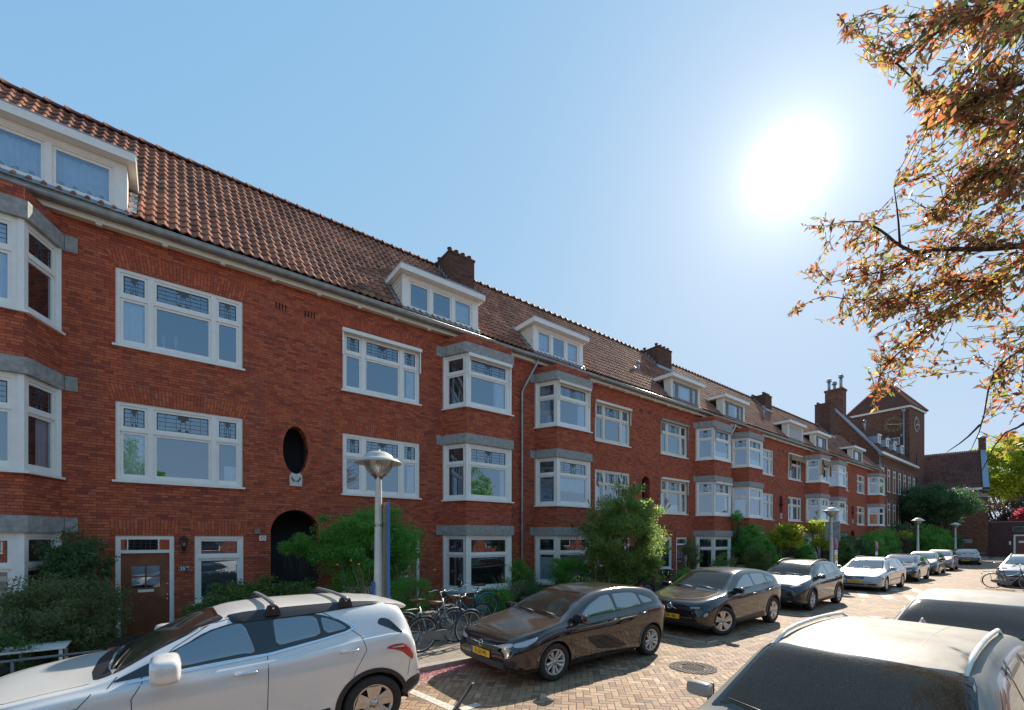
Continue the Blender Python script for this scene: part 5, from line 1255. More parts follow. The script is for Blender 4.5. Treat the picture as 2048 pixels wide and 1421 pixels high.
def wheel_meshes(r, wd, style):
    key = ('wheel', r, wd, style)
    if key in CACHE: return CACHE[key]
    b = MB(); rr = r*.68; h = wd/2     # outer side is -Y
    b.lathe([(rr, -h*.80), (rr+.012, -h*.97), (r*.90, -h*1.0), (r*.975, -h*.86), (r, -h*.6), (r, h*.6), (r*.97, h*.9), (r*.85, h), (rr, h*.9)], 44, axis='y')
    for k in (-.35, 0, .35): b.lathe([(r+.0008, h*k-.004), (r+.001, h*k+.004)], 44, axis='y')
    ty = b.build('tyre', M['tyre']); b = MB()
    b.lathe([(rr+.004, -h*.82), (rr-.012, -h*.86), (rr-.03, -h*.72), (rr-.035, h*.3)], 44, axis='y')
    y0 = -h*.62
    def spoke(a, w0, w1, r0, r1, dy0=0., dy1=-.02, tw=0., th=.03):
        c0, s0, c1, s1 = math.cos(a), math.sin(a), math.cos(a+tw), math.sin(a+tw)
        p = [Vector((r0*c0-w0*s0, y0+dy0, r0*s0+w0*c0)), Vector((r1*c1-w1*s1, y0+dy1, r1*s1+w1*c1)), Vector((r1*c1+w1*s1, y0+dy1, r1*s1-w1*c1)), Vector((r0*c0+w0*s0, y0+dy0, r0*s0-w0*c0))]
        q = [v+Vector((0, th, 0)) for v in p]; mid0 = (p[0]+p[3])/2+Vector((0, -.008, 0)); mid1 = (p[1]+p[2])/2+Vector((0, -.008, 0))
        b.quad([p[0], p[1], mid1, mid0]); b.quad([mid0, mid1, p[2], p[3]]); b.quad([p[1], p[0], q[0], q[1]]); b.quad([p[3], p[2], q[2], q[3]])
    R1 = rr-.02
    if style == 'five':
        for k in range(5): spoke(2*PI*k/5+.3, .050, .095, .04, R1, -.01, -.03)
    elif style == 'cap':
        for k in range(10): spoke(2*PI*k/10, .016, .030 if k % 2 else .018, .05, R1, -.01, -.035, .12 if k % 2 else -.05)
    elif style == 'blade':
        for k in range(5): spoke(2*PI*k/5, .035, .085, .03, R1, -.01, -.03, .38)
    elif style == 'y':
        for k in range(5):
            for tw in (-.26, .26): spoke(2*PI*k/5+.2, .016, .02, .05, R1, -.01, -.03, tw)
    else:
        for k in range(7): spoke(2*PI*k/7+.2, .022, .03, .05, R1, -.01, -.03)
    b.lathe([(0, y0-.03), (.028, y0-.03), (.034, y0-.02), (.06, y0-.012), (.065, y0+.03)], 20, axis='y')
    ri = b.build('rim', M['hubsilver' if style == 'cap' else 'alloy']); b = MB()
    b.lathe([(0, y0+.045), (rr-.03, y0+.05)], 32, axis='y')
    for k in range(5): a = 2*PI*k/5; b.lathe([(0, -.004), (.009, -.004), (.009, .0)], 8, axis='y', c=(.048*math.cos(a), y0-.014, .048*math.sin(a)))
    b.lathe([(.018, 0), (.021, 0)], 16, axis='y', c=(0, y0-.032, 0))
    bk = b.build('brake_disc', M['black'])
    res = (ty.data, ri.data, bk.data)
    for o in (ty, ri, bk): bpy.data.objects.remove(o)
    CACHE[key] = res; return res
HATCH = dict(
 top=[(0, .56), (.025, .66), (.08, .735), (.22, .80), (.6, .885), (.98, .955), (1.12, 1.0), (1.55, 1.22), (1.95, 1.365), (2.3, 1.422), (2.7, 1.433), (3.2, 1.405), (3.62, 1.335), (3.74, 1.27), (3.90, 1.02), (3.97, .93), (4.03, .72), (4.06, .52)],
 belt=[(0, .47), (.1, .62), (.35, .725), (1.0, .885), (1.9, .915), (2.8, .955), (3.5, 1.02), (3.85, .98), (3.98, .86), (4.06, .48)],
 bot=[(0, .42), (.04, .27), (.25, .19), (.8, .17), (3.3, .18), (3.8, .24), (4.0, .36), (4.06, .44)])
def rescale(T, L, H, low=0.):
    s, h = L/4.06, H/1.433
    return {k: [(x*s, z*h+(low*(1 if z > .3 else .5))*0) for x, z in v] for k, v in T.items()}
def car(name, label, cat, spec, loc, rz=0, group=None):
    Sx = spec; L, Wd, H = Sx['L'], Sx['W'], Sx['H']; T = Sx['shape']
    Sx = dict(Sx); Sx.update(T)
    root = empty(name, loc, rz, label=label, cat=cat)
    if group: root['group'] = group
    root.scale = (1, 1, Sx.get('zs', .95))
    mb, hw, top, belt = body_mesh(Sx); pj = Proj(mb)
    body = mb.build('body', [Sx['paint'], M['black']], None)
    # wheel openings
    rw = Sx['rw']; cut = MB(); ra = rw*1.12
    for x in (Sx['xf'], Sx['xr']):
        for sg in (-1, 1):
            y0, y1 = sorted((sg*(Wd/2-.30), sg*(Wd/2+.3))); n = 40; V = []
            for y in (y0, y1):
                for k in range(n): V.append((x+ra*math.cos(2*PI*k/n), y, rw+.01+ra*math.sin(2*PI*k/n)))
            F = [(k, (k+1) % n, n+(k+1) % n, n+k)[::-1] for k in range(n)]+[tuple(range(n)), tuple(range(n, 2*n))[::-1]]
            cut.mesh(V, F, 0, False)
    co = cut.build('cutter', M['black']); bm = bmesh.new(); bm.from_mesh(co.data); bmesh.ops.recalc_face_normals(bm, faces=bm.faces); bm.to_mesh(co.data)
    bm.clear(); bm.from_mesh(body.data); bmesh.ops.recalc_face_normals(bm, faces=bm.faces); bm.to_mesh(body.data); bm.free()
    md = body.modifiers.new('b', 'BOOLEAN'); md.operation = 'DIFFERENCE'; md.object = co; md.solver = 'EXACT'; md.material_mode = 'TRANSFER'
    me = bpy.data.meshes.new_from_object(body.evaluated_get(bpy.context.evaluated_depsgraph_get())); me.name = 'body'
    body.modifiers.clear(); body.data = me; bpy.data.objects.remove(co); me.set_sharp_from_angle(angle=math.radians(28)); body.parent = root
    for i, m in enumerate(me.materials): pass
    side = lambda sg: (lambda x, z, off: pj.side(x, z, sg, off))
    front = lambda y, z, off: pj.front(y, z, off); rear = lambda y, z, off: pj.rear(y, z, off)
    topf = lambda y, x, off: pj.top(x, y, off)
    def part(nm, mat, fill, parent=root, **kw):
        b = MB(); fill(b)
        if not b.v: return None
        return b.build(nm, M[mat] if isinstance(mat, str) else mat, parent, **kw)
    # glass
    W_ = Sx['win']; gl = Sx.get('glass', M['carglass'])
    for sg in (-1, 1):
        fr_ = []
        part('window_surround', 'blackgloss', lambda b: panel(b, pj, W_['outline'], side(sg), .003, 60, 10, 2))
        for poly in W_['side']: part('side_window', gl, lambda b: panel(b, pj, poly, side(sg), .0065, 30, 8, 2))
        if W_.get('chrome'): part('window_trim', 'chrome', lambda b: seam(b, W_['chrome'], side(sg), .02, .009, 12))
    xa, xb, wa, wb_ = W_['shield']      # base x, top x, half widths
    part('windshield_border', 'blackgloss', lambda b: panel(b, pj, [(-wa, xa+.06), (-wa*.5, xa-.0), (wa*.5, xa-.0), (wa, xa+.06), (wb_, xb-.01), (wb_*.5, xb-.035), (-wb_*.5, xb-.035), (-wb_, xb-.01)], topf, .002, 50, 10, 1))
    part('windshield', Sx.get('shieldglass', gl), lambda b: panel(b, pj, [(-wa+.045, xa+.10), (-wa*.5, xa+.04), (wa*.5, xa+.04), (wa-.045, xa+.10), (wb_-.04, xb-.06), (wb_*.5, xb-.085), (-wb_*.5, xb-.085), (-wb_+.04, xb-.06)], topf, .0045, 50, 10, 1))
    xa2, xb2, wa2, wb2 = W_['rear']
    part('rear_window', gl, lambda b: panel(b, pj, [(-wa2, xa2), (-wb2, xb2), (wb2, xb2), (wa2, xa2)], topf, .004, 40, 8, 2))
    def wip(b):
        for y0, y1, dx in ((-.55*1, .05, .0), (.02, .62, .0)):
            P = [pj.top(xa+.07, y0, .02), pj.top(xa+.11, (y0+y1)/2, .022), pj.top(xa+.16, y1, .02)]
            if all(P): b.tube(P, [.012, .009, .005], 5)
    part('wiper', 'black', wip)
    # seams, sills, arches
    for sg in (-1, 1):
        for pts in Sx.get('seams', []): part('panel_seam', 'black', lambda b: seam(b, pts, side(sg)))
    for pts in Sx.get('topseams', []): part('panel_seam', 'black', lambda b: seam(b, pts, topf, .008))
    for ax in (Sx['xf'], Sx['xr']):
      for asg in (-1, 1):
       def arches(b, x=ax, sg=asg):
                r0, r1 = ra*.985, ra*(1.0+Sx.get('arch', .04)); V = []; n = 34; m = 0
                for k in range(n+1):
                    a = math.radians(-3)+math.radians(186)*k/n
                    for r, o in ((r0, -.01), (r0, Sx.get('archo', .006)), (r1, Sx.get('archo', .006)), (r1+.006, -.004)):
                        p = pj.side(x+max(r, r0+.012)*math.cos(a), max(.19, rw+max(r, r0+.012)*math.sin(a)), sg, o)
                        if p is None: p = Vector((x+r*math.cos(a), sg*(Wd/2-.03), rw+r*math.sin(a)))
                        if r == r0: p.x = x+r*math.cos(a); p.z = rw+.01+r*math.sin(a)
                        V.append(p)
                for k in range(n):
                    for j in range(3): b.mesh([V[4*k+j], V[4*k+4+j], V[4*k+5+j], V[4*k+1+j]], [(0, 1, 2, 3)])
       part('wheel_arch', Sx.get('archmat', 'black') if Sx.get('archmat') != 'paint' else Sx['paint'], arches)
    if Sx.get('sill'):
        z1 = Sx['sill']
        for sg in (-1, 1): part('sill_cladding', 'black', lambda b: panel(b, pj, [(Sx['xf']+ra*.9, .205), (Sx['xf']+ra*1.0, z1), (Sx['xr']-ra*1.0, z1+.03), (Sx['xr']-ra*.9, .215)], side(sg), .006, 20, 3, 0))
    # wheels
    ty, ri, bk = wheel_meshes(rw, Sx.get('tw', .215), Sx['rim'])
    for x, st in ((Sx['xf'], Sx.get('steer', 0)), (Sx['xr'], 0)):
        for sg in (-1, 1):
            o = bpy.data.objects.new('wheel', None); COL.objects.link(o); o.parent = root
            o.location = (x, sg*(Wd/2-.115-Sx.get('inset', 0.0)), rw); o.rotation_euler = (0, 0, math.radians(st)+(PI if sg > 0 else 0))
            link('tyre', ty, o); link('rim', ri, o); link('brake_disc', bk, o)
    # mirrors
    mx, mz = Sx['mirror']
    for sg in (-1, 1):
        p = pj.side(mx+.05, mz-.03, sg, 0) or Vector((mx, sg*Wd/2*.9, mz)); y = p.y+sg*.13; s_ = Sx.get('ms', 1.)
        b = MB(); prof = chaikin([(0.001, -.120), (.07, -.118), (.088, -.095), (.092, .0), (.088, .09), (.068, .122), (0.001, .128)], 1, False); n = 24; V = []
        for r, h in prof:
            for k in range(n):
                a = 2*PI*k/n; cx, cz = math.cos(a), math.sin(a); cx = math.copysign(abs(cx)**.6, cx); cz = math.copysign(abs(cz)**.6, cz); V.append((mx+.02+max(-.085, r*cx*1.1)*s_*(1 if cx < 0 else .55), y+sg*h*s_, mz+.02+r*cz*.85*s_))
        F = [(i*n+k, i*n+(k+1) % n, (i+1)*n+(k+1) % n, (i+1)*n+k) for i in range(len(prof)-1) for k in range(n)]
        b.mesh(V, F); b.tube([(mx+.05, p.y-sg*.02, mz-.06), (mx+.03, y-sg*.06, mz-.05)], [.035, .03], 8)
        m_ = b.build('mirror', Sx.get('mirmat') or Sx['paint'], root)
        part('mirror_glass', 'chrome', lambda b: b.quad([(mx+.075*s_+.02, y-sg*.09, mz-.03), (mx+.075*s_+.02, y+sg*.09, mz-.03), (mx+.075*s_+.02, y+sg*.09, mz+.08), (mx+.075*s_+.02, y-sg*.09, mz+.08)]), m_)
    for hx, hz in Sx.get('handles', []):
        for sg in (-1, 1):
            def hd(b):
                P = [pj.side(hx-.10, hz-.004, sg, .0), pj.side(hx-.085, hz, sg, .028), pj.side(hx, hz+.004, sg, .034), pj.side(hx+.085, hz+.008, sg, .028), pj.side(hx+.1, hz+.01, sg, 0)]
                b.tube(P, [.008, .013, .014, .013, .008], 8)
            part('door_handle', Sx.get('handmat') or Sx['paint'], hd)
    for nm, mat, fn, polys, off in Sx.get('patches', lambda *a: [])(side, front, rear, topf):
        for poly in polys:
            part(nm, mat, lambda b: panel(b, pj, poly, fn, off, 26, 6, 1))
    def plate(x, z, txt, sgn, y=0):
        b = MB(); b.box(-.26, .26, -.012, .0, -.055, .055); P = pj.front(y, z, .0) if sgn < 0 else pj.rear(y, z, 0)
        T = Matrix.Translation((P.x+sgn*.012, y, z)) @ (Matrix.Rotation(-PI/2, 4, 'Z') if sgn < 0 else Matrix.Rotation(PI/2, 4, 'Z'))
        b.v = [tuple(T @ Vector(v)) for v in b.v]; o = b.build('number_plate', M['yellow'], root)
        b = MB(); b.box(-.26, -.215, -.0135, -.012, -.054, .054); b.v = [tuple(T @ Vector(v)) for v in b.v]; b.build('plate_band', M['plateblue'], o)
        if txt: b = MB(); textmesh(b, txt, .098, T @ Matrix.Translation((.02, -.0135, -.002)) @ TFRONT, extrude=.001, sx=.86); b.build('lettering', M['ink'], o)
    if Sx.get('plate'): plate(0, Sx['platez'], Sx['plate'], -1)
    if Sx.get('rplate'): plate(0, Sx['rplate'], None, 1)
    if Sx.get('rails'):
        x0, x1, yr = Sx['rails']
        for sg in (-1, 1):
            def rl(b):
                P = []
                for i in range(9):
                    x = x0+(x1-x0)*i/8; q = pj.top(x, sg*yr, .0); P.append((x, sg*yr, q.z+(.0 if i in (0, 8) else .045)))
                b.tube(P, [.012]+[.017]*7+[.012], 8)
            part('roof_rail', Sx.get('railmat', 'black'), rl)
    if Sx.get('fin'):
        x = Sx['fin']; z = pj.top(x, 0, 0).z
        def fin(b):
            V = []; 
            for (dx, h, w) in ((-.10, 0, .004), (-.04, .03, .014), (.0, .055, .016), (.035, .062, .01), (.06, .0, .022)): V.append((dx, h, w))
            for a, c in zip(V, V[1:]):
                for sg in (-1, 1): b.quad([(x+a[0], sg*.028, z-.005), (x+c[0], sg*.03, z-.005), (x+c[0], sg*c[2]*.4, z+c[1]), (x+a[0], sg*a[2]*.4, z+a[1])][::sg], sm=True)
                b.quad([(x+a[0], -a[2]*.4, z+a[1]), (x+a[0], a[2]*.4, z+a[1]), (x+c[0], c[2]*.4, z+c[1]), (x+c[0], -c[2]*.4, z+c[1])][::-1], sm=True)
        part('antenna_fin', Sx['paint'], fin)
    # dark floor under the car and seats seen through the glass are left to the opaque tint
    if Sx.get('more'): Sx['more'](root, part, pj, side, front, rear, topf)
    return root
M['carglass'] = NT('tinted_car_glass').m
def _cg(name, base, rough, dust, coat=1., ior=1.75):
    k = NT(name); n = k.noise(k.obj(), 190, 2, .6); n2 = k.noise(k.obj(), 3, 4, .6)
    f = k.math('MULTIPLY', k.ramp(n, [(.55, (0, 0, 0)), (.72, (1, 1, 1))]), dust*1.6); f = k.math('ADD', f, k.math('MULTIPLY', n2, dust*.35))
    k.l(k.mix(f, (*base, 1), (.36, .32, .24, 1)), k.b.inputs['Base Color']); k.l(k.math('ADD', k.math('MULTIPLY', f, .5), rough), k.b.inputs['Roughness'])
    k.b.inputs['IOR'].default_value = ior; k.b.inputs['Coat Weight'].default_value = coat*(1-dust*.9); k.b.inputs['Coat IOR'].default_value = 1.6; k.b.inputs['Coat Roughness'].default_value = .01+dust*.12
    return k.m
M['carglass'] = _cg('tinted_car_glass', (.010, .018, .026), .01, .03, 1., 2.9); M['dustyglass'] = _cg('dusty_windshield', (.020, .018, .014), .05, .14, .0, 1.38)
def hexgrille(b, fn, y0, y1, z0, z1, dy=.045, dz=.028):
    r = 0; z = z0
    while z <= z1:
        y = y0+(dy/2 if r % 2 else 0)
        while y <= y1: 
            p = fn(y, z, .004)
            if p: b.box(p.x-.004, p.x+.003, p.y-.016, p.y+.016, p.z-.0045, p.z+.0045)
            y += dy
        z += dz; r += 1
def logo_ring(b, p, R=.055, r=.007):
    b.tube([(p.x-.012, p.y+R*math.cos(2*PI*k/28), p.z+R*math.sin(2*PI*k/28)) for k in range(28)], r, 6, closed=True)

# paints
P_silver = paint_mat('silver_paint', (.74, .73, .72), .15, .40, .22, (.42, .36, .28))
P_black = paint_mat('black_paint', (.006, .007, .010), 0, .26, .05); P_navy = paint_mat('dark_paint', (.010, .011, .014), .1, .24, .06)
P_char = paint_mat('charcoal_paint', (.016, .016, .019), .1, .3, .07); P_white = paint_mat('white_paint_dusty', (.27, .262, .25), 0, .9, .35, (.15, .125, .085), coat=.35)
P_pearl = paint_mat('pale_silver_paint', (.34, .35, .37), .2, .35, .16, (.30, .26, .20)); P_teal = paint_mat('dark_teal_paint', (.015, .05, .06), .2, .6, .18)
P_taupe = paint_mat('taupe_paint', (.16, .12, .11), .4, .6, .25); P_grey = paint_mat('blue_grey_paint', (.22, .26, .30), .4, .4, .22)

def sc(poly, s, h): return [(x*s, z*h) for x, z in poly]
def hatch_spec(L, W, H, xf, xr, rw, paint, **kw):
    s, h = L/4.06, H/1.433
    sp = dict(L=L, W=W, H=H, xf=xf, xr=xr, rw=rw, paint=paint, shape=rescale(HATCH, L, H), rim='cap', mirror=(1.33*s, .97*h),
        win=dict(outline=sc([(1.22, .935), (1.62, 1.18), (2.05, 1.335), (2.6, 1.372), (3.05, 1.345), (3.5, 1.20), (3.62, 1.05), (3.3, 1.02), (2.3, .965)], s, h),
            side=[sc([(1.42, .955), (1.72, 1.16), (2.10, 1.31), (2.34, 1.333), (2.38, .985)], s, h), sc([(2.44, .99), (2.42, 1.335), (2.9, 1.325), (3.06, 1.295), (3.12, 1.035)], s, h), sc([(3.17, 1.05), (3.13, 1.27), (3.42, 1.16), (3.50, 1.085)], s, h)],
            shield=(1.06*s, 1.98*s, .66*W/1.765, .55*W/1.765), rear=(3.94*s, 3.70*s, .58, .50)),
        seams=[sc([(1.24, .93), (1.16, .80), (1.20, .45), (1.30, .25)], s, h), sc([(2.40, .96), (2.41, .6), (2.36, .24)], s, h), sc([(3.30, 1.0), (3.22, .75), (3.02, .60)], s, h), sc([(1.3, .245), (2.9, .25)], s, h)],
        topseams=[[(-.62*W/1.765, 1.02*s), (-.60*W/1.765, .55*s), (-.40, .28*s), (0, .23*s), (.40, .28*s), (.60*W/1.765, .55*s), (.62*W/1.765, 1.02*s)]],
        handles=[(2.22*s, .86*h), (3.08*s, .90*h)])
    sp.update(kw); return sp

# black hatchback
def corsa_patches(side, front, rear, topf):
    out = []
    hl = [(.42, .60), (.44, .65), (.60, .69), (.70, .71), (.70, .63), (.55, .595)]
    for sg in (-1, 1):
        out.append(('headlight', 'headlamp', front, [[(sg*y, z) for y, z in hl][::sg]], .006))
        out.append(('headlight_wrap', 'headlamp', side(sg), [[(.10, .63), (.12, .70), (.34, .75), (.50, .775), (.44, .72), (.28, .65)]], .006))
        out.append(('tail_light', 'redlamp', side(sg), [[(3.72, .90), (3.80, 1.0), (3.93, .985), (4.0, .90), (3.95, .84), (3.85, .845)]], .006))
        out.append(('fog_trim', 'black', front, [[(sg*.60, .30), (sg*.62, .43), (sg*.78, .46), (sg*.76, .30)][::sg]], .004))
    out.append(('upper_grille', 'black', front, [[(-.47, .55), (-.50, .64), (-.3, .665), (.3, .665), (.50, .64), (.47, .55), (.3, .515), (-.3, .515)]], .004))
    out.append(('lower_grille', 'black', front, [[(-.60, .27), (-.60, .38), (.60, .38), (.60, .27), (.4, .235), (-.4, .235)]], .004))
    return out
def corsa_more(root, part, pj, side, front, rear, topf):
    part('grille_mesh', 'postgrey', lambda b: (hexgrille(b, front, -.44, .44, .54, .635), hexgrille(b, front, -.56, .56, .265, .37)))
    def lg(b):
        p = pj.front(0, .60, .0); logo_ring(b, p, .056, .006); b.box(p.x-.018, p.x-.010, -.05, .05, .597, .605)
        for sg in (-1, 1): q = pj.front(sg*.3, .612, .006); b.tube([pj.front(sg*.07, .605, .008), q, pj.front(sg*.47, .63, .008)], .006, 6)
    part('badge', 'chrome', lg)
C1 = hatch_spec(4.06, 1.765, 1.433, .83, 3.368, .315, P_black, patches=corsa_patches, more=corsa_more, plate='R-537-PD', platez=.455, shieldglass=M['dustyglass'], mirmat=M['blackgloss'], archmat='paint', archo=.012, arch=.06)
car('hatchback', 'black hatchback, the first car behind the silver crossover, plate R-537-PD', 'car', C1, (4.02, 6.0, 0))
# dark electric crossover
def ex_patches(side, front, rear, topf):
    out = []
    for sg in (-1, 1):
        out.append(('headlight', 'blackgloss', front, [[(sg*.46, .66), (sg*.48, .76), (sg*.84, .82), (sg*.86, .72), (sg*.74, .66)][::sg]], .005))
        out.append(('daytime_lamp', 'headlamp', front, [[(sg*.50, .70), (sg*.50, .725), (sg*.72, .745), (sg*.72, .71)][::sg]], .009))
        out.append(('fog_lamp', 'headlamp', front, [[(sg*.80, .50), (sg*.79, .56), (sg*.84, .64), (sg*.86, .56)][::sg]], .006))
        out.append(('tail_light', 'redlamp', side(sg), [[(4.02, .96), (4.05, 1.06), (4.13, 1.04), (4.16, .95)]], .006))
        out.append(('door_cladding', 'black', side(sg), [[(1.30, .22), (1.34, .37), (2.9, .43), (2.96, .24)]], .005))
    out.append(('lower_grille', 'black', front, [[(-.78, .26), (-.80, .40), (.80, .40), (.78, .26), (.5, .225), (-.5, .225)]], .005))
    return out
def ex_more(root, part, pj, side, front, rear, topf):
    def lg(b): p = pj.front(0, .70, .0); logo_ring(b, p, .058, .011); b.tube([pj.front(-.16, .655, .006), pj.front(.16, .745, .006)], .008, 6)
    part('badge', 'chrome', lg)
sx, hx = 4.233/4.06, 1.549/1.433
C2 = hatch_spec(4.233, 1.836, 1.549, .83, 3.48, .36, P_navy, rim='blade', patches=ex_patches, more=ex_more, plate='Z-891-BD', platez=.47, steer=-24, shieldglass=M['dustyglass'], arch=.10, archo=.014, fl=.6, nose=.68, mirmat=M['blackgloss'])
C2['shape'] = dict(C2['shape']); C2['shape']['top'] = [(0, .56), (.02, .70), (.06, .80), (.2, .865), (.6, .95), (1.02, 1.01), (1.15, 1.06), (1.6, 1.31), (2.0, 1.49), (2.4, 1.54), (2.8, 1.549), (3.3, 1.515), (3.75, 1.43), (3.88, 1.36), (4.05, 1.10), (4.13, 1.0), (4.2, .75), (4.233, .52)]
car('crossover', 'dark electric crossover with turned front wheels, behind the black hatchback, plate Z-891-BD', 'car', C2, (9.40, 6.04, 0))
# compact crossover with roof rails
def yc_patches(side, front, rear, topf):
    out = []
    for sg in (-1, 1):
        out.append(('headlight', 'headlamp', front, [[(sg*.48, .78), (sg*.50, .835), (sg*.66, .87), (sg*.74, .88), (sg*.74, .83), (sg*.64, .79)][::sg]], .006))
        out.append(('front_intake', 'black', front, [[(sg*.58, .36), (sg*.66, .60), (sg*.76, .60), (sg*.78, .36)][::sg]], .005))
        out.append(('fog_lamp', 'headlamp', front, [[(sg*.42, .30), (sg*.42, .335), (sg*.55, .335), (sg*.55, .30)][::sg]], .006))
        out.append(('tail_light', 'redlamp', side(sg), [[(3.85, .98), (3.88, 1.06), (4.04, 1.05), (4.1, .96)]], .006))
    out.append(('grille', 'black', front, [[(-.40, .42), (-.52, .66), (-.3, .70), (.3, .70), (.52, .66), (.40, .42)]], .005))
    out.append(('lower_bumper', 'black', front, [[(-.62, .25), (-.60, .38), (.60, .38), (.62, .25)]], .005))
    return out
C3 = hatch_spec(4.18, 1.765, 1.595, .83, 3.39, .355, P_char, rim='y', patches=yc_patches, plate=None, platez=.44, rails=(1.75, 3.45, .53), sill=.36, arch=.16, archo=.018, shieldglass=M['dustyglass'], nose=.64,
   more=lambda root, part, pj, side, front, rear, topf: part('grille_mesh', 'postgrey', lambda b: hexgrille(b, front, -.4, .4, .45, .67)))
car('crossover', 'dark compact crossover with black roof rails, in front of the white estate car', 'car', C3, (15.15, 6.10, 0), math.radians(.8))
# estate
EST = dict(top=[(0, .50), (.04, .62), (.15, .72), (.4, .79), (.9, .87), (1.30, .925), (1.42, .98), (1.85, 1.20), (2.2, 1.37), (2.6, 1.445), (3.1, 1.47), (3.8, 1.455), (4.30, 1.40), (4.45, 1.33), (4.64, 1.02), (4.72, .93), (4.80, .70), (4.82, .50)],
   belt=[(0, .47), (.15, .66), (.5, .75), (1.3, .88), (2.4, .93), (3.6, .965), (4.3, .99), (4.65, .93), (4.82, .48)], bot=[(0, .40), (.05, .27), (.3, .19), (.9, .17), (4.0, .18), (4.5, .24), (4.75, .34), (4.82, .42)])
EWIN = dict(outline=[(1.52, .93), (1.95, 1.19), (2.35, 1.36), (2.9, 1.405), (3.6, 1.40), (4.2, 1.345), (4.42, 1.2), (4.48, 1.06), (3.6, .985)],
   side=[[(1.75, .95), (2.05, 1.17), (2.42, 1.345), (2.68, 1.37), (2.72, .975)], [(2.79, .98), (2.77, 1.372), (3.45, 1.37), (3.55, 1.0)], [(3.62, 1.005), (3.53, 1.368), (4.12, 1.325), (4.30, 1.18), (4.36, 1.07)]],
   shield=(1.38, 2.30, .69, .56), rear=(4.66, 4.42, .60, .52))
ESEAM = [[(1.56, .93), (1.48, .8), (1.52, .45), (1.62, .25)], [(2.75, .965), (2.76, .6), (2.7, .24)], [(3.62, .99), (3.56, .75), (3.34, .6)], [(1.62, .245), (3.2, .25)]]
def v_patches(side, front, rear, topf):
    out = []
    for sg in (-1, 1):
        out.append(('headlight', 'headlamp', front, [[(sg*.45, .585), (sg*.47, .68), (sg*.70, .70), (sg*.84, .71), (sg*.85, .64), (sg*.70, .59)][::sg]], .006))
        out.append(('turn_lamp', 'redlamp', front, [[(sg*.79, .64), (sg*.79, .70), (sg*.85, .71), (sg*.86, .66)][::sg]], .009))
        out.append(('fog_intake', 'black', front, [[(sg*.44, .30), (sg*.44, .38), (sg*.78, .40), (sg*.80, .35), (sg*.7, .30)][::sg]], .005))
        out.append(('tail_light', 'redlamp', side(sg), [[(4.52, .9), (4.45, 1.2), (4.54, 1.16), (4.68, .95), (4.72, .85)]], .006))
        out.append(('side_strip', 'black', side(sg), [[(1.5, .46), (1.5, .50), (3.4, .53), (3.4, .49)]], .006))
    out.append(('grille', 'black', front, [[(-.30, .54), (-.37, .67), (.37, .67), (.30, .54)]], .005)); out.append(('lower_grille', 'black', front, [[(-.38, .30), (-.38, .37), (.38, .37), (.38, .30)]], .005))
    return out
def v_more(root, part, pj, side, front, rear, topf):
    def gr(b):
        for y in [-.28+i*.056 for i in range(11)]: p = pj.front(y, .605, .006); b.box(p.x-.004, p.x+.004, y-.006, y+.006, .55, .66)
        b.tube([pj.front(-.30, .555, .012), pj.front(.30, .655, .012)], .010, 6); logo_ring(b, pj.front(0, .605, .01), .04, .007)
        for pts in ([(-.31, .535), (.31, .535), (.38, .675), (-.38, .675)],):
            for p, q in zip(pts, pts[1:]+pts[:1]): b.tube([pj.front(*p, .008), pj.front((p[0]+q[0])/2, (p[1]+q[1])/2, .008), pj.front(*q, .008)], .007, 6)
    part('grille_trim', 'chrome', gr)
C4 = dict(L=4.82, W=1.86, H=1.47, xf=.96, xr=3.776, rw=.33, paint=P_pearl, shape=EST, win=EWIN, seams=ESEAM, topseams=[[(-.66, 1.33), (-.62, .7), (-.34, .25), (.34, .25), (.62, .7), (.66, 1.33)], [(-.30, .3), (-.48, 1.3)], [(.30, .3), (.48, 1.3)]], handles=[(2.55, .84), (3.38, .86)],
   rim='five', mirror=(1.62, .97), patches=v_patches, more=v_more, plate='JXZ-89-R', platez=.46, rails=(2.3, 4.2, .56), railmat='postgrey', archmat='paint', archo=.008)
car('estate_car', 'white silver estate car with roof rails, grille bar and yellow plate JXZ-89-R', 'car', C4, (23.25, 6.10, 0), math.radians(.5))
def gen_patches(grille='black', w=.42):
    def f(side, front, rear, topf):
        out = []
        for sg in (-1, 1):
            out.append(('headlight', 'headlamp', front, [[(sg*.50, .58), (sg*.52, .66), (sg*.66, .70), (sg*.74, .71), (sg*.74, .64), (sg*.62, .59)][::sg]], .006))
            out.append(('tail_light', 'redlamp', side(sg), [[(3.85, .92), (3.88, 1.0), (3.98, .98), (4.02, .9)]], .006))
        out.append(('grille', grille, front, [[(-w, .50), (-w, .60), (w, .60), (w, .50)]], .005)); out.append(('lower_grille', 'black', front, [[(-.5, .28), (-.5, .37), (.5, .37), (.5, .28)]], .005))
        return out
    return f
C5 = hatch_spec(4.35, 1.82, 1.48, .88, 3.53, .325, P_black, rim='y', patches=gen_patches('black'), rails=None, arch=.05, archmat='paint')
car('hatchback', 'black hatchback parked behind the white estate car', 'car', C5, (30.2, 6.22, 0), math.radians(1.5))
C6 = hatch_spec(4.1, 1.75, 1.50, .85, 3.40, .32, P_teal, rim='seven', patches=gen_patches('chrome', .36), archmat='paint')
car('small_car', 'dark teal small car between the black hatchback and the taupe one', 'car', C6, (37.0, 6.42, 0), math.radians(2))
C7 = hatch_spec(4.0, 1.72, 1.52, .82, 3.30, .31, P_taupe, rim='seven', patches=gen_patches('black'), archmat='paint')
car('small_car', 'taupe small car, last one before the black saloon', 'car', C7, (42.9, 6.5, 0), math.radians(2.5))
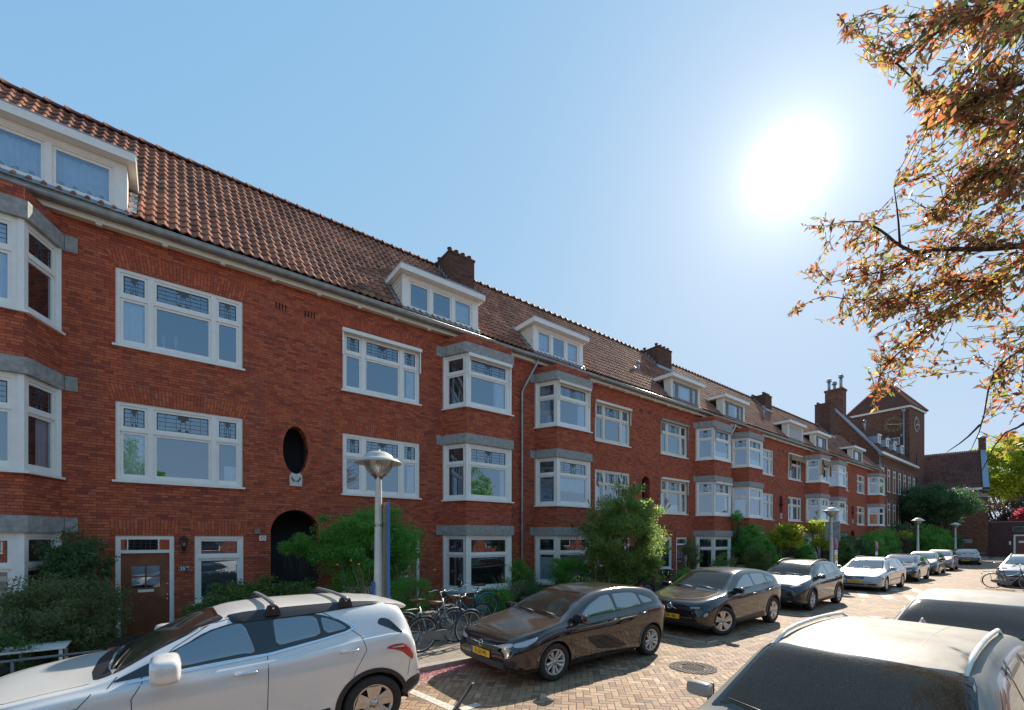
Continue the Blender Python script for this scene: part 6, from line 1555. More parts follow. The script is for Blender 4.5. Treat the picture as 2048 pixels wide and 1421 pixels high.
def bmw_patches(side, front, rear, topf):
    out = []
    for sg in (-1, 1):
        out.append(('headlight', 'headlamp', front, [[(sg*.46, .64), (sg*.48, .70), (sg*.86, .74), (sg*.86, .69), (sg*.6, .64)][::sg]], .006))
        out.append(('kidney_grille', 'black', front, [[(sg*.02, .48), (sg*.02, .68), (sg*.36, .68), (sg*.40, .56), (sg*.34, .48)][::sg]], .006))
    out.append(('lower_grille', 'black', front, [[(-.7, .26), (-.66, .36), (.66, .36), (.7, .26)]], .005))
    return out
def bmw_more(root, part, pj, side, front, rear, topf):
    def gr(b):
        for sg in (-1, 1):
            for k in range(7): y = sg*(.05+k*.045); p = pj.front(y, .58, .01); b.box(p.x-.004, p.x+.004, y-.005, y+.005, .50, .66)
            P = [(.02, .47), (.02, .69), (.36, .69), (.41, .56), (.34, .47)]
            for p, q in zip(P, P[1:]+P[:1]): b.tube([pj.front(sg*p[0], p[1], .01), pj.front(sg*q[0], q[1], .01)], .008, 6)
    part('grille_trim', 'chrome', gr)
SAL = dict(top=[(0, .50), (.04, .64), (.15, .74), (.5, .84), (1.1, .92), (1.45, .96), (1.58, 1.01), (2.0, 1.22), (2.4, 1.38), (2.8, 1.44), (3.2, 1.44), (3.7, 1.36), (4.15, 1.17), (4.4, 1.07), (4.8, 1.04), (4.92, .98), (4.98, .75), (5.0, .5)],
   belt=[(0, .47), (.15, .66), (.6, .79), (1.5, .90), (2.6, .94), (3.8, .98), (4.6, 1.0), (4.9, .92), (5.0, .48)], bot=[(0, .38), (.05, .24), (.3, .17), (.9, .16), (4.1, .17), (4.7, .24), (4.95, .34), (5.0, .42)])
SWIN = dict(outline=[(1.75, .95), (2.15, 1.20), (2.6, 1.36), (3.1, 1.375), (3.6, 1.31), (4.1, 1.12), (4.12, 1.03)], side=[[(1.95, .97), (2.25, 1.2), (2.65, 1.345), (2.88, 1.355), (2.92, .99)], [(2.98, .99), (2.96, 1.355), (3.5, 1.30), (3.9, 1.14), (3.92, 1.03)]],
   shield=(1.53, 2.45, .70, .56), rear=(4.32, 3.72, .64, .54))
C8 = dict(L=5.0, W=1.90, H=1.44, xf=.9, xr=3.9, rw=.345, paint=P_black, shape=SAL, win=SWIN, seams=[[(1.8, .93), (1.7, .8), (1.74, .3)], [(2.95, .97), (2.95, .25)]], handles=[(2.7, .86), (3.7, .9)], rim='y', mirror=(1.85, .99), patches=bmw_patches, more=bmw_more, plate='RX-00-R', platez=.42, nose=.7, archmat='paint')
car('saloon', 'black saloon with a wide twin grille, at the far end of the parked row', 'car', C8, (54.2, 6.35, 0), math.radians(6))

# silver crossover, seen from its side in the foreground
MOK = dict(top=[(0, .62), (.03, .78), (.10, .88), (.3, .96), (.7, 1.03), (1.02, 1.075), (1.12, 1.11), (1.5, 1.33), (1.85, 1.50), (2.15, 1.575), (2.6, 1.605), (3.1, 1.60), (3.6, 1.565), (3.93, 1.51), (4.0, 1.44), (4.12, 1.19), (4.18, 1.08), (4.225, .92), (4.25, .78), (4.266, .66), (4.275, .57)],
   belt=[(0, .58), (.1, .80), (.4, .92), (1.0, 1.01), (1.8, 1.05), (2.7, 1.10), (3.4, 1.17), (3.9, 1.19), (4.12, 1.06), (4.2, .78), (4.275, .50)], bot=[(0, .46), (.05, .32), (.3, .24), (.8, .22), (3.4, .23), (3.9, .30), (4.2, .40), (4.275, .45)])
MWIN = dict(outline=[(1.10, 1.055), (1.55, 1.26), (1.95, 1.445), (2.3, 1.515), (2.8, 1.53), (3.25, 1.50), (3.55, 1.40), (3.74, 1.275), (3.6, 1.235), (2.6, 1.115)],
   side=[[(1.40, 1.085), (1.44, 1.21), (1.52, 1.245), (1.56, 1.10)], [(1.60, 1.10), (1.58, 1.27), (1.98, 1.435), (2.30, 1.495), (2.42, 1.14)], [(2.66, 1.165), (2.64, 1.505), (2.85, 1.512), (3.22, 1.48), (3.26, 1.235)], [(3.31, 1.24), (3.27, 1.47), (3.5, 1.39), (3.66, 1.285)]],
   chrome=[(1.22, 1.045), (1.9, 1.085), (2.6, 1.125), (3.2, 1.195), (3.6, 1.25), (3.76, 1.30), (3.68, 1.34), (3.45, 1.45)], shield=(1.07, 2.06, .70, .56), rear=(4.15, 3.98, .60, .55))
def mk_patches(side, front, rear, topf):
    out = []
    for sg in (-1, 1):
        out.append(('tail_light', 'redlamp', side(sg), [[(3.83, 1.005), (3.90, 1.045), (4.03, 1.05), (4.11, 1.0), (4.165, .90), (4.168, .79), (4.11, .84), (4.03, .93), (3.92, .98)]], .012))
        out.append(('tail_light_blade', 'chrome', side(sg), [[(3.88, 1.012), (4.02, 1.018), (4.06, .995), (4.0, 1.0)]], .018))
        out.append(('headlight', 'headlamp', front, [[(sg*.50, .78), (sg*.52, .86), (sg*.8, .92), (sg*.84, .82)][::sg]], .006))
        if sg > 0: out.append(('rear_bumper_cladding', 'black', rear, [[(-.80, .30), (-.82, .60), (.82, .60), (.80, .30)]], .008))
        out.append(('rear_bumper_cladding', 'black', side(sg), [[(3.86, .40), (3.96, .56), (4.10, .60), (4.25, .60), (4.26, .48), (4.1, .38)]], .010))
        out.append(('door_cladding', 'black', side(sg), [[(1.25, .26), (1.3, .32), (2.9, .43), (2.95, .43), (2.92, .27)]], .008))
        out.append(('rear_reflector', 'redlamp', side(sg), [[(4.21, .62), (4.21, .66), (4.245, .66), (4.245, .62)]], .013))
        out.append(('fender_badge', 'chrome', side(sg), [[(1.02, .735), (1.10, .765), (1.16, .765), (1.13, .735), (1.06, .72)]], .008))
        out.append(('quarter_glass', 'blackgloss', side(sg), [[(3.90, 1.30), (3.93, 1.38), (4.0, 1.36), (4.10, 1.17), (4.06, 1.165)]], .006))
    return out
def mk_more(root, part, pj, side, front, rear, topf):
    # roof side trims, cross bars, spoiler
    for sg in (-1, 1):
        part('roof_trim', 'black', lambda b: panel(b, pj, [(sg*.50, 2.0), (sg*.62, 2.02), (sg*.64, 2.6), (sg*.63, 3.3), (sg*.60, 3.62), (sg*.54, 3.66), (sg*.53, 3.2), (sg*.53, 2.4)][::sg], topf, .012, 12, 30, 1))
    for x in (2.42, 3.18):
        def bar(b):
            z = pj.top(x, .5, 0).z+.068; n = 12
            b.tube([(x, -.66, z-.02)]+[(x, -.60+1.2*i/n, z+.012*math.sin(PI*i/n)) for i in range(n+1)]+[(x, .66, z-.02)], .016, 8)
            b.v = [(v[0]+(v[0]-x)*.9, v[1], v[2]) for v in b.v]
        cb = part('roof_bar', 'postgrey', bar)
        for sg in (-1, 1):
            def ft(b):
                z = pj.top(x, sg*.57, 0).z; P = [(-.075, -.03), (.075, -.03), (.05, .065), (.03, .08), (-.03, .08), (-.05, .065)]
                for y, s2 in ((sg*.555, 1), (sg*.645, -1)): b.quad([(x+p[0], y, z+p[1]) for p in P][::s2*sg], sm=False)
                for p, q in zip(P, P[1:]+P[:1]): b.quad([(x+p[0], sg*.555, z+p[1]), (x+q[0], sg*.555, z+q[1]), (x+q[0], sg*.645, z+q[1]), (x+p[0], sg*.645, z+p[1])][::-sg], sm=False)
            f = part('bar_foot', 'black', ft, cb); z = pj.top(x, .57, 0).z; part('lock', 'chrome', lambda b: b.lathe([(0, -.004), (.011, -.003), (.012, 0)], 12, axis='y', c=(x, -.646, z+.05)) if sg < 0 else None, cb)
    def sp(b):
        V = []; n = 16
        for i in range(n+1):
            y = -.60+1.2*i/n; z = pj.top(3.74, y*.95, 0).z; e = 1-abs(i/n*2-1)**4
            V += [(3.68, y, z+.012), (3.82, y, z-.004+.004*e), (3.955+.03*e, y*.97, z-.05), (3.94+.03*e, y*.96, z-.065), (3.80, y*.95, z-.10)]
        F = [(5*i+j, 5*i+5+j, 5*i+6+j, 5*i+1+j) for i in range(n) for j in range(4)]+[(0, 1, 2, 3, 4), (5*n+4, 5*n+3, 5*n+2, 5*n+1, 5*n)]
        b.mesh(V, F)
    part('spoiler', P_silver, sp, sharp=35)
    part('cowl', 'black', lambda b: panel(b, pj, [(-.66, 1.00), (-.3, .96), (.3, .96), (.66, 1.00), (.69, 1.16), (.3, 1.10), (-.3, 1.10), (-.69, 1.16)], topf, .006, 30, 4, 1))
C0 = dict(L=4.275, W=1.78, H=1.605, xf=.875, xr=3.43, rw=.345, paint=P_silver, shape=MOK, win=MWIN, seams=[[(1.33, 1.05), (1.25, .9), (1.27, .5), (1.30, .26)], [(2.50, 1.52), (2.54, 1.13), (2.53, .6), (2.50, .27)], [(3.36, 1.47), (3.60, 1.33), (3.78, 1.18), (3.80, 1.02), (3.72, .80), (3.68, .72)], [(1.30, 1.05), (1.60, 1.29), (1.95, 1.465), (2.3, 1.535), (2.8, 1.55), (3.25, 1.52), (3.42, 1.44)], [(1.0, 1.0), (.92, .90), (.35, .83), (.05, .80)], [(3.98, .62), (4.02, .80), (4.09, .88)], [(1.18, 1.10), (1.12, 1.02)]],
   topseams=[[(-.72, 1.0), (-.70, .5), (-.4, .15), (.4, .15), (.70, .5), (.72, 1.0)], [(-.6, 3.84), (.6, 3.84)]], handles=[(2.33, .97), (3.50, 1.045)], handmat=M['chrome'], rim='five', mirror=(1.52, 1.13), ms=1.6, patches=mk_patches, more=mk_more, tumble=.42, arch=.13, archo=.014, fl=.9, nose=.62, tail=.78, rl=.5, shoulder=.06, shieldglass=M['dustyglass'])
def tail(o):
    if isinstance(o, tuple) and len(o) == 2 and all(isinstance(v, (int, float)) for v in o): return (o[0] if o[0] < 3.45 else 3.45+(o[0]-3.45)*.76, o[1])
    if isinstance(o, (list, tuple)): return type(o)(tail(v) for v in o)
    if isinstance(o, dict): return {k: (tail(v) if k not in ('shield', 'rear') else tuple(q if q < 3.45 else 3.45+(q-3.45)*.76 for q in v)) for k, v in o.items()}
    return o
def mm(o):
    K = [(0, 0), (1.33, 1.36), (2.53, 2.33), (3.75, 3.24), (3.81, 3.36), (4.275, 4.08)]
    if isinstance(o, tuple) and len(o) == 2 and all(isinstance(v, (int, float)) for v in o):
        for (a, p), (c, q) in zip(K, K[1:]):
            if a <= o[0] <= c: return (p+(q-p)*(o[0]-a)/(c-a), o[1])
        return o
    if isinstance(o, (list, tuple)): return type(o)(mm(v) for v in o)
    return {k: (mm(v) if k not in ('shield', 'rear') else tuple(q if q < 3.45 else 3.45+(q-3.45)*.76 for q in v)) for k, v in o.items()}
C0['shape'] = tail(MOK); C0['win'] = mm(MWIN); C0['seams'] = mm(C0['seams'][:5])+tail(C0['seams'][5:]); C0['handles'] = [(2.14, .975), (3.15, 1.04)]
def tl(p): return [[(3.56+(x-3.83)*1.09, z) for x, z in q] for q in p]
C0['L'] = 3.45+(4.275-3.45)*.76; C0['topseams'] = C0['topseams'][:1]; C0['rl'] = .42
C0['patches'] = lambda *a: [(n_, m_, f_, (tl(p_) if n_.startswith('tail_light') else mm(p_) if n_ == 'quarter_glass' else tail(p_)) if f_ is not a[1] else p_, o_) for n_, m_, f_, p_, o_ in mk_patches(*a)]
car('crossover', 'silver crossover with roof bars, filling the lower left foreground', 'car', C0, (-1.525, 5.945, 0))
# the white cars on the near side
EW2 = dict(EST); C9 = dict(C4); C9.update(L=4.62, W=1.82, paint=P_white, plate=None, patches=gen_patches(), more=None, rails=(2.02, 3.95, .575), railmat='white', rim='seven', shieldglass=M['dustyglass'], fin=None)
def shape_s(T, s, h): return {k: [(x*s, z*h) for x, z in v] for k, v in T.items()}
R1S = dict(EST); R1S['top'] = [(0, .50), (.04, .62), (.15, .72), (.4, .80), (.9, .90), (1.20, .96), (1.34, 1.02), (1.75, 1.24), (2.10, 1.405), (2.25, 1.435), (2.7, 1.475), (3.1, 1.482), (3.8, 1.455), (4.30, 1.40), (4.45, 1.33), (4.64, 1.02), (4.72, .93), (4.80, .70), (4.82, .50)]; C9['shape'] = shape_s(R1S, 4.62/4.82, 1.50/1.47); s = 4.62/4.82
C9['win'] = dict(outline=sc(EWIN['outline'], s, 1.02), side=[sc(p, s, 1.02) for p in EWIN['side']], shield=(1.22*s, 2.22*s, .73, .62), rear=(4.66*s, 4.42*s, .6, .52)); C9['seams'] = [sc(p, s, 1.02) for p in ESEAM]; C9['handles'] = sc(C4['handles'], s, 1.02); C9['xf'], C9['xr'] = .92, 3.62; C9['mirror'] = (1.50, 1.0); C9['fin'] = 4.15
C9['topseams'] = [[(-.28, 2.35), (-.26, 3.9)], [(.28, 2.35), (.26, 3.9)], [(-.66, 1.15), (-.62, .7), (-.34, .25), (.34, .25), (.62, .7), (.66, 1.15)]]; C9['tumble'] = .30; C9['zs'] = .962; C9['ms'] = .8
C9['railmat'] = 'white'
car('estate_car', 'dusty white estate car in the lower right foreground, its windshield facing the camera', 'car', C9, (2.07, 1.05, 0))
C10 = hatch_spec(4.3, 1.80, 1.50, .88, 3.5, .32, P_white, rim='seven', patches=gen_patches(), shieldglass=M['dustyglass']); C10['win']['shield'] = (1.10, 2.08, .74, .63); C10['tumble'] = .28; C10['zs'] = .96
def ant(root, part, pj, side, front, rear, topf): pass
car('hatchback', 'white car right behind the near white estate, its windshield dusty', 'car', C10, (7.1, .98, 0))
C11 = hatch_spec(4.3, 1.80, 1.56, .88, 3.5, .33, P_grey, rim='seven', patches=gen_patches('black'), rails=(1.9, 3.6, .54), railmat='postgrey'); car('crossover', 'blue grey crossover at the right edge, behind the parked bicycle', 'car', C11, (30.9, 1.75, 0))
C12 = hatch_spec(4.0, 1.74, 1.47, .82, 3.30, .31, P_navy, rim='cap', patches=gen_patches('black'), archmat='paint')
def roof_ant(root, part, pj, side, front, rear, topf):
    z = pj.top(2.75, 0, 0).z; part('roof_antenna', 'black', lambda b: b.tube([(2.72, 0, z-.01), (2.76, 0, z+.03), (3.08, 0, z+.36)], [.02, .007, .006], 8))
C12['more'] = roof_ant; C12['zs'] = 1.0
car('hatchback', 'parked car whose black roof antenna sticks up at the bottom edge of the view', 'car', C12, (-2.37, 1.10, 0))

# ------------------------------------------------------------------ street furniture
def lamp_post(x, y, label, board=None):
    r = empty('street_lamp', (x, y, .09), label=label, cat='street lamp', group='saucer lamps along the pavement')
    b = MB(); b.lathe([(.10, 0), (.10, .9), (.082, .92), (.055, 3.18), (.055, 3.22)], 18); b.build('post', M['lampgrey'], r)
    b = MB(); b.lathe([(.058, 2.36), (.066, 2.37), (.066, 2.42), (.058, 2.43)], 18); b.build('clamp', M['zinc'], r)
    b = MB(); b.lathe([(.06, 3.2), (.08, 3.24), (.14, 3.28), (.20, 3.35), (.245, 3.44), (.26, 3.515)], 40)
    o = b.build('globe', M['lampglass'], r)
    b = MB()
    for k in range(40):
        a = 2*PI*k/40; b.tube([(rr*math.cos(a), rr*math.sin(a), z) for rr, z in ((.08, 3.25), (.145, 3.285), (.205, 3.355), (.246, 3.45), (.257, 3.51))], .0035, 4, cap=False)
    b.build('globe_rib', M['lampgrey'], o)
    b = MB(); b.lathe([(0, 3.28), (.05, 3.3), (.06, 3.42), (.03, 3.48), (0, 3.5)], 12); b.build('bulb', M['cream'], o)
    b = MB(); b.lathe([(.0, 3.515), (.26, 3.515), (.40, 3.48), (.405, 3.49), (.33, 3.545), (.26, 3.565), (.23, 3.62), (.15, 3.67), (.05, 3.69), (0, 3.70)], 44); b.lathe([(.03, 3.69), (.03, 3.72), (0, 3.73)], 10); b.build('canopy', M['lampgrey'], r)
    if board == 'panel':
        b = MB(); b.box(.09, .115, -.20, .0, 1.0, 2.80); o = b.build('notice_board', M['postgrey'], r); b = MB(); b.box(.088, .118, -.222, -.20, .98, 2.82); b.build('board_edge', M['blue'], o)
        b = MB(); b.box(-.12, -.095, -.06, .0, .72, 1.42); b.build('blue_strip', M['signblue'], r)
    if board == 'grey':
        b = MB(); b.box(.07, .10, -.32, .30, 2.05, 3.0); b.build('notice_board', M['zinc'], r)
    return r
lamp_post(2.93, 7.6, 'nearest street lamp, before the green rose bush, with a blue edged board on its post', 'panel')
lamp_post(25.6, 7.6, 'second street lamp, behind the dark compact crossover, with a grey board below its head', 'grey')
lamp_post(43.8, 7.6, 'third street lamp, before the ivy of the school garden')
lamp_post(59.2, 7.6, 'last street lamp, its head hidden in the dark evergreen tree')
def disc(b, R, y0, y1, n=28, T=None, mi=0):
    b.lathe([(0, y0), (R, y0), (R, y1), (0, y1)], n, axis='y', T=T, mi=mi)
def no_parking(x, y, z, label, plates):
    r = empty('no_parking_sign', (x, y, .09), label=label, cat='road sign', group='round no parking signs')
    b = MB(); b.tube([(0, 0, 0), (0, 0, z+.25)], .024, 10); b.build('pole', M['zinc'], r)
    zz = z-.09; T = Matrix.Translation((0, -.035, zz))
    b = MB(); disc(b, .29, 0, .012, T=T); f = b.build('sign_face', M['signred'], r)
    b = MB(); disc(b, .225, -.003, 0, T=T); b.build('blue_field', M['signblue'], f)
    b = MB(); T2 = T @ Matrix.Rotation(math.radians(45), 4, 'Y'); b.box(-.26, .26, -.007, -.003, -.03, .03, T=T2); b.build('red_slash', M['signred'], f)
    for h0, h1, m in plates: b = MB(); b.box(-.2, .2, -.04, -.03, h0, h1); p = b.build('sign_plate', M[m], r); c = MB(); [c.box(-.13, .13, -.043, -.04, h0+(h1-h0)*q, h0+(h1-h0)*q+.02) for q in (.3, .6)]; c.build('plate_text_bar', M['ink'], p)
no_parking(24.4, 7.1, 1.97, 'round no parking sign with a yellow plate, right beside the second street lamp', [(1.42, 1.64, 'white'), (1.18, 1.40, 'yellow'), (.92, 1.16, 'white')])
no_parking(30.9, 7.1, 1.80, 'round no parking sign with one small plate, behind the white estate car', [(1.25, 1.45, 'white')])

def bicycle(label, loc, rz, frame, lean=0., rack=True, front_rack=False, case=True, crate=False, grp='bicycles on the pavement', fender='black'):
    r = empty('bicycle', loc, rz, label=label, cat='bicycle', group=grp); r.rotation_euler = (lean, 0, rz)
    R = .345; fm = frame if not isinstance(frame, str) else M[frame]
    for x in (0, 1.10):
        w = bpy.data.objects.new('wheel', None); COL.objects.link(w); w.parent = r; w.location = (x, 0, R)
        if 'biketyre' not in CACHE:
            b = MB(); b.tube([((R-.015)*math.cos(2*PI*k/48), 0, (R-.015)*math.sin(2*PI*k/48)) for k in range(48)], .018, 7, closed=True); o1 = b.build('tyre', M['tyre'])
            b = MB(); b.tube([((R-.036)*math.cos(2*PI*k/48), 0, (R-.036)*math.sin(2*PI*k/48)) for k in range(48)], .009, 6, closed=True); b.lathe([(0, -.04), (.018, -.035), (.018, .035), (0, .04)], 10, axis='y'); o2 = b.build('rim', M['alloy'])
            b = MB()
            for k in range(28): a = 2*PI*k/28; b.tube([(.018*math.cos(a+.9), .02*(-1)**k, .018*math.sin(a+.9)), ((R-.04)*math.cos(a), 0, (R-.04)*math.sin(a))], .0016, 3, cap=False)
            o3 = b.build('spokes', M['chrome']); CACHE['biketyre'] = [o.data for o in (o1, o2, o3)]; [bpy.data.objects.remove(o) for o in (o1, o2, o3)]
        for nm, d in zip(('tyre', 'rim', 'spokes'), CACHE['biketyre']): link(nm, d, w)
    b = MB(); bb = (.47, 0, .28); seat = (.33, 0, .80); head = (.86, 0, .78); hb = (.90, 0, .62)
    b.tube([bb, seat], .016, 8); b.tube([bb, (.62, 0, .34), (.76, 0, .48), hb], .018, 8); b.tube([(.40, 0, .60), (.58, 0, .60), (.72, 0, .68), head], .014, 8)
    b.tube([hb, (.84, 0, .92)], .02, 8); b.tube([hb, (.94, .05, .50), (1.10, .055, R)], .012, 6); b.tube([hb, (.94, -.05, .50), (1.10, -.055, R)], .012, 6)
    for s in (-1, 1): b.tube([(0, s*.055, R), (bb[0], s*.03, bb[2])], .010, 6); b.tube([(0, s*.055, R), (.36, s*.025, .72)], .008, 6)
    b.build('frame', fm, r)
    b = MB(); b.tube([(.84, 0, .92), (.81, 0, 1.06)], .013, 6); b.tube([(.66, -.29, 1.05), (.80, -.24, 1.10), (.86, -.10, 1.09), (.82, 0, 1.07), (.86, .10, 1.09), (.80, .24, 1.10), (.66, .29, 1.05)], .011, 7); b.build('handlebar', M['chrome'], r)
    b = MB(); b.tube([(.60, -.30, 1.04), (.70, -.275, 1.065)], .017, 7); b.tube([(.60, .30, 1.04), (.70, .275, 1.065)], .017, 7); b.build('grip', M['black'], r)
    b = MB(); b.tube([(.33, 0, .80), (.30, 0, .93)], .012, 6); b.mesh([(.14, -.11, .96), (.14, .11, .96), (.34, .05, .955), (.46, .015, .94), (.46, -.015, .94), (.34, -.05, .955), (.15, -.09, .91), (.15, .09, .91), (.44, 0, .91)], [(0, 5, 4, 3, 2, 1), (0, 1, 7, 6), (1, 2, 8, 7), (2, 3, 8), (3, 4, 8), (4, 5, 8), (5, 0, 6, 8), (6, 7, 8)]); b.build('saddle', plain('brown_leather', (.12, .06, .035), .5), r)
    b = MB()
    for x, a0, a1 in ((0, 20, 205), (1.10, 30, 150)):
        V = []; n = 16; RR = R+.025
        for k in range(n+1): a = math.radians(a0+(a1-a0)*k/n); V += [(x+RR*math.cos(a), -.028, R+RR*math.sin(a)), (x+(RR+.012)*math.cos(a), 0, R+(RR+.012)*math.sin(a)), (x+RR*math.cos(a), .028, R+RR*math.sin(a))]
        b.mesh(V, [(3*k+j, 3*k+3+j, 3*k+4+j, 3*k+1+j) for k in range(n) for j in (0, 1)])
    b.build('mudguard', fm, r)
    if case:
        b = MB(); P = chaikin([(-.06, .30), (-.06, .41), (.30, .40), (.50, .40), (.60, .33), (.60, .22), (.50, .16), (.30, .22)], 2)
        b.quad([(x, -.075, z) for x, z in P]); b.quad([(x, -.045, z) for x, z in P[::-1]]); [b.quad([(p[0], -.075, p[1]), (p[0], -.045, p[1]), (q[0], -.045, q[1]), (q[0], -.075, q[1])]) for p, q in zip(P, P[1:]+P[:1])]
        b.build('chain_case', M['postgrey'], r)
    b = MB(); b.tube([(bb[0], -.09, bb[2]), (bb[0]+.08, -.10, bb[2]-.14)], .009, 5); b.tube([(bb[0], .09, bb[2]), (bb[0]-.08, .10, bb[2]+.14)], .009, 5); b.box(.51, .60, -.19, -.10, .13, .15); b.box(.34, .43, .10, .19, .41, .43); b.build('pedal_crank', M['black'], r)
    if rack:
        b = MB()
        for y in (-.06, 0, .06): b.tube([(-.30, y, .74), (.28, y, .76)], .006, 5)
        b.tube([(-.30, -.06, .74), (-.32, 0, .74), (-.30, .06, .74)], .006, 5)
        for s in (-1, 1): b.tube([(-.02, s*.06, R), (-.10, s*.07, .74)], .006, 5)
        b.build('carrier', M['black'], r)
        b = MB(); b.box(-.36, -.33, -.035, .035, .62, .68); b.build('rear_reflector', M['amber'], r)
    if front_rack:
        b = MB()
        for y in (-.16, -.05, .05, .16): b.tube([(.92, y, .80), (1.28, y, .80)], .007, 5)
        for x in (.92, 1.28): b.tube([(x, -.18, .80), (x, .18, .80)], .008, 5)
        for s in (-1, 1): b.tube([(1.1, s*.06, R), (1.1, s*.15, .80)], .007, 5); b.tube([(.92, s*.18, .80), (.92, s*.18, .92), (1.28, s*.18, .88), (1.28, s*.18, .8)], .006, 5)
        b.build('front_carrier', fm, r)
    if crate:
        b = MB()
        for z in (.86, .95, 1.04): b.box(.95, 1.35, -.2, -.19, z, z+.06); b.box(.95, 1.35, .19, .2, z, z+.06); b.box(.95, .96, -.19, .19, z, z+.06); b.box(1.34, 1.35, -.19, .19, z, z+.06)
        b.box(.95, 1.35, -.19, .19, .82, .83); b.build('crate', M['black'], r)
    return r
bicycle('dark blue roadster bicycle with a grey chain case, nearest on the pavement', (3.80, 7.72, .095), math.radians(5), plain('blue_grey_frame', (.03, .05, .075), .3), lean=.10)
bicycle('worn silver bicycle half hidden behind the dark blue one', (3.66, 8.12, .095), math.radians(-3), plain('dull_silver_frame', (.35, .35, .33), .4, .4), lean=-.10, case=False)
bicycle('black bicycle leaning behind the dark blue one, nearest the black hatchback', (4.55, 8.35, .095), math.radians(8), 'black', lean=.14)
bicycle('teal bicycle with a front carrier standing in the garden under the bay window', (6.70, 9.75, .12), PI, plain('teal_frame', (.03, .30, .36), .35), lean=-.08, front_rack=True, case=False)
bicycle('black bicycle with a plastic crate in front of the butterfly bush', (12.3, 8.75, .095), math.radians(2), 'black', lean=.08, crate=True)
bicycle('dark bicycle parked across the road edge before the blue grey crossover', (29.7, 2.6, 0), -PI/2, 'black', lean=.06, front_rack=True)

# ------------------------------------------------------------------ garden things
t = empty('iron_railing', (-4.2, 9.42, .1), label='low grey iron railing along the pavement at the lower left', cat='railing')
b = MB(); b.tube([(0, 0, .40), (3.4, 0, .40)], .022, 8); b.build('top_rail', M['postgrey'], t); b = MB(); b.tube([(0, 0, .15), (3.4, 0, .15)], .012, 6); b.build('bottom_rail', M['postgrey'], t)
for i in range(5): b = MB(); b.tube([(.2+i*.75, 0, 0), (.2+i*.75, 0, .42)], .02, 8); b.build('post', M['postgrey'], t)
b = MB()
for x, y, w, h in ((-.75, 9.42, 3.6, .42), (8.4, 9.42, 2.2, .40), (18.4, 9.42, 6.5, .45)):
    b = MB(); b.box(x, x+w, y, y+.2, .08, .08+h); o = b.build('garden_wall', M['brick'])
    tag(o, {-.75: 'low red brick garden wall behind the silver crossover', 8.4: 'low red brick garden wall behind the black hatchback', 18.4: 'long low brick garden wall behind the dark crossovers'}[x], 'garden wall')
t = empty('garden_bench', (-2.55, 11.75, .12), label='white painted garden bench half hidden by the grey-green yew', cat='bench')
b = MB(); [b.box(-.6, .6, -.5+i*.12, -.42+i*.12, .42, .45) for i in range(4)]; b.build('seat', M['white'], t)
b = MB(); b.box(-.6, .6, .0, .04, .86, .95); [b.box(-.6+i*.15, -.56+i*.15, .0, .03, .45, .86) for i in range(9)]; b.build('backrest', M['white'], t)
for s in (-.58, .54):
    for y in (-.5, 0): b = MB(); b.box(s, s+.05, y, y+.05, 0, .6 if y < 0 else .42); b.build('leg', M['white'], t)
    b = MB(); b.box(s-.01, s+.07, -.52, .02, .6, .64); b.build('armrest', M['white'], t)
t = empty('garden_table', (-1.75, 10.05, .12), label='low white garden table standing among the shrubs at the lower left', cat='table')
b = MB(); b.box(-.5, .5, -.3, .3, .42, .45); b.build('table_top', M['white'], t)
for s in (-.45, .42):
    for y in (-.26, .22): b = MB(); b.box(s, s+.04, y, y+.04, 0, .42); b.build('leg', M['white'], t)
t = empty('slat_fence', (7.4, 11.35, .12), label='low weathered slat screen under the bay window, behind the teal bicycle', cat='fence')
b = MB(); [b.box(0, 2.1, 0, .02, .02+i*.085, .09+i*.085) for i in range(5)]; b.build('slat_panel', plain('grey_green_slats', (.13, .14, .09), .8, var=.3), t)
for x in (0, 1.0, 2.05): b = MB(); b.box(x, x+.06, .021, .07, 0, .5); b.build('post', M['wood'], t)
t = empty('barrel_planter', (8.35, 9.9, .12), label='dark half barrel planter right of the low hedge', cat='planter'); b = MB(); b.lathe([(.26, 0), (.31, .2), (.30, .42), (.27, .42), (.26, .36), (0, .36)], 20); b.build('barrel', plain('barrel_wood', (.06, .045, .035), .8, var=.3), t)
b = MB(); [b.lathe([(r_, z), (r_+.006, z+.02), (r_, z+.04)], 20) for r_, z in ((.285, .08), (.312, .30))]; b.build('hoop', M['postgrey'], t)
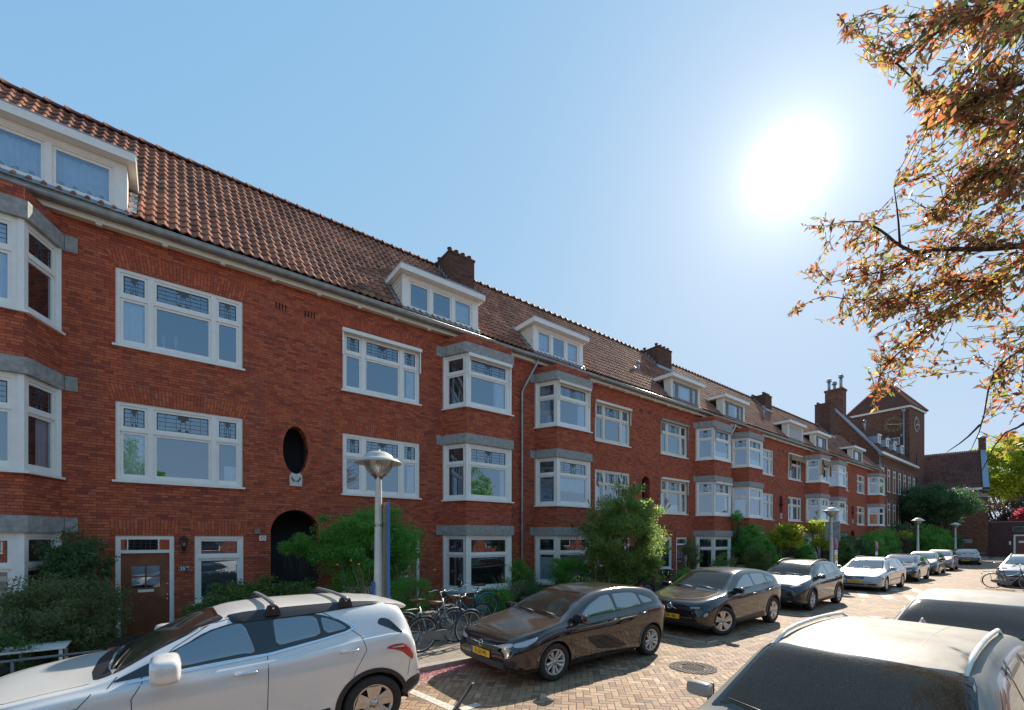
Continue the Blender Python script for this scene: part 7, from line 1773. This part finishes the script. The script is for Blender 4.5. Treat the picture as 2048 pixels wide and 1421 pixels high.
# dry stems with buds in the beds
def stems(label, x, y, n, h, spread, col, cat='plant', bud=None, budcol=None):
    r = empty('dry_stems', (x, y, .12), label=label, cat=cat); b = MB(); bb = MB(); rg = random.Random(int(x*7))
    for k in range(n):
        a = rg.uniform(0, 2*PI); s = rg.uniform(.2, 1)*spread; hh = h*rg.uniform(.6, 1.1); p = [(rg.gauss(0, .06), rg.gauss(0, .04), 0), (s*.4*math.cos(a), s*.4*math.sin(a), hh*.5), (s*math.cos(a), s*math.sin(a), hh)]
        b.tube(p, [.006, .004, .002], 4, cap=False)
        for q in range(2): c = (p[2][0]+rg.gauss(0, .12), p[2][1]+rg.gauss(0, .08), p[2][2]-rg.uniform(0, .2)); b.tube([p[1], c], [.003, .0015], 4, cap=False); 
        if bud and k % bud == 0: bb.lathe([(0, -.02), (.03, 0), (.02, .025), (0, .03)], 7, c=p[2])
    b.build('stems', plain('dry_stalk', (.22, .18, .10), .8), r)
    if bud: bb.build('flower_heads', plain('orange_heads', budcol, .8, var=.3), r)
stems('bare stems with a few orange rose hips before the nearest street lamp', 3.6, 9.9, 26, 1.5, .8, 0, bud=7, budcol=(.55, .28, .06))
stems('dry stems with orange seed heads left of the bicycles', 4.7, 10.4, 20, 1.6, .8, 0, bud=4, budcol=(.50, .26, .08))
stems('tall dry grass stems in front of the second ground floor bay window', 8.0, 10.4, 34, 1.0, .7, 0, bud=3, budcol=(.20, .14, .06))
b = MB(); n = 12; V = []; rg = np.random.default_rng(3)
for i in range(n+1):
    for j in range(n+1): V.append((1.6*(i/n-.5), .9*(j/n-.5), .12+.62*max(0, 1-abs(i/n*2-1)**2.2)*max(0, 1-abs(j/n*2-1)**3)+.05*rg.normal()*(0 < i < n)))
b.mesh(V, [(i*(n+1)+j, (i+1)*(n+1)+j, (i+1)*(n+1)+j+1, i*(n+1)+j+1) for i in range(n) for j in range(n)])
o = b.build('tarpaulin', plain('dark_tarpaulin', (.02, .024, .03), .4, var=.3), loc=(17.9, 10.6, 0)); tag(o, 'dark crumpled tarpaulin over something in the garden, right of the butterfly bush', 'tarpaulin')
for (x, h) in ((-.08, .19), (.14, .23)):
    o = empty('candle_holder', (.02+x, 12.95, 6.60), label='%s white candle holder on the sill of the top left three part window' % ('shorter' if h < .2 else 'taller'), cat='candle holder')
    b = MB(); b.lathe([(.05, 0), (.05, .015), (.015, .04), (.012, h*.55), (.04, h*.8), (.045, h*.85), (0, h*.85)], 14); b.build('stand', M['white'], o)
    b = MB(); b.lathe([(.033, h*.85), (.033, h*.85+.14), (0, h*.85+.14)], 14); b.build('candle', plain('candle_wax', (.45, .55, .45), .5), o)
